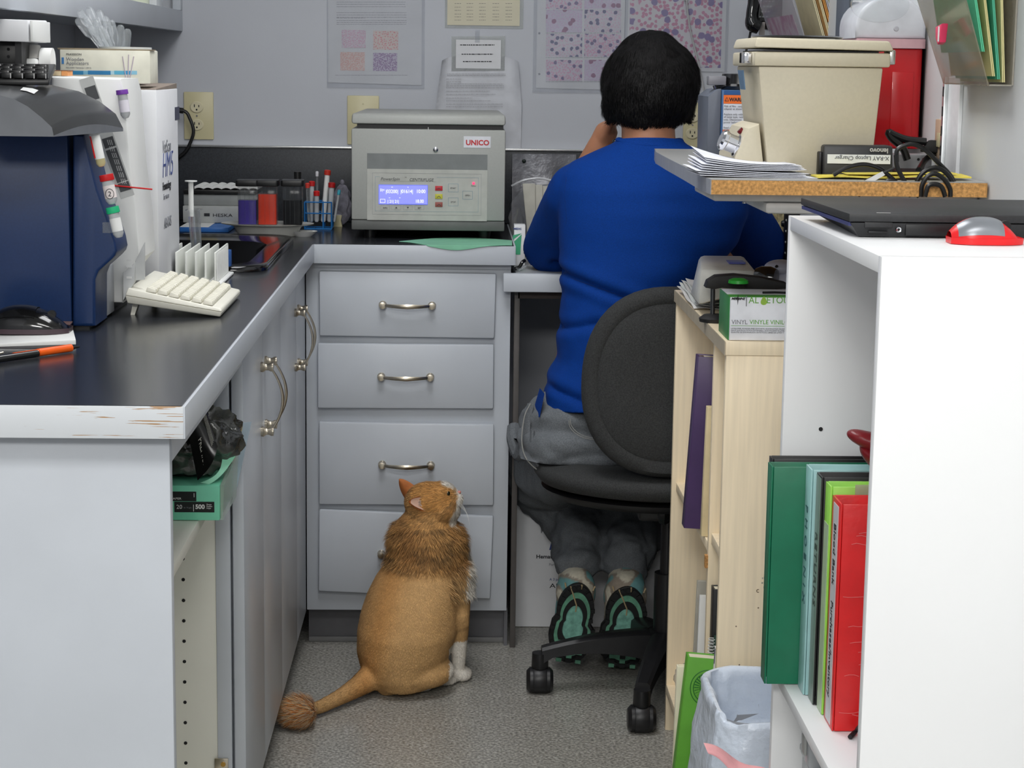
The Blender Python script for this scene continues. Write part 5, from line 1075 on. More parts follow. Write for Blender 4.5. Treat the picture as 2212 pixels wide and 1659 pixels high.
part('body', MB().hexa([(DIX0, 3.32, zq), (DIX1, 3.32, zq+.03), (DIX1+.01, 3.47, zq+.03), (DIX0+.004, 3.47, zq), (DIX0+.002, 3.32, zt5), (DIX1, 3.32, zt5-.002), (DIX1, 3.47, zt5+.009), (DIX0+.02, 3.47, zt5+.009)], .008), OW, dv2)
part('screen_window', MB().box(PY(1570, 572, 3.40).x, PY(1605, 572, 3.40).x, 3.37, 3.41, zt5+.0032, zt5+.0062), mat('dim lcd', (90, 96, 170), .3), dv2)
part('status_led', MB().ell(PY(1604, 567, 3.43), (.0025,)*3, sub=2), mat('green led', (120, 255, 40), .3, emit=3), dv2)
part('foot_block', MB().box(DIX0+.02, DIX1-.02, 3.34, 3.45, BZ+.0155, zq+.0005), BLACK, dv2) if False else part('foot_block', MB().box(DIX0+.085, DIX1+.02, 3.34, 3.45, BZ, zq+.031), BLACK, dv2)
st2 = thing('stapler', 'black stapler-like press with curved arm before the off-white instrument', 'stapler', (.5, 3.22, BZ))
ay = 3.24
part('arm', MB().prism([(PY(x, y, ay).x, PY(x, y, ay).z) for x, y in ((1525, 622), (1530, 608), (1548, 597), (1590, 594), (1645, 600), (1700, 612), (1700, 624), (1640, 628), (1560, 622), (1545, 625))], 'y', ay, ay+.035, .002), MATTE, st2)
part('foot', MB().lathe((PY(1535, 660, ay).x+.012, ay+.02, BZ+.0004), [(0, 0), (.024, 0), (.025, .006), (.018, .012), (0, .014)], 28, sx=1.15), MATTE, st2)
part('post', MB().cyl((PY(1543, 650, ay).x, ay+.018, BZ+.0135), (PY(1543, 624, ay).x, ay+.018, PY(1543, 622, ay).z), .004), mat('dark steel', (90, 92, 94), .3, .9), st2)
part('green_knob', MB().lathe((PY(1594, 612, ay-.02).x, ay-.024, gz1+.0012), [(.017, 0), (.016, .005), (.010, .008), (0, .009)], 28), mat('green knob', (48, 180, 60), .4), st2)
ds2 = thing('barcode_scanner', 'pale lilac handheld scanner with black round head on bookcase', 'scanner', (.6, 3.3, BZ))
LIL = mat('pale lilac plastic', (186, 188, 204), .35)
c_ = PY(1690, 598, 3.35)
me = MB(); me.ell((c_.x+.02, 3.35, BZ+.047), (.062, .05, .045), sub=4)
for v in me.bm.verts: v.co.z = max(v.co.z, BZ+.0006)
part('body', me, LIL, ds2, 60)
part('hump', MB().ell(PY(1688, 578, 3.34), (.030, .03, .014), sub=3), LIL, ds2)
part('vent_slot', MB().cyl(PY(1678, 575, 3.312), PY(1676, 577, 3.318), .0024, n=12), HOLE, ds2)
part('black_head', MB().lathe(PY(1655, 600, 3.305), [(0, -.02), (.016, -.018), (.020, -.008), (.020, .008), (.016, .018), (0, .02)], 28, axis=(1, -.5, 0)), GB, ds2)
# ------------------------------------------------------------------ waste bin with liner
WZ = PY(1600, 1442, 2.965).z; wx0, wx1, wy0, wy1 = .395, .66, 2.72, 2.972
wz2 = WZ
wbn = thing('waste_bin', 'waste bin lined with pale blue-white plastic bag between the two bookcases', 'bin', ((wx0+wx1)/2, (wy0+wy1)/2, 0))
mb = MB(); R0 = [(x, y) for x, y in rrect(.43, .62, 2.75, 2.93, .03)]; R1 = rrect(wx0+.006, wx1-.006, wy0+.006, wy1-.006, .045)
bridge(mb, [loop(R0, .004), loop(R1, wz2-.010)]); mb.poly(loop(R0, .004)); part('bin_shell', mb, mat('grey bin plastic', (150, 152, 156), .5), wbn)
LIN = mat('pale bag liner', (214, 224, 238), .22, n=(9, .04), bump=(55, .55, .006), spec=.7)
mb = MB(); ro = rrect(wx0, wx1, wy0, wy1, .05, 8); n9 = len(ro); rd = random.Random(2)
wob = [noise.noise(V((x*14, y*14, 1)))*.5 for x, y in ro]
def ring(k, z, wv): return [((x-(wx0+wx1)/2)*k+(wx0+wx1)/2+wv*wob[i]*.03, (y-(wy0+wy1)/2)*k+(wy0+wy1)/2+wv*wob[i]*.02, z+wv*wob[i]*.05+(-.012 if y < (wy0+wy1)/2-.1 else 0)) for i, (x, y) in enumerate(ro)]
bridge(mb, [ring(1.16, .10, 1.0), ring(1.15, .17, 1.2), ring(1.09, .24, .9), ring(1.02, WZ-.03, .4), ring(.995, WZ, .3), ring(.955, WZ, .3), ring(.93, WZ-.03, .5), ring(.88, WZ-.09, 1.2), ring(.74, WZ-.14, 1.2), ring(.45, WZ-.15, .6), ring(.02, WZ-.152, .0)])
bmesh.ops.subdivide_edges(mb.bm, edges=mb.bm.edges[:], cuts=3, use_grid_fill=True); mb.bm.normal_update()
for v in mb.bm.verts:
    if v.co.z < WZ-.004: v.co += v.normal*(.012*abs(noise.noise(v.co*V((26, 26, 9))))+.004*noise.noise(v.co*60))
part('bag_liner', mb, LIN, wbn, 70, recalc=False)
mb = MB(); kk = MB(); a, b, c, d = PY(1520, 1605, 2.62), PY(1530, 1628, 2.60), PY(1700, 1720, 2.60), PY(1640, 1660, 2.62)
kk.sheet(lambda u, v: (a.lerp(b, v)).lerp(PY(1660, 1668, 2.62).lerp(PY(1640, 1710, 2.60), v), u)+V((0, -.008*sin(pi*v), .004*sin(u*8))), 14, 6, .001, (0, -1, 0))
part('pink_tie', kk, mat('pink plastic film', (246, 178, 182), .25, bump=(60, .5, .004)), wbn, 60)
# ================================================================== white bookcase (near)
WS = mat('white melamine', (238, 239, 240), .35, n=(4, .01)); WX = .44; WY0, WY1 = 1.985, 2.555; WZT = 1.118
ws = thing('white_bookcase', 'tall white melamine bookcase nearest the camera on the right', 'bookcase', (.6, 2.27, 0))
part('top_board', MB().box(WX, XR-.008, WY0+.0165, WY1-.0165, WZT-.018, WZT, .0006), WS, ws)
part('near_panel', MB().box(WX, XR-.008, WY0, WY0+.016, 0, WZT, .0006), WS, ws)
part('far_panel', MB().box(WX, XR-.008, WY1-.016, WY1, 0, WZT-.0003, .0006), WS, ws)
part('back_board', MB().box(XR-.014, XR-.0085, WY0+.0165, WY1-.0165, .06, WZT-.0185), WS, ws)
part('middle_shelf', MB().box(WX+.002, XR-.0145, WY0+.0165, WY1-.0165, .486, .502, .0006), WS, ws)
part('bottom_board', MB().box(WX+.002, XR-.0145, WY0+.0165, WY1-.0165, .06, .078, .0006), WS, ws)
part('peg_hole', MB().cyl(PY(1773, 927, WY1-.0163), PY(1773, 927, WY1-.0168), .0028, n=14), HOLE, ws)
part('edge_chip', MB().ell(PY(1906, 817, WY0+.001), (.0012, .0008, .003), sub=2), mat('raw particleboard', (190, 140, 84), .85, n=(300, .35)), ws)
part('edge_chip', MB().ell(PY(1873, 1500, WY0+.001), (.002, .0008, .003), sub=2), mat('raw particleboard', (190, 140, 84), .85, n=(300, .35)), ws)
def binder(name, label, Y0_, Y1_, X0_, top, m, W=.27, white_spine=None, group='binders on the white bookcase shelf'):
    z0 = .5028; zt_ = PY(top[0], top[1], Y0_).z; t = thing(name, label, 'binder', (X0_+W/2, (Y0_+Y1_)/2, z0), group=group)
    W = min(W, XR-.02-X0_)
    part('front_cover', MB().box(X0_+.002, X0_+W, Y0_, Y0_+.0028, z0, zt_, .0008), m, t)
    part('back_cover', MB().box(X0_+.002, X0_+W, Y1_-.0028, Y1_, z0, zt_, .0008), m, t)
    part('spine', MB().box(X0_-.0008, X0_+.0016, Y0_+.0012, Y1_-.0012, z0, zt_, .0006), m, t)
    part('pages', MB().box(X0_+.02, X0_+W-.012, Y0_+.004, Y1_-.004, z0+.006, zt_-.012), mat('binder pages', (222, 222, 220), .8), t)
    rg = MB(); xx = X0_+.012
    rg.tube([(xx+.014*cos(a_), (Y0_+Y1_)/2+(Y1_-Y0_-.008)*.45*sin(a_), zt_-.02) for a_ in [i*pi/8-pi/2 for i in range(9)]], .0012, 6); part('ring', rg, HND, t)
    return t, z0, zt_
def vtext(s_, sz, m, t, X, Y, z, **k): return text('spine_lettering', s_, sz, m, t, (X, Y, z), ux=(0, 0, -1), uy=(0, -1, 0) if False else (0, 1, 0), **k)
BK = mat('black vinyl', (26, 26, 28), .4)
binder('black_ring_binder', 'black binder standing behind the dark green one, farthest of its row', 2.507, 2.532, .4225, (1720, 992), BK)
binder('green_ring_binder', 'dark green binder sticking out of the white bookcase', 2.470, 2.504, .4165, (1720, 1009), mat('dark green vinyl', (14, 112, 80), .35, bump=(60, .15, .001)))
t, z0, zt_ = binder('teal_ring_binder', 'pale teal binder with handwritten capitals down the spine, beside the green', 2.425, 2.465, .460, (1800, 1016), mat('pale teal vinyl', (160, 204, 204), .3))
text('spine_lettering', 'PHOENIX', .020, mat('pen dark', (60, 100, 104), .5), t, (.4588, 2.4525, zt_-.05), ux=(0, 0, -1), uy=(0, -1, 0), space=1.75)
t, z0, zt_ = binder('smoky_ring_binder', 'smoke-grey binder with worn black lettering beside the lime one', 2.385, 2.421, .466, (1815, 1032), BK)
part('spine_sleeve', MB().box(.4646, .4651, 2.388, 2.418, z0, zt_-.002), mat('grey green sleeve', (128, 142, 132), .3), t)
text('spine_lettering', 'RETURNS', .020, mat('pen grey', (60, 72, 66), .5), t, (.4644, 2.4105, zt_-.075), ux=(0, 0, -1), uy=(0, -1, 0), space=1.2)
t, z0, zt_ = binder('lime_ring_binder', 'lime green binder squeezed beside the red one', 2.346, 2.381, .470, (1830, 1052), mat('lime vinyl', (160, 226, 90), .35))
part('spine_sleeve', MB().box(.4686, .4691, 2.35, 2.378, z0+.0, zt_-.05), mat('pale sleeve', (186, 204, 170), .3), t)
t, z0, zt_ = binder('red_ring_binder', 'bright red binder with typed white spine label, nearest of its row', 2.285, 2.340, .471, (1850, 1090), mat('red vinyl', (222, 34, 36), .3, bump=(40, .35, .002)), W=.26)
part('spine_label', MB().box(.4697, .4702, 2.297, 2.328, z0+.004, zt_-.006), mat('label grey white', (210, 208, 212), .4), t)
for s_, z_ in (('Blood Bank', .030), ('Purchases/Inventory', .128)): text('spine_lettering', s_, .0175, INK, t, (.4695, 2.3185, zt_-z_), ux=(0, 0, -1), uy=(0, -1, 0), sx=.86 if s_[0] == 'P' else .95)
cr = MB(); rd = random.Random(9)
for k in range(11):
    zz = rd.uniform(z0+.02, zt_-.02); x0 = rd.uniform(.476, .50); cr.tube([(x0+i*.006, 2.2845, zz+rd.uniform(-.0012, .0012)) for i in range(rd.randint(4, 9))], .0004, 4)
part('crease_line', cr, mat('pale crease', (240, 130, 130), .5), t, None)
pg = thing('blue_index_tabs', 'navy and clear index tabs poking up between lime and red binders', 'tabs', (.5, 2.343, .79))
a = PY(1847, 1083, 2.343); part('navy_tab', MB().box(a.x, a.x+.06, 2.3415, 2.3445, zt_-.03, PY(1847, 1078, 2.343).z), mat('navy tab', (36, 52, 110), .5), pg)
part('clear_tab', MB().box(a.x, a.x+.07, 2.3448, 2.3456, zt_-.03, PY(1847, 1048, 2.343).z), mat('clear tab', (196, 206, 170), .2, alpha=.7), pg)
po = thing('red_leather_pouch', 'dark red folded leather pouch lying on top of the binders', 'pouch', (.53, 2.36, .8))
LE = mat('oxblood leather', (128, 26, 34), .35, bump=(60, .4, .003))
def pouch(px, r, rot):
    me = MB(); me.ell(px, r, sub=4, rot=rot)
    for v in me.bm.verts: v.co += (v.co-px)*.22*noise.noise(v.co*40)
    return me
part('upper_fold', pouch(PY(1905, 962, 2.36), V((.042, .03, .013)), Matrix.Rotation(.32, 3, 'Y')), LE, po, 70)
part('lower_fold', pouch(PY(1900, 1000, 2.36), V((.034, .03, .011)), Matrix.Rotation(.75, 3, 'Y')), LE, po, 70)
part('gold_button', MB().ell(PY(1884, 958, 2.333), (.0022,)*3, sub=2), mat('brass', (190, 150, 80), .3, 1), po)
sw = thing('torn_label', 'torn pale label and black cable stub on shelf by the near panel', 'label', (.5, 2.2, .503))
a = PY(1870, 1520, 2.2); part('paper', MB().hexa([(a.x-.003, 2.19, .56), (a.x+.03, 2.19, .55), (a.x+.03, 2.191, .55), (a.x-.003, 2.191, .56), (a.x+.012, 2.19, .64), (a.x+.03, 2.19, .64), (a.x+.03, 2.191, .64), (a.x+.012, 2.191, .64)]), mat('pale blue paper', (208, 226, 232), .7), sw)
part('cable_stub', MB().tube([PZ(1836, 1592, .5055), PZ(1852, 1576, .510), PY(1868, 1556, 2.2), PY(1880, 1545, 2.2)], .003, 8, 3), MATTE, sw)
lw = thing('clear_bin', 'clear plastic drawer box on the lower level of the white bookcase', 'box', (.52, 2.35, .079))
part('tub', MB().box(.475, .70, 2.30, 2.50, .0795, .40, .006), mat('cloudy plastic', (206, 210, 214), .15, alpha=.6), lw); part('lid', MB().box(.472, .705, 2.297, 2.503, .4005, .41, .002), mat('cloudy lid', (190, 194, 198), .2, alpha=.8), lw)
lw2 = thing('small_case', 'grey latch case standing on the clear plastic drawer box', 'case', (.53, 2.42, .41)); a = PY(1755, 1600, 2.42)
part('case_body', MB().box(a.x-.008, a.x+.05, 2.40, 2.46, .4105, .455, .004), mat('cloudy plastic', (206, 210, 214), .15, alpha=.6), lw2); part('latch', MB().box(a.x-.012, a.x-.0085, 2.41, 2.43, .425, .45, .001), LG, lw2)
# ------------------------------------------------------------------ laptop and mouse
LPB = mat('laptop black', (40, 41, 43), .5, n=(300, .12), bump=(900, .1, .0002)); lp0 = PZ(1855, 514, WZT)
lx0, ly0 = .452, 2.215; lx1, ly1 = .750, 2.49
lp = thing('laptop', 'closed black laptop lying on the white bookcase', 'laptop', ((lx0+lx1)/2, (ly0+ly1)/2, WZT))
zl = WZT+.0008
part('base', MB().hexa([(lx0+.012, ly0+.006, zl), (lx1, ly0+.006, zl), (lx1, ly1-.02, zl), (lx0+.022, ly1-.03, zl), (lx0+.001, ly0+.001, zl+.0165), (lx1, ly0+.001, zl+.0165), (lx1, ly1, zl+.0165), (lx0-.006, ly1, zl+.0165)], .001), LPB, lp)
part('blue_side_trim', MB().hexa([(lx0-.0003, ly0+.004, zl+.0125), (lx0+.003, ly0+.004, zl+.0125), (lx0-.004, ly1-.004, zl+.0125), (lx0-.0073, ly1-.004, zl+.0125), (lx0-.0003, ly0+.004, zl+.0168), (lx0+.003, ly0+.004, zl+.0168), (lx0-.004, ly1-.004, zl+.0168), (lx0-.0073, ly1-.004, zl+.0168)]), mat('navy trim', (50, 56, 110), .4), lp)
part('lid', MB().hexa([(lx0-.001, ly0-.001, zl+.0175), (lx1, ly0-.001, zl+.0175), (lx1, ly1, zl+.0175), (lx0-.008, ly1, zl+.0175), (lx0-.001, ly0-.001, zl+.027), (lx1, ly0-.001, zl+.027), (lx1, ly1, zl+.027), (lx0-.008, ly1, zl+.027)], .0015), LPB, lp)
yy = ly0+.0012
def lbx(x0, y0, x1, y1, m, nm, d=.0006):
    a, b = PY(x0, y1, ly0), PY(x1, y0, ly0); return part(nm, MB().box(a.x, b.x, ly0-.0002, ly0+.004, a.z, b.z, .0003), m, lp)
LP2 = mat('laptop port dark', (24, 25, 27), .4)
lbx(1868, 481, 1928, 491, LPB, 'card_slot'); lbx(1876, 500, 1918, 503.5, LP2, 'reader_slot'); lbx(1956, 486, 2060, 509, LP2, 'optical_drive'); lbx(1868, 480.5, 1928, 481.3, LP2, 'slot_line'); lbx(1868, 490.7, 1928, 491.5, LP2, 'slot_line')
part('audio_jack', MB().lathe(PY(1941, 496, ly0), [(.0015, .001), (.003, .0015), (.0036, 0)], 16, axis=(0, -1, 0)), mat('steel', (190, 192, 196), .2, 1), lp)
text('lid_badge', 'ThinkPad', .0075, mat('badge silver', (190, 190, 190), .3), lp, (lx0+.01, ly0+.012, zl+.0274), ux=(1, 0, 0), uy=(0, 1, 0)) if False else part('lid_badge', MB().box(PZ(1862, 449, zl+.027).x, PZ(1890, 449, zl+.027).x, ly0+.010, ly0+.0135, zl+.0271, zl+.0274), mat('badge silver', (190, 190, 190), .3), lp)
RM = mat('bright red plastic', (226, 32, 36), .3); GM = mat('metallic grey plastic', (136, 140, 146), .3, .3)
t = mouse('red_mouse', 'red and grey wireless mouse in front of the closed laptop', V((.592, 2.155, WZT+.0006)), .080, .052, .027, 0, (RM, RM, GM, BLACK), (.08, .62, .06, .38))
# ================================================================== wall-hung board with instruments
BDZ = 1.153
def zz(x, y): p = PZ(x, y, BDZ); return (p.x, p.y)
bf = 2.78; bl_ = [zz(1415, 321), zz(1418, 328), zz(1440, 340), zz(1480, 360), zz(1520, 381), zz(1537, 387)]
XB1 = XR-.003
outl = [bl_[0], bl_[1], bl_[2], bl_[3], bl_[4], (bl_[5][0], bl_[5][1]), (XB1, bl_[5][1]), (XB1, bl_[0][1])]
bd = thing('shelf_board', 'wall-hung grey-topped particleboard shelf over the right of the aisle', 'shelf', (.6, 3.2, BDZ-.02))
GL = mat('grey laminate top', (164, 164, 162), .3, n=(200, .05)); GE = mat('grey laminate edge', (150, 153, 158), .35); RAW = mat('raw particleboard board', (198, 148, 88), .85, n=(220, .30), bump=(300, .6, .001))
part('laminate_top', MB().prism(outl, 'z', BDZ-.0012, BDZ), GL, bd)
part('core', MB().prism(outl, 'z', BDZ-.0215, BDZ-.0013), RAW, bd)
mb = MB()
for (x0, y0), (x1, y1) in zip(outl[:5], outl[1:6]):
    d = V((y0-y1, x1-x0, 0)).normalized()*.0012
    if d.x > 0: d = -d
    mb.hexa([(x0+d.x, y0+d.y, BDZ-.0215), (x1+d.x, y1+d.y, BDZ-.0215), (x1, y1, BDZ-.0215), (x0, y0, BDZ-.0215), (x0+d.x, y0+d.y, BDZ), (x1+d.x, y1+d.y, BDZ), (x1, y1, BDZ), (x0, y0, BDZ)])
part('edge_band', mb, GE, bd, None)
SB = mat('steel bracket light grey', (196, 196, 194), .4)
zz0 = BDZ-.0217
q0, q1 = PY(1540, 424, 2.80), PY(1658, 436, 2.80)
part('under_plate', MB().box(q0.x, XB1, 2.80, 3.02, q1.z, zz0, .004), SB, bd)
part('under_box', MB().box(PY(1653, 440, 2.802).x, XB1, 2.802, 3.15, PY(1653, 462, 2.802).z, q1.z-.0004, .006), SB, bd)
part('screw', MB().lathe(PY(1608, 437, 2.805), [(0, -.002), (.003, -.0015), (.0035, 0)], 14), mat('steel', (190, 192, 196), .2, 1), bd)
# beige incubator-like centrifuge
BG = mat('beige instrument enamel', (200, 191, 168), .45, n=(200, .02), bump=(350, .08, .0004)); IY = 2.88; IB = 3.10
zi = BDZ+.0006
iN = thing('beige_centrifuge', 'old beige tapered centrifuge with hinged lid and chrome knob on the shelf board', 'centrifuge', (.55, 3.0, BDZ))
def X(px, py, Y=IY): return PY(px, py, Y).x
zc0, zc1 = PY(1750, 144, IY).z, PY(1750, 113, IY).z
part('tapered_body', MB().hexa([(X(1662, 350), IY+.006, zi), (X(1884, 350), IY+.006, zi), (X(1884, 350), IB-.02, zi), (X(1662, 350), IB-.02, zi), (X(1638, 144), IY, zc0), (X(1908, 146), IY, zc0), (X(1908, 146), IB, zc0), (X(1638, 144), IB, zc0)], .003), BG, iN)
part('collar', MB().box(X(1629, 130), X(1922, 130), IY-.006, IB+.004, zc0+.0002, zc1, .003), BG, iN)
zl0, zl1 = PY(1750, 104, IY).z, PY(1750, 82, IY).z
part('lid', MB().hexa([(X(1628, 102), IY-.008, zl0), (X(1930, 110), IY-.008, zl0-.003), (X(1930, 110), IB+.002, zl0-.003), (X(1628, 102), IB+.002, zl0), (X(1634, 80), IY-.002, zl1), (X(1922, 86), IY-.002, zl1-.003), (X(1922, 86), IB-.01, zl1-.003), (X(1634, 80), IB-.01, zl1)], .0035), BG, iN)
part('lid_seal', MB().box(X(1650, 108), X(1900, 108), IY+.004, IB-.01, zc1+.0002, zl0-.0035), BLACK, iN)
part('top_mat', MB().lathe(((X(1660, 80)+X(1840, 80))/2, (IY+IB)/2, zl1+.0004), [(0, 0), (.068, 0), (.07, .002), (.066, .004), (0, .004)], 40), GB, iN)
part('hinge_plate', MB().box(X(1921, 120)+.0005, X(1935, 120), IY+.0, IY+.04, PY(1930, 140, IY).z, PY(1930, 108, IY).z, .002), mat('bright plate', (206, 206, 200), .25, .8), iN)
part('lid_latch', MB().box(X(1612, 130), X(1628, 130), IY+.02, IY+.07, zc0+.004, zc1-.001, .001), mat('chrome', (225, 225, 228), .08, 1), iN)
part('maker_label', MB().hexa([(X(1648, 195)-.0176, IY+.06, PY(1640, 195, IY).z), (X(1648, 195)-.0166, IY+.06, PY(1640, 195, IY).z), (X(1648, 195)-.0166, IY+.11, PY(1640, 195, IY).z), (X(1648, 195)-.0176, IY+.11, PY(1640, 195, IY).z), (X(1640, 150)-.016, IY+.06, PY(1640, 152, IY).z), (X(1640, 150)-.014, IY+.06, PY(1640, 152, IY).z), (X(1640, 150)-.014, IY+.11, PY(1640, 152, IY).z), (X(1640, 150)-.016, IY+.11, PY(1640, 152, IY).z)]), mat('label blue grey', (90, 120, 150), .5), iN)
hb_ = [(X(1652, 355), zi), (X(1607, 355), zi), (X(1612, 330), PY(1612, 332, IY).z), (X(1606, 280), PY(1606, 296, IY).z), (X(1618, 270), PY(1618, 276, IY).z), (X(1645, 266), PY(1645, 266, IY).z)]
hb_ = [(X(1655, 355), zi), (X(1590, 355), zi), (X(1590, 345), PY(1590, 340, IY).z), (X(1619, 278), PY(1619, 278, IY).z), (X(1643, 268), PY(1643, 268, IY).z)]
part('control_housing', MB().prism(hb_, 'y', IY+.012, IB-.03, .002), BG, iN)
kc = PY(1585, 312, IY+.03); kd = V((-.93, -.1, .38))
part('chrome_knob', MB().lathe(kc, [(0, .022), (.012, .022), (.0155, .019), (.0155, .014), (.0135, .012), (.0135, -.002), (.0165, -.004), (.0165, -.006), (0, -.006)], 32, axis=kd), mat('chrome', (225, 225, 228), .08, 1), iN, 40)
kb_ = iN.children[-1] if iN.children else None
part('red_lamp', MB().cyl(PY(1602, 285, IY+.06), PY(1597, 280, IY+.06), .005, n=20), mat('dark red lens', (110, 20, 30), .2), iN)
# sharps container on wall
shp = thing('sharps_container', 'red sharps container with clear domed top on the right wall', 'container', (.72, 3.2, BDZ))
SY = 3.16
xa, xb = .640, XR-.002; zc = PY(1950, 105, SY).z; zd = PY(1950, 84, SY).z
RDC = mat('sharps red', (190, 18, 26), .3, coat=.2, n=(6, .05))
part('red_bin', MB().prism(rrect(xa+.014, xb-.004, SY, SY+.145, .012), 'z', BDZ+.03, zc, .002), RDC, shp, 30)
part('embossed_panel', MB().box(PY(1925, 200, SY).x, PY(1972, 200, SY).x, SY-.002, SY-.0003, PY(1950, 320, SY).z, PY(1950, 155, SY).z, .001), RDC, shp)
part('collar', MB().prism(rrect(xa+.004, xb-.001, SY-.006, SY+.15, .012), 'z', zc+.0003, zd), mat('pink translucent', (214, 172, 178), .3, alpha=.9), shp, 30)
dpts = [(xa+.002, zd+.0005)]+[((xa+xb)/2+(xb-xa)/2*.97*cos(a_), zd+.02+(PY(1900, -10, SY).z-zd-.02)*sin(a_)) for a_ in [pi-i*pi/14 for i in range(15)]]+[(xb-.002, zd+.0005)]
part('clear_dome', MB().prism(dpts, 'y', SY, SY+.14, .006, 3), mat('milky clear plastic', (214, 216, 222), .2, alpha=.88), shp, 60)
part('flap_door', MB().lathe((( xa+xb)/2-.02, SY-.001, PY(1880, 10, SY).z), [(0, .0015), (.045, .0015), (.048, 0)], 36, axis=(0, -1, 0), sy=.6), GLASS, shp)
part('rivet', MB().lathe(PY(1936, 62, SY), [(0, .002), (.0035, .0018), (.0045, 0)], 16, axis=(0, -1, 0)), mat('rivet grey', (176, 176, 182), .4), shp)
part('wall_bracket', MB().box(xb+.0003, XR-.0002, SY+.01, SY+.13, BDZ+.05, zc), MATTE, shp)
# grey instrument with warning label
gi = thing('grey_instrument', 'dark grey instrument with orange warning label behind the beige centrifuge', 'instrument', (.5, 3.6, BDZ))
GYI = 3.52; SL = mat('slate grey metal', (92, 98, 110), .45)
xg0, xg1 = PY(1558, 250, GYI).x, PY(1640, 250, GYI).x
ztp = PY(1600, 195, GYI).z
part('front_case', MB().box(xg0, xg1, GYI, GYI+.16, zi, ztp, .003), mat('steel blue metal', (60, 96, 140), .4), gi)
part('side_case', MB().prism([(PY(1527, 250, GYI+.02).x, zi), (xg0-.0005, zi), (xg0-.0005, ztp+.002), (PY(1545, 195, GYI+.02).x, ztp), (PY(1527, 210, GYI+.02).x, PY(1527, 208, GYI+.02).z)], 'y', GYI+.004, GYI+.15, .002), SL, gi)
xf0, xf1 = PY(1562, 250, GYI).x, xg1-.002; yf = GYI-.0012
def gq_(y0, y1, m, nm='label_block'): return part(nm, MB().box(xf0, xf1, yf, yf+.001, PY(1590, y1, GYI).z, PY(1590, y0, GYI).z), m, gi)
gq_(196, 205, mat('band deep blue', (40, 84, 140), .4)); OR = mat('warning orange', (236, 112, 40), .5)
gq_(205.5, 224, OR); gq_(224.5, 280, mat('label white', (214, 218, 226), .5)); gq_(280.5, 292, OR)
text('lettering', 'WARNING: FOR', .0088, INK, gi, PY(1575, 218.5, yf-.0002), off=.0003)
wt_ = PY(1570, 218, yf-.0003); part('warning_triangle', MB().tube([(wt_.x-.0035, wt_.y, wt_.z), (wt_.x+.0035, wt_.y, wt_.z), (wt_.x, wt_.y, wt_.z+.0065), (wt_.x-.0035, wt_.y, wt_.z)], .0005, 5), INK, gi)
text('lettering', 'Risk of fire - only attach\nadapter as shown.\n\nReplace only with fuse and\nof same type, rating\nonly. Disconnect\npower before servicing.\n\nRead operator manual\nif adaptor provided.', .0048, GREYINK, gi, PY(1564, 231, yf-.0003))
text('lettering', 'Caution', .0055, INK, gi, PY(1580, 289, yf-.0003))
part('black_cap', MB().lathe((PY(1595, 190, GYI+.06).x, GYI+.06, ztp+.0008), [(0, 0), (.045, 0), (.047, .006), (.034, .010), (.030, .028), (0, .030)], 36), GB, gi)
part('clamp_head', MB().box(PY(1528, 170, GYI+.05).x, PY(1566, 170, GYI+.05).x, GYI+.03, GYI+.06, PY(1550, 184, GYI+.05).z, PY(1550, 164, GYI+.05).z, .002), mat('clamp grey', (126, 126, 132), .4), gi)
part('clamp_stem', MB().cyl((PY(1548, 185, GYI+.05).x, GYI+.045, PY(1550, 184, GYI+.05).z), (PY(1551, 200, GYI+.05).x, GYI+.045, ztp), .004), mat('dark steel', (90, 92, 94), .3, .9), gi)
# loose paper stack
ps = thing('loose_papers', 'curling stack of white papers at the front of the shelf board', 'paper', (.46, 2.84, BDZ))
_j = random.Random(6)
for k in range(9):
    x0 = X(1504+k*3, 370, 2.8)+_j.uniform(-.004, .008); w_ = .166-.004*k+_j.uniform(-.008, .006)
    part('sheet', MB().sheet(lambda u, v, k=k, x0=x0, w_=w_: V((x0+w_*u-.01*v, 2.795+.004*k+.085*v, zi+.0004+k*.0018+(.003+.0016*k)*(1-u)**2*(.5+.5*v)*1.6+.004*u*u*(k > 3))), 14, 6, .0006), mat('copy paper', (228, 230, 238), .65), ps, 60)
# charger
cgy = 2.86; a, b = PY(1779, 362, cgy), PY(1931, 315, cgy)
ch = thing('laptop_charger', 'black laptop charger brick standing on edge with white label', 'charger', ((a.x+b.x)/2, cgy+.02, BDZ))
part('brick', MB().hexa([(a.x, cgy-.004, zi), (b.x, cgy-.004, zi), (b.x, cgy+.045, zi), (a.x, cgy+.045, zi), (a.x-.001, cgy+.001, b.z), (b.x-.001, cgy+.001, b.z), (b.x-.001, cgy+.045, b.z), (a.x, cgy+.045, b.z)], .004), mat('charger black', (52, 53, 55), .45), ch)
part('end_plug', MB().box(X(1771, 350, cgy), a.x-.0005, cgy+.008, cgy+.036, zi+.001, PY(1770, 328, cgy).z, .002), BLACK, ch)
l0, l1 = PY(1787, 353, cgy-.006), PY(1924, 335, cgy-.006)
part('paper_label', MB().box(l0.x, l1.x, cgy-.0056, cgy-.0046, l0.z, l1.z), mat('label bright', (232, 236, 240), .4), ch)
text('lettering', 'X-RAY Laptop Charger', .0084, DGREY, ch, PY(1921, 338.5, cgy-.0060), ux=(-1, 0, 0), uy=(0, 0, -1), sx=1.0, off=0)
text('maker_lettering', 'lenovo', .0100, mat('maker silver', (190, 190, 190), .3), ch, PY(1919, 321, cgy-.0050), ux=(-1, 0, 0), uy=(0, 0, -1), sx=1.0, off=.0003)
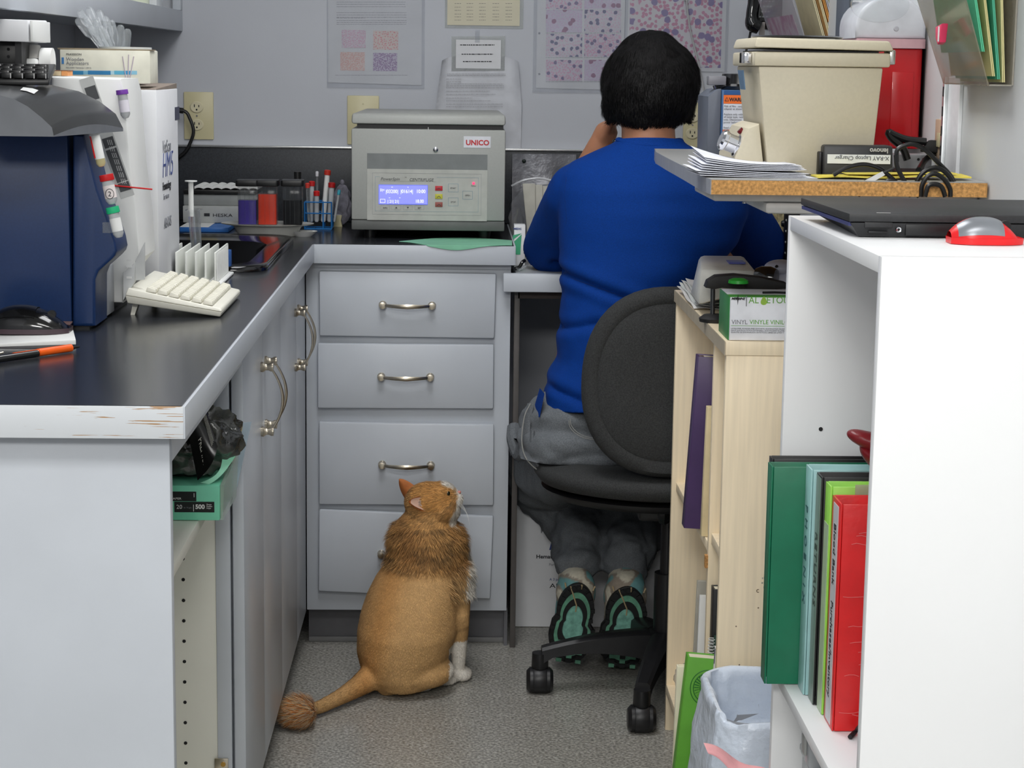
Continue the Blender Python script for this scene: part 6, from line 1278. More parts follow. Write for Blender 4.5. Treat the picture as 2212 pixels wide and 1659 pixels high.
# yellow envelope and black folder
ye = thing('yellow_envelope', 'yellow envelope lying flat under the charger cables', 'envelope', (.65, 2.83, BDZ))
part('paper', MB().sheet(lambda u, v: V((X(1765, 380, 2.8)+(X(2090, 380, 2.8)-X(1765, 380, 2.8))*u, 2.79+.04*v, zi+.0002+.003*u+.0015*abs(sin(u*7))*(1-v))), 30, 4, .0004) if False else MB().sheet(lambda u, v: V((X(1765, 380, 2.8)+(X(2095, 380, 2.8)-X(1765, 380, 2.8))*u, 2.79+.06*v, zi+.0028+.0035*u+.0012*sin(u*11)*(1-v))), 30, 4, .0022), mat('yellow paper', (232, 214, 90), .6), ye, 60)
part('flap', MB().sheet(lambda u, v: V((X(1830, 380, 2.8)+.16*u, 2.8+.04*v, zi+.0068+.0025*u)), 8, 3, .0006), mat('yellow paper', (232, 214, 90), .6), ye)
bkf = thing('black_folder', 'thin black folder under cables by the corner guard', 'folder', (.7, 2.9, BDZ))
part('cover', MB().box(X(1935, 370, 2.9), XR-.008, 2.875, 3.03, zi+.0002, zi+.0032, .001), MATTE, bkf); part('flap', MB().box(X(1945, 370, 2.9), XR-.012, 2.88, 3.02, zi+.0034, zi+.0046), MATTE, bkf)
# cables
cbm = mat('black cable rubber', (22, 22, 22), .3)
cb1 = thing('charger_cable', 'coiled black charger cable looping over the shelf board edge', 'cable', (.68, 2.77, BDZ))
def C3(l, Y): return [PY(x, y, Y) for x, y in l]
part('big_loop', MB().tube(C3([(1937, 350), (1938, 325), (1955, 314), (1975, 312), (2000, 325), (2030, 355), (2052, 378), (2062, 400), (2055, 425)], 2.775), .0034, 10, 6), cbm, cb1)
part('left_drop', MB().tube(C3([(1935, 335), (1938, 360), (1950, 385), (1962, 405), (1968, 425)], 2.772), .0034, 10, 6), cbm, cb1)
part('inner_coil', MB().tube(C3([(1978, 425), (1980, 395), (1995, 372), (2020, 362), (2042, 372), (2058, 395), (2062, 425)], 2.762), .0034, 10, 6), cbm, cb1)
part('inner_coil', MB().tube(C3([(1990, 425), (1992, 400), (2005, 380), (2022, 376), (2040, 388), (2052, 408), (2053, 425)], 2.752), .0034, 10, 6), cbm, cb1)
part('inner_coil', MB().tube(C3([(1998, 425), (2005, 402), (2020, 398), (2034, 404), (2042, 425)], 2.744), .0034, 10, 6), cbm, cb1)
part('front_arch', MB().tube(C3([(1800, 378), (1830, 362), (1865, 355), (1895, 362), (1915, 375), (1935, 392), (1955, 404)], 2.785), .0032, 10, 6), cbm, cb1)
part('small_loop', MB().tube(C3([(1910, 425), (1911, 400), (1920, 390), (1932, 392), (1950, 402), (1975, 415), (1985, 425)], 2.765), .0032, 10, 6), cbm, cb1)
part('cable_tag', MB().hexa([*[PY(x, y, 2.768) for x, y in ((1856, 396), (1866, 404))], *[PY(x, y, 2.7685) for x, y in ((1866, 404), (1856, 396))], *[PY(x, y, 2.768) for x, y in ((1906, 370), (1912, 378))], *[PY(x, y, 2.7685) for x, y in ((1912, 378), (1906, 370))]]), mat('tag white', (222, 222, 220), .5), cb1, None)
part('tag_cord', MB().tube(C3([(1856, 425), (1858, 404), (1866, 392), (1910, 372), (1932, 362)], 2.770), .0016, 6, 4), cbm, cb1)
cb2 = thing('power_plugs', 'thick black power plug and cable lying behind the charger', 'plug', (.68, 3.05, BDZ))
part('plug_body', MB().hexa([*[PY(x, y, 3.04) for x, y in ((1985, 328), (2052, 332))], *[PY(x, y, 3.08) for x, y in ((2052, 332), (1985, 328))], *[PY(x, y, 3.04) for x, y in ((2005, 302), (2052, 304))], *[PY(x, y, 3.08) for x, y in ((2052, 304), (2005, 302))]], .004), MATTE, cb2)
part('cable', MB().tube(C3([(2000, 306), (1960, 302), (1932, 292), (1920, 286), (1926, 298), (1950, 320), (1960, 345)], 3.04), .006, 10, 5), cbm, cb2)
part('support_lead', MB().tube([PY(2020, 330, 3.05), PY(2000, 345, 3.05), PZ(1985, 368, BDZ+.006)], .005, 10, 4), cbm, cb2)
ps2 = thing('power_strip', 'grey power strip with small sockets behind the charger', 'power strip', (.66, 3.08, BDZ))
a, b = PY(1936, 360, 3.10), PY(2030, 334, 3.10)
part('strip_body', MB().box(a.x, b.x, 3.10, 3.145, zi, b.z, .003), mat('strip grey', (150, 150, 152), .4), ps2)
for k in range(5): part('socket', MB().cyl((a.x+.035+k*.008, 3.0992, b.z-.008), (a.x+.035+k*.008, 3.1, b.z-.008), .0022, n=12), HOLE, ps2)
# outlet on the right wall
wo = thing('side_outlet', 'beige wall outlet beside the white corner guard', 'outlet', (XR, 3.15, 1.2))
a, b = PX(2054, 300, XR).y, PX(2031, 300, XR).y; z0_, z1_ = PX(2040, 345, XR).z, PX(2040, 258, XR).z
part('cover_plate', MB().box(XR-.006, XR-.0005, a+.012, b+.012, z0_, z1_, .002), mat('beige plate', (200, 176, 150), .4), wo); part('socket', MB().box(XR-.009, XR-.0062, (a+b)/2+.004, (a+b)/2+.022, (z0_+z1_)/2-.012, (z0_+z1_)/2+.01, .001), IV, wo)
# ------------------------------------------------------------------ clear wall pocket, near
wp = thing('wall_pocket', 'smoky clear wall pocket full of green and cream folders at upper right', 'wall pocket', (.73, 2.76, 1.28))
SM = mat('smoky clear acrylic', (150, 142, 120), .1, alpha=.5, spec=1, n=(6, .1)); CLR = mat('clear acrylic edge', (196, 190, 176), .08, alpha=.55, spec=1)
yn_, yf_ = 2.66, 2.905
zb_p = PY(2140, 184, yn_).z; zt_p = zb_p+.16
xb_ = XR-.036; xt_ = PY(2085, 0, yn_).x; kx = (xt_-xb_)/(PY(2085, 0, yn_).z-zb_p)
xtop = xb_+kx*.16
part('front_pane', MB().hexa([(xb_, yn_, zb_p), (xb_+.002, yn_, zb_p), (xb_+.002, yf_, zb_p), (xb_, yf_, zb_p), (xtop, yn_, zt_p), (xtop+.002, yn_, zt_p), (xtop+.002, yf_+.03, zt_p), (xtop, yf_+.03, zt_p)]), SM, wp)
part('back_pane', MB().box(XR-.003, XR-.0006, yn_, yf_+.02, zb_p, zt_p+.05), CLR, wp)
part('bottom_pane', MB().hexa([(xb_+.0022, yn_, zb_p-.001), (XR-.0032, yn_, zb_p-.001), (XR-.0032, yf_, zb_p-.001), (xb_+.0022, yf_, zb_p-.001), (xb_+.0022, yn_, zb_p+.001), (XR-.0032, yn_, zb_p+.001), (XR-.0032, yf_, zb_p+.001), (xb_+.0022, yf_, zb_p+.001)]), CLR, wp)
FG = 'folders in the smoky wall pocket'
for i, (dx, c, lb, zo) in enumerate(((.0045, (96, 204, 158), 'mint green folder nearest the smoky front pane', .045), (.0105, (220, 212, 150), 'pale yellow folder between the two green folders', .012), (.0165, (84, 186, 150), 'deeper green folder in the middle of the wall pocket', .008), (.0225, (224, 216, 158), 'cream folder nearest the wall in the wall pocket', .004))):
    x0 = xb_+dx; x1 = xtop+dx*2.6; t = thing('hanging_folder', lb, 'folder', (x0, yn_+.1, zb_p+zo), group=FG); m_ = mat('folder %d' % i, c, .6)
    xz = x0+(x1-x0)*(zo/.16)
    for k in (0, 1): e_ = k*.0023; part('card_leaf', MB().hexa([(xz+e_, yn_+.008, zb_p+zo), (xz+e_+.0016, yn_+.008, zb_p+zo), (xz+e_+.0016, yf_-.012, zb_p+zo), (xz+e_, yf_-.012, zb_p+zo), (x1+e_, yn_+.006+k*.003, zt_p+.04), (x1+e_+.0016, yn_+.006+k*.003, zt_p+.04), (x1+e_+.0016, yf_-.012, zt_p+.04), (x1+e_, yf_-.012, zt_p+.04)]), m_, t)
pk = thing('pink_clip', 'bright pink binder clip inside the smoky wall pocket', 'clip', tuple(PY(2045, 80, 2.80)))
c_ = PX(2045, 70, (xb_+xtop)/2-.006)
part('jaw', MB().prism([(c_.y+dy, c_.z+dz) for dy, dz in ((-.016, .012), (.02, .008), (.016, -.008), (.004, -.017), (-.008, -.014))], 'x', c_.x-.012, c_.x-.002, .002), mat('hot pink plastic', (232, 66, 106), .35), pk)
part('white_grip', MB().box(c_.x-.0135, c_.x-.0122, c_.y-.008, c_.y-.004, c_.z-.013, c_.z+.008), WHITE, pk)
# ------------------------------------------------------------------ phone, far wall pocket
FPY0, FPY1 = 4.02, 4.30
fp_ = thing('far_wall_pocket', 'clear wall pocket with upright charts beyond the beige centrifuge', 'wall pocket', (.7, 4.15, 1.3))
part('front_pane', MB().hexa([(.735, 4.0, 1.30), (.737, 4.0, 1.30), (.737, 4.42, 1.30), (.735, 4.42, 1.30), (.672, 4.0, 1.47), (.674, 4.0, 1.47), (.674, 4.42, 1.47), (.672, 4.42, 1.47)]), mat('clear pane far', (170, 168, 172), .1, alpha=.45, spec=1), fp_)
part('bottom_pane', MB().box(.7372, XR-.001, 4.0, 4.42, 1.298, 1.30), CLR, fp_)
a, b = PX(1760, 60, .72), PX(1700, 60, .72)
part('smear_print', MB().hexa([(.7340, 4.05, 1.302), (.7345, 4.05, 1.302), (.7345, 4.38, 1.302), (.7340, 4.38, 1.302), (.690, 4.05, 1.42), (.6905, 4.05, 1.42), (.6905, 4.38, 1.42), (.690, 4.38, 1.42)]), mat('smear sheet', (176, 160, 170), .4, n=(30, .2), c2=(150, 96, 124)), fp_)
for i, (x, c) in enumerate(((1790, (206, 196, 160)), (1797, (150, 110, 60)), (1803, (212, 200, 160)), (1811, (200, 140, 70)), (1818, (180, 180, 184)), (1824, (148, 150, 84)))):
    tx = PY(x-35, 0, 4.02); bx_ = PY(x-6, 80, 4.02); t = thing('chart_folder', ('cream chart folder leaning left-most', 'brown chart folder second from left', 'cream chart folder behind the brown one', 'orange-tan chart folder', 'grey-white chart folder', 'olive chart folder leaning right-most')[i]+' in the far wall pocket', 'folder', (bx_.x, 4.1, bx_.z), group='charts in the far wall pocket')
    dxx = (tx.x-bx_.x); m_ = mat('chart %d' % i, c, .7)
    for k in (0, 1): e_ = k*.0030; part('card_leaf', MB().hexa([(bx_.x+e_, 4.02, bx_.z-.02), (bx_.x+e_+.002, 4.02, bx_.z-.02), (bx_.x+e_+.002, 4.22, bx_.z-.02), (bx_.x+e_, 4.22, bx_.z-.02), (tx.x+e_+dxx*.5, 4.02, tx.z+.05), (tx.x+e_+.002+dxx*.5, 4.02, tx.z+.05), (tx.x+e_+.002+dxx*.5, 4.22, tx.z+.05), (tx.x+e_+dxx*.5, 4.22, tx.z+.05)]), m_, t)
gd = thing('grey_cabinet_side', 'dark grey slim panel on the right wall beside sharps container', 'panel', (.75, 3.9, 1.3))
part('panel_board', MB().box(XR-.02, XR-.0005, 3.70, 3.84, 1.18, 1.7, .002), mat('slate panel', (96, 104, 116), .5), gd); part('panel_trim', MB().box(XR-.022, XR-.0202, 3.70, 3.705, 1.18, 1.7), mat('slate trim', (70, 76, 84), .5), gd)
ph = thing('wall_phone', 'black wall phone with handset hanging at the far right corner', 'phone', tuple(PY(1650, 60, 4.6)))
PHY = 4.60
part('phone_base', MB().prism([(PY(x, y, PHY).x, PY(x, y, PHY).z) for x, y in ((1650, -60), (1690, -20), (1701, 42), (1668, 68), (1640, 60), (1632, 40))], 'y', PHY, PHY+.05, .005), GB, ph)
part('keypad_panel', MB().prism([(PY(x, y, PHY).x, PY(x, y, PHY).z) for x, y in ((1655, -40), (1678, -18), (1662, 48), (1640, 44))], 'y', PHY-.006, PHY-.0003, .001), mat('keypad dark', (44, 44, 46), .35), ph)
for r_ in range(5):
    for k in range(3):
        p = PY(1664-r_*4.5+k*7-4, -8+r_*11, PHY-.0065); part('phone_key', MB().box(p.x-.0026, p.x+.0026, p.y-.001, p.y+.0003, p.z-.0018, p.z+.0018), mat('key grey', (130, 134, 136), .4), ph)
part('handset', MB().tube([PY(x, y, PHY-.03) for x, y in ((1644, -50), (1632, -20), (1626, 10), (1623, 36), (1626, 52), (1640, 60))], [.014, .015, .012, .013, .018, .016], 16, 5), GB, ph)
part('phone_cord', MB().tube([PY(x, y, PHY-.01) for x, y in ((1622, 64), (1619, 80), (1612, 110), (1600, 170), (1588, 196))], .0028, 8, 4), MATTE, ph)
part('cradle_bar', MB().box(PY(1640, 60, PHY-.02).x, PY(1652, 60, PHY-.02).x, PHY-.022, PHY-.018, PY(1640, 82, PHY).z, PY(1640, 48, PHY).z), mat('grey bar', (140, 134, 130), .4), ph)
# ------------------------------------------------------------------ lace / slotted strip at right, below the board
yt = thing('honeycomb_net', 'yellowed honeycomb packing net hanging on right wall past the shirt', 'net', (.75, 4.5, .9))
NM = mat('yellowed net', (198, 186, 140), .7, n=(120, .25), bump=(160, .9, .004))
part('net_sheet', MB().sheet(lambda u, v: V((XR-.012-.006*sin(u*20)*sin(v*30), 4.35+.42*u, .90+.28*v)), 24, 24, .003, (1, 0, 0)), NM, yt, 60); part('net_hem', MB().tube([(XR-.014, 4.35+.42*i/8, 1.182) for i in range(9)], .003, 6), NM, yt)
bs2 = thing('black_perforated_strip', 'black perforated metal strip with round lugs beside the net', 'metal strip', (.75, 4.3, .86))
part('strip', MB().box(XR-.03, XR-.0015, 4.26, 4.30, DZ+.001, 1.128, .002), BLACK, bs2)
for k in range(7): part('lug', MB().lathe((XR-.032, 4.285, .90+k*.036), [(0, .006), (.006, .005), (.008, 0)], 14, axis=(-1, 0, 0)), BLACK, bs2)
for k in range(10): part('pin_hole', MB().ell((XR-.0305, 4.262, .885+k*.024), (.002, .002, .003), sub=1), mat('pale dot', (170, 170, 160), .6), bs2)
# ================================================================== office chair
FAB = mat('black chair fabric', (50, 51, 51), .85, n=(400, .3), bump=(500, .4, .0006)); CPL = mat('black chair plastic', (27, 27, 29), .38, n=(60, .1))
hx, hy = .453, 3.966
oc = thing('office_chair', 'black office chair on casters under the seated person', 'chair', (hx, hy, 0))
sx0, sy0 = .44, 3.985
part('seat', MB().lathe((sx0, sy0, .445), [(0, 0), (.19, 0), (.238, .012), (.25, .03), (.243, .047), (.19, .056), (0, .052)], 48, sx=1.08, sy=.94), FAB, oc, 60)
part('seat_pan', MB().lathe((sx0, sy0, .418), [(0, 0), (.15, 0), (.225, .012), (.235, .0265), (0, .0265)], 48, sx=1.08, sy=.94), CPL, oc, 60)
bcx, bcz, BYB = .432, PY(1460, 822, 3.79).z, 3.800
def bk_(u, v, w):                                   # superellipse pad, u angle, v radius
    a = 2*pi*u; c, s_ = cos(a), sin(a); n_ = 2.35
    r = 1/((abs(c)**n_+abs(s_)**n_)**(1/n_)); top = 1 if s_ < 0 else .96
    return V((bcx+.176*r*c*v*(1-.05*s_), BYB+w-.035*(1-abs(c*v)**2)*0+.03*(c*v)**2+.014*s_*v, bcz+.192*r*s_*v*top))
mb = MB(); rings = []
for v_, w_ in ((0, .006), (.5, .005), (.80, .003), (.83, .006), (.86, .003), (.95, .003), (1.0, .014), (1.0, .03), (.96, .045), (.6, .05), (0, .052)):
    rings.append([bk_(i/56, v_, w_-.03) for i in range(56)])
for A, B in zip(rings, rings[1:]):
    pass
R_ = [[mb._v(p) for p in r] if i not in (0, len(rings)-1) else [mb._v(r[0])] for i, r in enumerate(rings)]
for A, B in zip(R_, R_[1:]):
    for i in range(56):
        j = (i+1) % 56
        if len(A) == 1: mb._f([A[0], B[j], B[i]])
        elif len(B) == 1: mb._f([A[i], A[j], B[0]])
        else: mb._f([A[i], A[j], B[j], B[i]])
part('backrest', mb, FAB, oc, 50)
part('back_support', MB().tube([(bcx, BYB-.0+.02, bcz-.05), (bcx+.002, BYB+.022, bcz-.17), (bcx+.004, BYB+.03, .44), (bcx+.01, BYB+.08, .405), (hx, hy, .405)], .016, 10, 5, flat=1.6), CPL, oc)
part('gas_cylinder', MB().cyl((hx, hy, .10), (hx, hy, .26), .026, n=28).cyl((hx, hy, .26), (hx, hy, .41), .015, n=24), CPL, oc)
part('hub', MB().lathe((hx, hy, .075), [(0, 0), (.04, 0), (.045, .02), (.04, .055), (.030, .06), (0, .06)], 32), CPL, oc)
part('tilt_box', MB().box(hx-.07, hx+.07, hy-.07, hy+.07, .385, .4175, .008), CPL, oc)
part('height_lever', MB().tube([(hx+.06, hy, .40), (hx+.18, hy+.02, .395), (hx+.22, hy+.02, .395)], .006, 8), CPL, oc)
for k in range(5):
    a_ = radians(182.2+72*k); d = V((cos(a_), sin(a_), 0)); s_ = V((-d.y, d.x, 0)); mb = MB(); prev = None
    for i in range(11):
        t_ = i/10; r_ = .035+(.262-.035)*t_; zt_ = .136-.036*t_**1.8; zb_ = .076+.014*sin(pi*t_)-(.010 if t_ > .95 else 0)
        w_ = .026-.010*t_; c_ = V((hx, hy, 0))+d*r_
        ring_ = [mb._v(c_+s_*w_+V((0, 0, zb_))), mb._v(c_-s_*w_+V((0, 0, zb_))), mb._v(c_-s_*w_*.95+V((0, 0, zt_-.006))), mb._v(c_-s_*w_*.6+V((0, 0, zt_))), mb._v(c_+s_*w_*.6+V((0, 0, zt_))), mb._v(c_+s_*w_*.95+V((0, 0, zt_-.006)))]
        if prev:
            for q in range(6): mb._f([prev[q], prev[(q+1) % 6], ring_[(q+1) % 6], ring_[q]])
        else: mb._f(ring_[::-1])
        prev = ring_
    mb._f(prev); lg = part('leg', mb, CPL, oc, 40)
    c_ = V((hx, hy, 0))+d*.265
    cs = part('caster_hood', MB().lathe((c_.x, c_.y, .052), [(0, 0), (.016, 0), (.018, .004), (.017, .035), (.0, .035)], 24), CPL, oc)
    for sd in (-1, 1):
        ax = V((1, 0, 0)) if k < 2 else s_; p = c_+V((0, 0, .0275))+ax*sd*.007
        part('wheel', MB().lathe(p, [(0, 0), (.0272, 0), (.0275, .004), (.0272, .014), (.020, .021), (0, .022)], 28, axis=ax*sd), CPL, cs)
    part('hood_cover', MB().lathe(c_+V((-.0145 if k < 2 else 0, 0, .0275)) if k < 2 else c_+V((0, 0, .0275))-s_*.0145, [(.0285, 0), (.0295, .002), (.0295, .027), (.0285, .029)], 28, axis=(1, 0, 0) if k < 2 else s_), CPL, cs)
# ================================================================== person
PSN = thing('person', 'person with short black hair in blue scrub top seated on the office chair', 'person', (.36, 4.0, 0))
def P3(x, y, Y): return PY(x, y, Y)
SKIN = mat('warm brown skin', (176, 122, 92), .5, n=(40, .05), sub=.08); SHIRT = mat('royal blue scrub cotton', (3, 54, 132), .85, spec=.2, n=(500, .12), bump=(420, .25, .0004))
JEAN = mat('grey denim', (104, 108, 112), .85, n=(500, .22), bump=(380, .35, .0006)); HAIRM = mat('black hair', (13, 12, 13), .75, spec=.2, attr=False, n=(90, .4))
# skin body: head to fingers to ankles in one surface
mb = MB(); HY = 4.13
hc = P3(1400, 188, HY)
mb.ell(hc, (.083, .098, .108), sub=4); mb.ell(hc+V((0, .045, -.055)), (.056, .055, .062)); mb.ell(hc+V((0, .102, -.018)), (.013, .016, .022), sub=3)
mb.ell(hc+V((0, .088, -.062)), (.024, .014, .009), sub=3)
for s_ in (-1, 1):
    mb.ell(hc+V((s_*.031, .082, .006)), (.017, .012, .010), sub=2); ec_ = hc+V((s_*.083, .008, -.022))
    mb.ell(ec_, (.010, .017, .030), sub=3); mb.ell(ec_+V((0, -.006, .018)), (.011, .012, .014), sub=2); mb.ell(ec_+V((0, .002, -.030)), (.009, .009, .012), sub=2)
nb_ = P3(1402, 330, 4.10)
mb.cap(hc+V((0, -.01, -.07)), .056, nb_, .058)
mb.ell(P3(1402, 400, 4.09), (.165, .075, .055), sub=4); mb.ell(P3(1378, 560, 4.08), (.13, .095, .16), sub=4); mb.ell(P3(1318, 800, 4.06), (.118, .092, .15), sub=4); mb.ell(P3(1302, 945, 4.05), (.14, .11, .085), sub=4)
def arm(sh, el, wr, r=(.045, .037, .042, .026)):
    mb.cap(sh, r[0], el, r[1]); m_ = el.lerp(wr, .3); mb.cap(el, r[1], m_, r[2]); mb.cap(m_, r[2], wr, r[3])
Lsh, Lel, Lwr = P3(1243, 425, 4.12), P3(1180, 556, 4.36), P3(1296, 312, 4.27)
arm(Lsh, Lel, Lwr)
Rsh, Rel, Rwr = P3(1572, 430, 4.12), P3(1655, 552, 4.34), V((.56, 4.58, DZ+.035))
arm(Rsh, Rel, Rwr)
def hand(w_, palm, fdir, side, nrm, curl=1.0, thumb=1):
    """palm from wrist w_ to palm; five unequal fingers bending towards nrm"""
    palm_d = (palm-w_).normalized(); mb.cap(w_, .025, w_.lerp(palm, .5), .026)
    for k in (-1.5, -.5, .5, 1.5): mb.cap(w_.lerp(palm, .35)+side*k*.011, .013, palm+side*k*.0195*.95, .0115, sub=2)
    for k, L_ in ((-1.5, .062), (-.5, .074), (.5, .080), (1.5, .070)):
        a = palm+side*k*.0195; d1 = (fdir+nrm*.25*curl).normalized(); d2 = (fdir*.5+nrm*curl).normalized(); d3 = (nrm*curl-fdir*.25).normalized()
        b = a+d1*L_*.45; c = b+d2*L_*.32; e = c+d3*L_*.26
        mb.cap(a, .0098, b, .0088, sub=2); mb.cap(b, .0088, c, .0080, sub=2); mb.cap(c, .0080, e, .0068, sub=2)
    t0 = w_.lerp(palm, .25)+side*1.9*.0115*thumb; t1 = t0+(side*thumb*.7+fdir*.7).normalized()*.036; t2 = t1+(side*thumb*.2+fdir+nrm*.5).normalized()*.030
    mb.cap(t0, .0135, t1, .0108, sub=2); mb.cap(t1, .0108, t2, .0085, sub=2)
pl = P3(1322, 262, 4.262); hand(Lwr, pl, (pl-Lwr).normalized(), V((.25, .95, .15)).normalized(), V((.75, -.05, .25)).normalized(), .8, 1)
pr_ = V((.50, 4.645, DZ+.030)); hand(Rwr, pr_, (pr_-Rwr).normalized(), V((.8, .6, 0)).normalized(), V((0, 0, -1)), .25, -1)
Lhip, Lkn, Lan = P3(1235, 975, 4.10), P3(1172, 1052, 4.50), P3(1242, 1248, 4.19)
Rhip, Rkn, Ran = P3(1395, 985, 4.10), P3(1425, 1062, 4.52), P3(1352, 1238, 4.19)
for h_, k_, a_ in ((Lhip, Lkn, Lan), (Rhip, Rkn, Ran)):
    mb.cap(h_, .075, k_, .052); m_ = P3(1252 if h_ is Lhip else 1366, 1140, 4.34); mb.cap(k_, .052, m_, .055); mb.cap(m_, .055, a_, .034); mb.cap(a_, .034, a_+V((0, -.04, -.06)), .028)
bme = blob(mb, .0052, 5)
body = part('body', bme, SKIN, PSN, True)
for s_ in (-1, 1):
    part('eye', MB().lathe(hc+V((s_*.031, .0925, .004)), [(0, .0035), (.008, .002), (.0105, 0)], 20, axis=(0, 1, 0)), mat('eye white', (228, 224, 218), .2), body)
    part('pupil', MB().lathe(hc+V((s_*.031, .0961, .004)), [(0, .0005), (.0045, 0)], 16, axis=(0, 1, 0)), BLACK, body)
part('mouth', MB().ell(hc+V((0, .1015, -.061)), (.021, .0035, .0045), sub=3), mat('lip', (140, 78, 70), .45), body)
part('earring', MB().ell(P3(1330, 309, HY-.0), (.008, .006, .010), sub=2), GB, body)
# hair
mb = MB(); mb.ell(hc+V((.003, -.012, .008)), (.101, .104, .104), sub=4); mb.ell(hc+V((0, -.030, -.030)), (.084, .070, .062), sub=4)
mb.ell(hc+V((-.072, .0, -.030)), (.025, .040, .040)); mb.ell(hc+V((.080, -.005, -.025)), (.020, .040, .040)); mb.ell(hc+V((.002, .0, .060)), (.066, .075, .060))
hme = blob(mb, .006, 4)
bmh = bmesh.new(); bmh.from_mesh(hme)
for v in bmh.verts:
    v.co += (v.co-hc)*(.05*noise.noise(v.co*22)+.02*noise.noise(v.co*70))
bmesh.ops.bisect_plane(bmh, geom=bmh.verts[:]+bmh.edges[:]+bmh.faces[:], plane_co=hc+V((0, .05, -.02)), plane_no=V((0, .9, -.42)).normalized(), clear_outer=True)
bmh.to_mesh(hme); bmh.free()
hair = part('hair', hme.copy(), HAIRM, PSN, True)
hrm = mat('hair strands', (20, 18, 19), .7, spec=.25, attr=True, n=(60, .1))
cwn = hc+V((0, .01, .105))
def hs(co, nn, r):
    if nn.y > .75: return None
    g = (co-cwn); g = g-nn*g.dot(nn); low = max(0, (hc.z-.03-co.z)/.08)
    if g.length < 1e-4: return None
    d = g.normalized()+V((0, 0, -.5))+nn*(.10+.12*r.random()+.15*(r.random() < .05))+V((r.uniform(-.16, .16), r.uniform(-.16, .16), 0))
    k = r.uniform(10, 24); return (.020+.010*r.random()-.009*min(1, low), .0015, d, (k, k*.93, k*.95))
hme.transform(Matrix()); o = part('hair_strands', fur(hme, 16000, hs, 4), hrm, hair, None, recalc=False); o['kind'] = 'stuff'
# shirt
mb = MB()
def loft(mb, rows, n=40, e=2.3):
    R = []
    for (x0, x1, y, Yc, ry) in rows:
        a, b = P3(x0, y, Yc), P3(x1, y, Yc); c = (a+b)/2; rx = (b.x-a.x)/2; r = []
        for i in range(n):
            t = 2*pi*i/n; q = 1/((abs(cos(t))**e+abs(sin(t))**e)**(1/e)); r.append(mb._v((c.x+rx*q*cos(t), Yc+ry*q*sin(t), c.z)))
        R.append(r)
    for A, B in zip(R, R[1:]):
        for k in range(n): mb._f([A[k], A[(k+1) % n], B[(k+1) % n], B[k]])
    mb._f(R[0]); mb._f(R[-1][::-1]); bmesh.ops.recalc_face_normals(mb.bm, faces=mb.bm.faces)
loft(mb, [(1160, 1470, 950, 4.035, .140), (1158, 1468, 905, 4.035, .140), (1172, 1458, 860, 4.04, .134), (1190, 1448, 810, 4.045, .124), (1203, 1442, 750, 4.05, .114), (1212, 1452, 690, 4.055, .110), (1217, 1485, 635, 4.06, .112), (1214, 1540, 580, 4.065, .116), (1210, 1592, 520, 4.075, .118), (1207, 1612, 460, 4.08, .116), (1206, 1615, 410, 4.085, .108), (1214, 1600, 378, 4.09, .095), (1236, 1575, 352, 4.093, .080), (1285, 1520, 330, 4.097, .066), (1330, 1478, 310, 4.10, .056), (1342, 1466, 288, 4.10, .052)], e=2.15)
def sleeve(a, b, r0, r1): mb.cap(a, r0, b, r1)
mb.ell(P3(1250, 415, 4.11), (.062, .064, .062)); mb.ell(P3(1570, 425, 4.11), (.062, .064, .062))
LS, RS = Lsh.lerp(Lel, .86), Rsh.lerp(Rel, .9)
sleeve(Lsh, LS, .062, .060); sleeve(Rsh, RS, .062, .058)
sme = blob(mb, .0062, 7)
b_ = bmesh.new(); b_.from_mesh(sme)
hz_ = P3(1240, 905, 3.92).z
bmesh.ops.bisect_plane(b_, geom=b_.verts[:]+b_.edges[:]+b_.faces[:], plane_co=V((0, 0, hz_)), plane_no=V((.05, 0, -1)), clear_outer=True)
def cutcap(pt, dr, rad):
    fs = [f for f in b_.faces if (f.calc_center_median()-pt).dot(dr) > 0 and (f.calc_center_median()-pt).length < rad]; bmesh.ops.delete(b_, geom=fs, context='FACES')
dL, dR = (Lel-Lsh).normalized(), (Rel-Rsh).normalized()
cutcap(LS+dL*.004, dL, .12); cutcap(RS+dR*.004, dR, .12)
nk = P3(1402, 304, 4.10); bmesh.ops.bisect_plane(b_, geom=b_.verts[:]+b_.edges[:]+b_.faces[:], plane_co=nk, plane_no=V((0, .15, 1)).normalized(), clear_outer=True)
l0, l1 = P3(1214, 596, 3.95), P3(1372, 652, 3.95); l2, l3 = P3(1365, 545, 3.95), P3(1420, 640, 3.95); l4, l5 = P3(1200, 845, 3.95), P3(1300, 875, 3.95); l6, l7 = P3(1210, 720, 3.95), P3(1290, 700, 3.95)
def seg(p, a, b):
    ax, az, bx_, bz = a.x, a.z, b.x, b.z; t = max(0, min(1, ((p.x-ax)*(bx_-ax)+(p.z-az)*(bz-az))/((bx_-ax)**2+(bz-az)**2))); return math.hypot(p.x-ax-t*(bx_-ax), p.z-az-t*(bz-az))
b_.normal_update()
for v in b_.verts:
    n_ = v.normal; w_ = noise.noise(v.co*V((9, 9, 22)))*.006+noise.noise(v.co*30)*.0018; low = max(0, min(1, (P3(1300, 560, 4).z-v.co.z)/.2))
    w_ *= (.35+.9*low)
    if n_.y < .2:
        for a, b, am in ((l0, l1, .010), (l4, l5, .008), (l6, l7, .007)): 
            dd = seg(v.co, a, b); w_ += -am*math.exp(-(dd/.007)**2)+am*.45*math.exp(-((dd-.018)/.012)**2)
    v.co += n_*w_
b_.to_mesh(sme); b_.free()
sh_ = part('shirt', sme, SHIRT, PSN, True)
md = sh_.modifiers.new('cloth', 'SOLIDIFY'); md.thickness = .0025; md.offset = 1
q = MB(); n9 = 40
ctr = P3(1403, 304, 4.10)
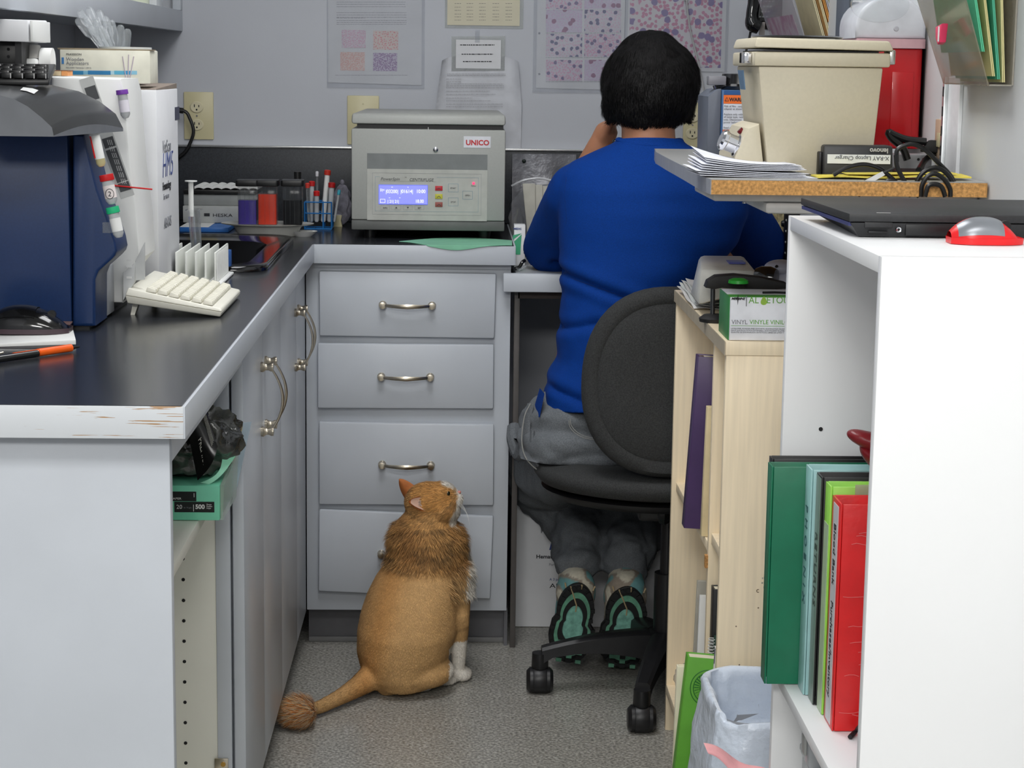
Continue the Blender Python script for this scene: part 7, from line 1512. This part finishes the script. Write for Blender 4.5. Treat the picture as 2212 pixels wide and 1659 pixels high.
part('collar_band', MB().tube([ctr+V((-.0+.0655*cos(2*pi*i/n9), .0545*sin(2*pi*i/n9), -.004+.016*(-sin(2*pi*i/n9))*.0+.012*cos(4*pi*i/n9)*.3)) for i in range(n9+1)], .007, 8), SHIRT, sh_)
from mathutils.bvhtree import BVHTree
def drape(me, pts, lift=.0028):
    bv = BVHTree.FromPolygons([v.co for v in me.vertices], [tuple(p.vertices) for p in me.polygons]); o = V((0, 0, H)); out = []
    for x, y in pts:
        d = _ray(x, y).normalized(); h = bv.ray_cast(o, d)
        if h[0]: out.append(h[0]-d*lift)
    return out
WS_ = WM[PSN.name]
def shme(me): m2 = me.copy(); m2.transform(WS_); return m2
SEAM = mat('shirt seam blue', (3, 40, 104), .9)
sm_ = shme(sme)
for pts in ([(1222+2*sin(i), 352+i*15) for i in range(16)], [(1212+i*9, 594+i*3.1) for i in range(17)], [(1168+i*8, 899+i*.4) for i in range(11)]):
    p_ = drape(sm_, pts, .003)
    if len(p_) > 3: part('seam', MB().tube(p_, .0009, 6, 3), SEAM, sh_)
tl = MB(); a, b, c, d = P3(1166, 838, 4.0), P3(1176, 850, 3.97), P3(1166, 900, 3.96), P3(1146, 905, 4.02)
tl.sheet(lambda u, v: (a.lerp(d, v)).lerp(b.lerp(c, v), u), 4, 8, .003, (0, 1, 0)); part('side_vent_flap', tl, SHIRT, sh_)
# jeans
mb = MB()
mb.ell(P3(1296, 955, 4.04), (.176, .135, .088), sub=4); mb.ell(P3(1260, 905, 4.04), (.128, .12, .07), sub=4); mb.ell(P3(1230, 965, 4.02), (.112, .115, .082), sub=4)
mb.cap(P3(1225, 970, 4.09), .096, P3(1170, 1035, 4.40), .082); mb.cap(P3(1400, 975, 4.09), .095, Rkn+V((0, -.06, 0)), .08)
Lm = P3(1252, 1140, 4.34); Rm = P3(1366, 1140, 4.34)
mb.cap(P3(1172, 1040, 4.44), .074, Lm, .076); mb.cap(Lm, .076, Lan+V((.005, -.005, .03)), .050); mb.cap(Lkn, .07, Lm, .07)
mb.cap(Rkn, .078, Rm, .082); mb.cap(Rm, .082, Ran+V((.0, -.005, .03)), .052)
mb.ell(P3(1160, 930, 4.10), (.040, .05, .075))
jme = blob(mb, .0065, 6); b_ = bmesh.new(); b_.from_mesh(jme); b_.normal_update()
for v in b_.verts: v.co += v.normal*(noise.noise(v.co*V((14, 14, 26)))*.012-.010*max(0, .25-abs(noise.noise(v.co*V((9, 9, 17))+V((5, 2, 1)))))*4*.5+noise.noise(v.co*50)*.003)
for v in b_.verts:
    if v.co.y < 4.26 and .40 < v.co.z < .5: v.co.z = max(v.co.z, .499)
b_.to_mesh(jme); b_.free()
jn = part('jeans', jme, JEAN, PSN, True)
ST = mat('pale seam thread', (150, 150, 146), .7)
part('side_seam', MB().tube([P3(x, y, Y) for x, y, Y in ((1146, 872, 3.985), (1133, 900, 3.98), (1127, 950, 3.97), (1134, 985, 3.965), (1152, 1008, 3.96), (1172, 1020, 3.955), (1180, 1014, 3.95))], .0014, 6, 5), ST, jn)
part('pocket_flap', MB().tube([P3(x, y, Y) for x, y, Y in ((1146, 872, 4.00), (1138, 930, 3.99), (1148, 990, 3.98), (1172, 1016, 3.97), (1150, 985, 3.96), (1150, 930, 3.97))], .009, 8, 5, flat=.5), JEAN, jn)
for dx in (0, 3): part('back_pocket_stitch', MB().tube([P3(x+dx, y-dx, 3.892) for x, y in ((1229, 908), (1231, 922), (1243, 936), (1262, 946), (1285, 950))], .0009, 6, 5), ST, jn)
part('pocket_roll', MB().tube([P3(x, y, Y) for x, y, Y in ((1112, 925, 4.25), (1112, 950, 4.22), (1124, 980, 4.2), (1136, 960, 4.18))], .018, 10, 5), JEAN, jn)
# shoes: soles face the camera
SBL = mat('black rubber sole', (22, 23, 24), .6); SGR = mat('sea green sole foam', (96, 150, 124), .55, n=(60, .2)); STE = mat('teal sole insert', (120, 176, 160), .5, n=(90, .25)); UPM = mat('shoe upper', (190, 186, 172), .7, attr=True, n=(120, .1))
def shoe(label_, hl, to, Yh, Yt, wd, ank):
    H_, T_ = P3(*hl, Yh), P3(*to, Yt); T_.z = max(T_.z, .012); ax = (T_-H_); L_ = ax.length; ax.normalize(); sd = V((1, 0, 0)); sd = (sd-ax*sd.dot(ax)).normalized(); nr = ax.cross(sd)
    if nr.y > 0: nr = -nr                            # towards the camera, sole normal
    s = thing('tmp', None, None); bpy.data.objects.remove(s)
    def out(k, off=0, n=44):
        o = []
        for i in range(n):
            a = 2*pi*i/n; c, q = cos(a), sin(a); u = L_/2*(1-c); wv = wd/2*(.86 if c > 0 else 1.06)*(1-.16*math.exp(-((u/L_-.5)/.16)**2)); o.append(H_+ax*(L_/2+(u-L_/2)*k)+sd*wv*q*k*(1 if abs(q) < 2 else 1)+nr*off)
        return o
    m = MB(); bridge(m, [out(.98, -.022), out(1.0, -.018), out(1.0, -.002), out(.97, .0)]); m.poly([p for p in out(.98, -.022)][::-1]); m.poly(out(.97, 0))
    up_ = MB(); up_.ell(H_+ax*L_*.20-nr*.050, (wd*.42, .045, .055)); up_.cap(H_+ax*L_*.18-nr*.060, wd*.38, H_+ax*L_*.80-nr*.040, wd*.36); up_.cap(H_+ax*L_*.12-nr*.045, wd*.38, ank, .038)
    ume = blob(up_, .005, 4); c0 = H_.copy()
    def pc(co, n):
        t = noise.noise(co*26); return (206, 200, 182) if t > .12 else ((110, 158, 160) if t < -.16 else (150, 138, 124))
    paint(ume, pc); sh = part('shoe', ume, UPM, PSN, True)
    so = part('sole', m, SBL, sh, 40)
    m = MB(); A, B = out(.80, .0012), out(.66, .0012); A2, B2 = out(.80, .0042), out(.66, .0042)
    bridge(m, [A, A2, B2, B]); part('green_ring', m, SGR, sh, None)
    m = MB(); A = out(.46, .0008); A2 = out(.44, .004); bridge(m, [A, A2]); m.poly(A2); part('teal_insert', m, STE, sh, None)
    tm = MB(); R9 = out(.92, .0006, 22)
    for i, p in enumerate(R9):
        if i % 1 == 0:
            pv, nx = R9[i-1], R9[(i+1) % 22]; tg = (nx-pv).normalized(); bn = nr.cross(tg)
            q = [p-tg*.0045-bn*.0045, p+tg*.0045-bn*.0045, p+tg*.0045+bn*.0045, p-tg*.0045+bn*.0045]; part('lug', MB().hexa(q+[z+nr*.005 for z in q]), SBL, sh, None)
    for k in range(5):
        for j in (-1, 0, 1):
            p = H_+ax*L_*(.74+k*.055)+sd*j*wd*.2; q = [p-ax*.004-sd*.006, p+ax*.004-sd*.006, p+ax*.004+sd*.006, p-ax*.004+sd*.006]; q = [z+nr*.001 for z in q]; part('lug', MB().hexa(q+[z+nr*.0055 for z in q]), SGR if (k+j) % 2 else SBL, sh, None)
    part('heel_groove', MB().tube([H_+ax*L_*.03-sd*wd*.18+nr*.004, H_+ax*L_*.26+nr*.005, H_+ax*L_*.34+nr*.004], .0016, 6), mat('tan piping', (176, 156, 120), .6), sh)
    for k in (-.3, .05, .32): part('heel_tab', MB().tube([H_+ax*L_*.0+sd*wd*k+nr*.001, H_+ax*L_*.055+sd*wd*k*.9+nr*.003], .0018, 6), mat('tan piping', (176, 156, 120), .6), sh)
    return sh
shoe('l', (1252, 1262), (1226, 1432), 4.085, 4.10, .106, Lan); shoe('r', (1358, 1268), (1342, 1446), 4.075, 4.085, .116, Ran)
# ================================================================== big white carton under the desk
fb = thing('floor_carton', 'white hematology analyzer carton standing on the floor under the desk', 'carton', (.29, 4.7, 0))
FBY = 4.62
a, b = PY(1106, 1340, FBY), PY(1432, 1062, FBY)
FBY = PZ(1150, 1355, 0).y; a, b = PY(1104, 1355, FBY), PY(1432, 1040, FBY)
part('carton_body', MB().box(a.x, b.x, FBY, YB-.035, 0.001, b.z, .002), CARD, fb); part('top_flap', MB().box(a.x, b.x, FBY, YB-.035, b.z+.0003, b.z+.004), CARD, fb)
yf2 = FBY-.0008
text('lettering', 'VetScan', .036, GREYINK, fb, PY(1161, 1152, yf2), shear=.35, sx=.8); text('lettering', 'HM5', .062, BLUEINK, fb, PY(1182, 1188, yf2), shear=.25); text('lettering', 'Hematology', .0125, INK, fb, PY(1158, 1206, yf2), off=.0003, sx=1.1)
text('lettering', 'For veterinary use only', .0085, GREYINK, fb, PY(1186, 1222, yf2)); text('lettering', 'A 3 part differential', .0085, BLUEINK, fb, PY(1187, 1254, yf2)); text('lettering', 'ABAXIS', .0155, INK, fb, PY(1187, 1270, yf2), sx=1.4)
# ================================================================== cat
CAT = thing('cat', 'orange and white lion-trimmed cat sitting on the floor looking up to the right', 'cat', (-.1, 4.02, 0))
mb = MB()
loft(mb, [(805, 935, 1474, 3.985, .085), (782, 952, 1448, 3.985, .105), (771, 974, 1405, 3.988, .116), (772, 988, 1360, 3.99, .118), (780, 993, 1320, 4.0, .114), (794, 996, 1280, 4.01, .107), (812, 998, 1245, 4.02, .098), (834, 994, 1215, 4.025, .084), (840, 1004, 1190, 4.03, .082), (838, 1004, 1160, 4.032, .080), (850, 992, 1135, 4.035, .070), (872, 980, 1112, 4.035, .056), (885, 972, 1090, 4.03, .045)], e=2.0)
mb.ell(P3(966, 1245, 4.06), (.046, .06, .10), sub=4); mb.ell(P3(948, 1102, 4.03), (.046, .046, .036), sub=4)
HD = P3(928, 1084, 4.03); mb.ell(HD, (.053, .050, .043), sub=4); mb.ell(P3(955, 1062, 4.03), (.030, .032, .022), sub=3)
mb.ell(P3(955, 1105, 4.005), (.030, .026, .026), sub=3); mb.ell(P3(962, 1100, 4.055), (.030, .026, .026), sub=3)
mb.ell(P3(978, 1078, 4.028), (.0225, .024, .019), sub=3); mb.ell(P3(982, 1092, 4.03), (.014, .018, .014), sub=3)
z0p = .014
mb.cap(P3(985, 1240, 4.00), .034, P3(992, 1345, 4.00), .022); mb.cap(P3(992, 1345, 4.00), .022, V((P3(990, 1430, 4.03).x, 4.03, .03)), .0145)
pw1 = PZ(997, 1455, .013); mb.ell(pw1, (.024, .030, .015), sub=3); mb.cap(pw1+V((-.006, .012, .008)), .013, V((P3(990, 1430, 4.03).x, 4.03, .035)), .0145)
pw2 = PZ(962, 1466, .012); mb.ell(pw2, (.028, .022, .014), sub=3); mb.cap(pw2+V((-.02, .02, 0)), .013, P3(955, 1330, 4.05), .026)
mb.ell(P3(900, 1448, 3.955), (.080, .070, .036), sub=4); mb.cap(P3(992, 1330, 3.985), .022, P3(1000, 1345, 3.985), .014)
f0, f1 = PZ(835, 1484, .016), PZ(922, 1480, .013); mb.cap(f0, .020, f1, .0135)
tp_ = [PZ(818, 1450, .045), PZ(775, 1482, .030), PZ(735, 1506, .022), PZ(695, 1526, .018), PZ(660, 1538, .02)]
for (p, q_), (r0, r1) in zip(zip(tp_, tp_[1:]), ((.032, .022), (.022, .0165), (.0165, .014), (.014, .012))): mb.cap(p, r0, q_, r1)
cme = blob(mb, .0052, 5)
for v in cme.vertices:
    if v.co.z < .0015: v.co.z = .0015
chin, muz = P3(984, 1100, 4.03), P3(990, 1072, 4.02)
tipc = PZ(648, 1536, .035)
def ccol(co, n=None):
    t = noise.noise(co*18)*.5+noise.noise(co*60)*.25
    kk_ = max(0, min(1, (co.z-P3(0, 1232, 4.02).z)/.03)); base = (V((196, 156, 104))+V((14, 12, 10))*t*1.5).lerp(V((186, 138, 82))+V((26, 26, 20))*t*1.8, kk_)
    st_k = noise.noise(V((co.x*22+co.z*30, co.y*8, co.z*62))); base = base*(1-.22*kk_*max(0, st_k)*1.8)
    if (co-P3(935, 1060, 4.0)).length < .045: base = V((200, 146, 82))+V((16, 16, 14))*t
    x0 = P3(905, 1300, 4.0).x                                   # darker saddle along the back, left of centre
    if co.z < P3(0, 1215, 4.02).z: base = base.lerp(V((192, 138, 78)), .7*math.exp(-((co.x-(P3(835, 1300, 4.0).x+.25*(co.z-.2)))/.03)**2))
    w = 0
    wl = [P3(x, y, 4.0) for x, y in ((966, 1046), (980, 1052), (993, 1060), (999, 1076), (994, 1098), (984, 1116), (980, 1128))]
    if co.x > P3(955, 1080, 4).x: w = max(0, 1-max(0, min(seg(co, a, b) for a, b in zip(wl, wl[1:]))-.0065)/.004)
    for c_, r_ in ((pw1, .05), (pw2, .042), (f1, .02), (P3(1003, 1225, 4.06), .03), (P3(992, 1135, 4.07), .020), (P3(1008, 1175, 4.08), .030)):
        w = max(w, 1-max(0, (co-c_).length-r_)/.010)
    if P3(0, 1275, 4.03).z < co.z < P3(0, 1122, 4.03).z: w = max(w, min(1, (co.x-P3(1000, 1200, 4.03).x+.006*noise.noise(co*90))/.006))
    if co.z < .10 and co.x > P3(970, 1400, 4.0).x: w = 1
    w = max(0, min(1, w)); base = base.lerp(V((232, 226, 216)), w)
    if (co-tipc).length < .022: base = V((176, 100, 40))
    return (min(255, max(0, base.x)), min(255, max(0, base.y)), min(255, max(0, base.z)))
paint(cme, ccol)
CATM = mat('cat coat', (200, 150, 90), .85, attr=True, n=(140, .08), bump=(300, .3, .001)); FURM = mat('cat fur strands', (200, 150, 90), .8, attr=True, n=(70, .10))
cbody = part('body', cme.copy(), CATM, CAT, True)
zr1, zr0 = P3(0, 1125, 4.02).z, P3(0, 1204, 4.02).z
def cs_(co, nn, r):
    c_ = ccol(co); k = r.uniform(.86, 1.12); ln, wd_ = .009, .0013; d = V((0, 0, -1))-nn*V((0, 0, -1)).dot(nn)
    ruff = zr0+r.uniform(-.012, .004) < co.z < zr1 and (co-HD).length > .03; chest = co.x > P3(975, 1200, 4).x+r.uniform(-.008, .02) and P3(0, 1275, 4).z < co.z < zr1
    if ruff or chest: ln, wd_ = r.uniform(.010, .024)*(1.25 if chest and not ruff or co.x > P3(985, 0, 4).x else 1), .0014; k = r.uniform(.74, 1.14)*(1-.25*max(0, noise.noise(co*V((40, 40, 90))))*2); d = d.normalized()+nn*.42+V((.35 if co.x > HD.x else -.2, 0, .1))
    elif co.z > zr1: ln = .010; k = r.uniform(.78, 1.15); d = (co-muz); d = d-nn*d.dot(nn); d = d.normalized()+nn*.12
    elif co.x < P3(800, 1450, 4).x and co.z < .09: ln = .006; d = (tipc-co); d = d-nn*d.dot(nn); d = d.normalized()+nn*.1
    else: d = d.normalized()+nn*.10; ln = .006; k = r.uniform(.93, 1.07)
    if co.z < .012: ln *= .5
    if co.z < .07 and co.x > P3(945, 1440, 4).x: ln = .006
    d = d.normalized()+V((r.uniform(-.18, .18), r.uniform(-.18, .18), r.uniform(-.18, .18)))
    return (ln, wd_, d, tuple(min(255, v*k) for v in c_))
o = part('fur', fur(cme, 70000, cs_, 8), FURM, CAT, None, recalc=False); o['kind'] = 'stuff'
tme = MB(); tme.ell(tipc+V((.006, 0, -.002)), (.024, .020, .018), sub=3); tm_ = bpy.data.meshes.new('tip'); tme.bm.to_mesh(tm_); tme.bm.free()
def tcs(co, nn, r):
    d = (co-(tipc+V((.03, 0, 0)))).normalized()+V((r.uniform(-.3, .3), r.uniform(-.3, .3), r.uniform(-.3, .3))); q = r.random()
    c_ = (196, 122, 56) if q < .35 else ((212, 176, 128) if q < .7 else (190, 170, 146)); ln = r.uniform(.016, .042)
    if (co+d*ln).z < .002: d.z = abs(d.z)*.2
    return (ln, .0013, d, c_)
paint(tm_, lambda c, n: (186, 116, 54)); tt = part('tail_tuft', tm_.copy(), CATM, CAT, True); o = part('tuft_fur', fur(tm_, 9000, tcs, 3), FURM, tt, None, recalc=False); o['kind'] = 'stuff'
EIN = mat('ear inside pink', (214, 176, 156), .6, n=(60, .08)); EOUT = mat('ear outside orange', (176, 104, 52), .75, n=(80, .12))
def ear(base, tip, wid, face, cup=.35, nm='ear'):
    ax = tip-base; L_ = ax.length; ax.normalize(); fc = V(face).normalized(); sd = ax.cross(fc).normalized(); fc = sd.cross(ax).normalized()
    def f(u, v, k=1, o=0):
        hw = wid*.5*(1-v**2.2)**.75*k; t = (u-.5)*2; return base+ax*L_*v+sd*hw*t-fc*(wid*cup*(1-t*t)*(1-v*.8)*k)+fc*o
    o_ = part(nm, MB().sheet(lambda u, v: f(u, v), 14, 14, .0022, tuple(fc)), EOUT, CAT, 60)
    part('inner_ear', MB().sheet(lambda u, v: f(u, .03+.87*v, .82, .0016), 12, 12), EIN, o_, 60); return o_, f
ear(P3(897, 1076, 4.055), P3(863, 1034, 4.06), .040, (.25, .9, .25), .3)
o_, f_ = ear(P3(926, 1090, 3.992), P3(883, 1083, 3.972), .034, (.05, -.9, .42), .22)
for k in range(8): part('ear_tuft', MB().tube([f_(.2+.08*k, .1, .8, .002), f_(.3+.06*k, .55, .8, .006)], [.0008, .0002], 4), mat('white tuft', (236, 228, 222), .7), o_)
part('ear_slit', MB().tube([f_(.62, .2, .8, .003), f_(.6, .5, .8, .003)], [.0022, .0008], 6), mat('ear slit dark', (110, 76, 70), .7), o_)
EYE = mat('cat eye dark', (34, 36, 22), .08)
part('eye', MB().ell(P3(967, 1066, 4.005), (.0055, .005, .0058), sub=3), EYE, CAT); part('eye', MB().ell(P3(970, 1062, 4.052), (.0055, .005, .0058), sub=3), EYE, CAT)
part('nose', MB().ell(P3(992, 1063, 4.026), (.0042, .005, .0034), sub=3), mat('nose pink', (206, 140, 130), .4), CAT)
part('mouth', MB().tube([P3(995, 1074, 4.024), P3(990, 1084, 4.012), P3(982, 1090, 4.004)], .0008, 6, 3), mat('mouth line', (120, 84, 72), .6), CAT)
WHK = mat('whisker white', (236, 234, 230), .5)
for k in range(4): part('whisker', MB().tube([P3(985, 1080+k*2, 4.006), P3(1000+k*3, 1092+k*6, 3.99), P3(1008+k*2, 1108+k*9, 3.98)], [.0003, .00025, .0001], 4, 3), WHK, CAT)
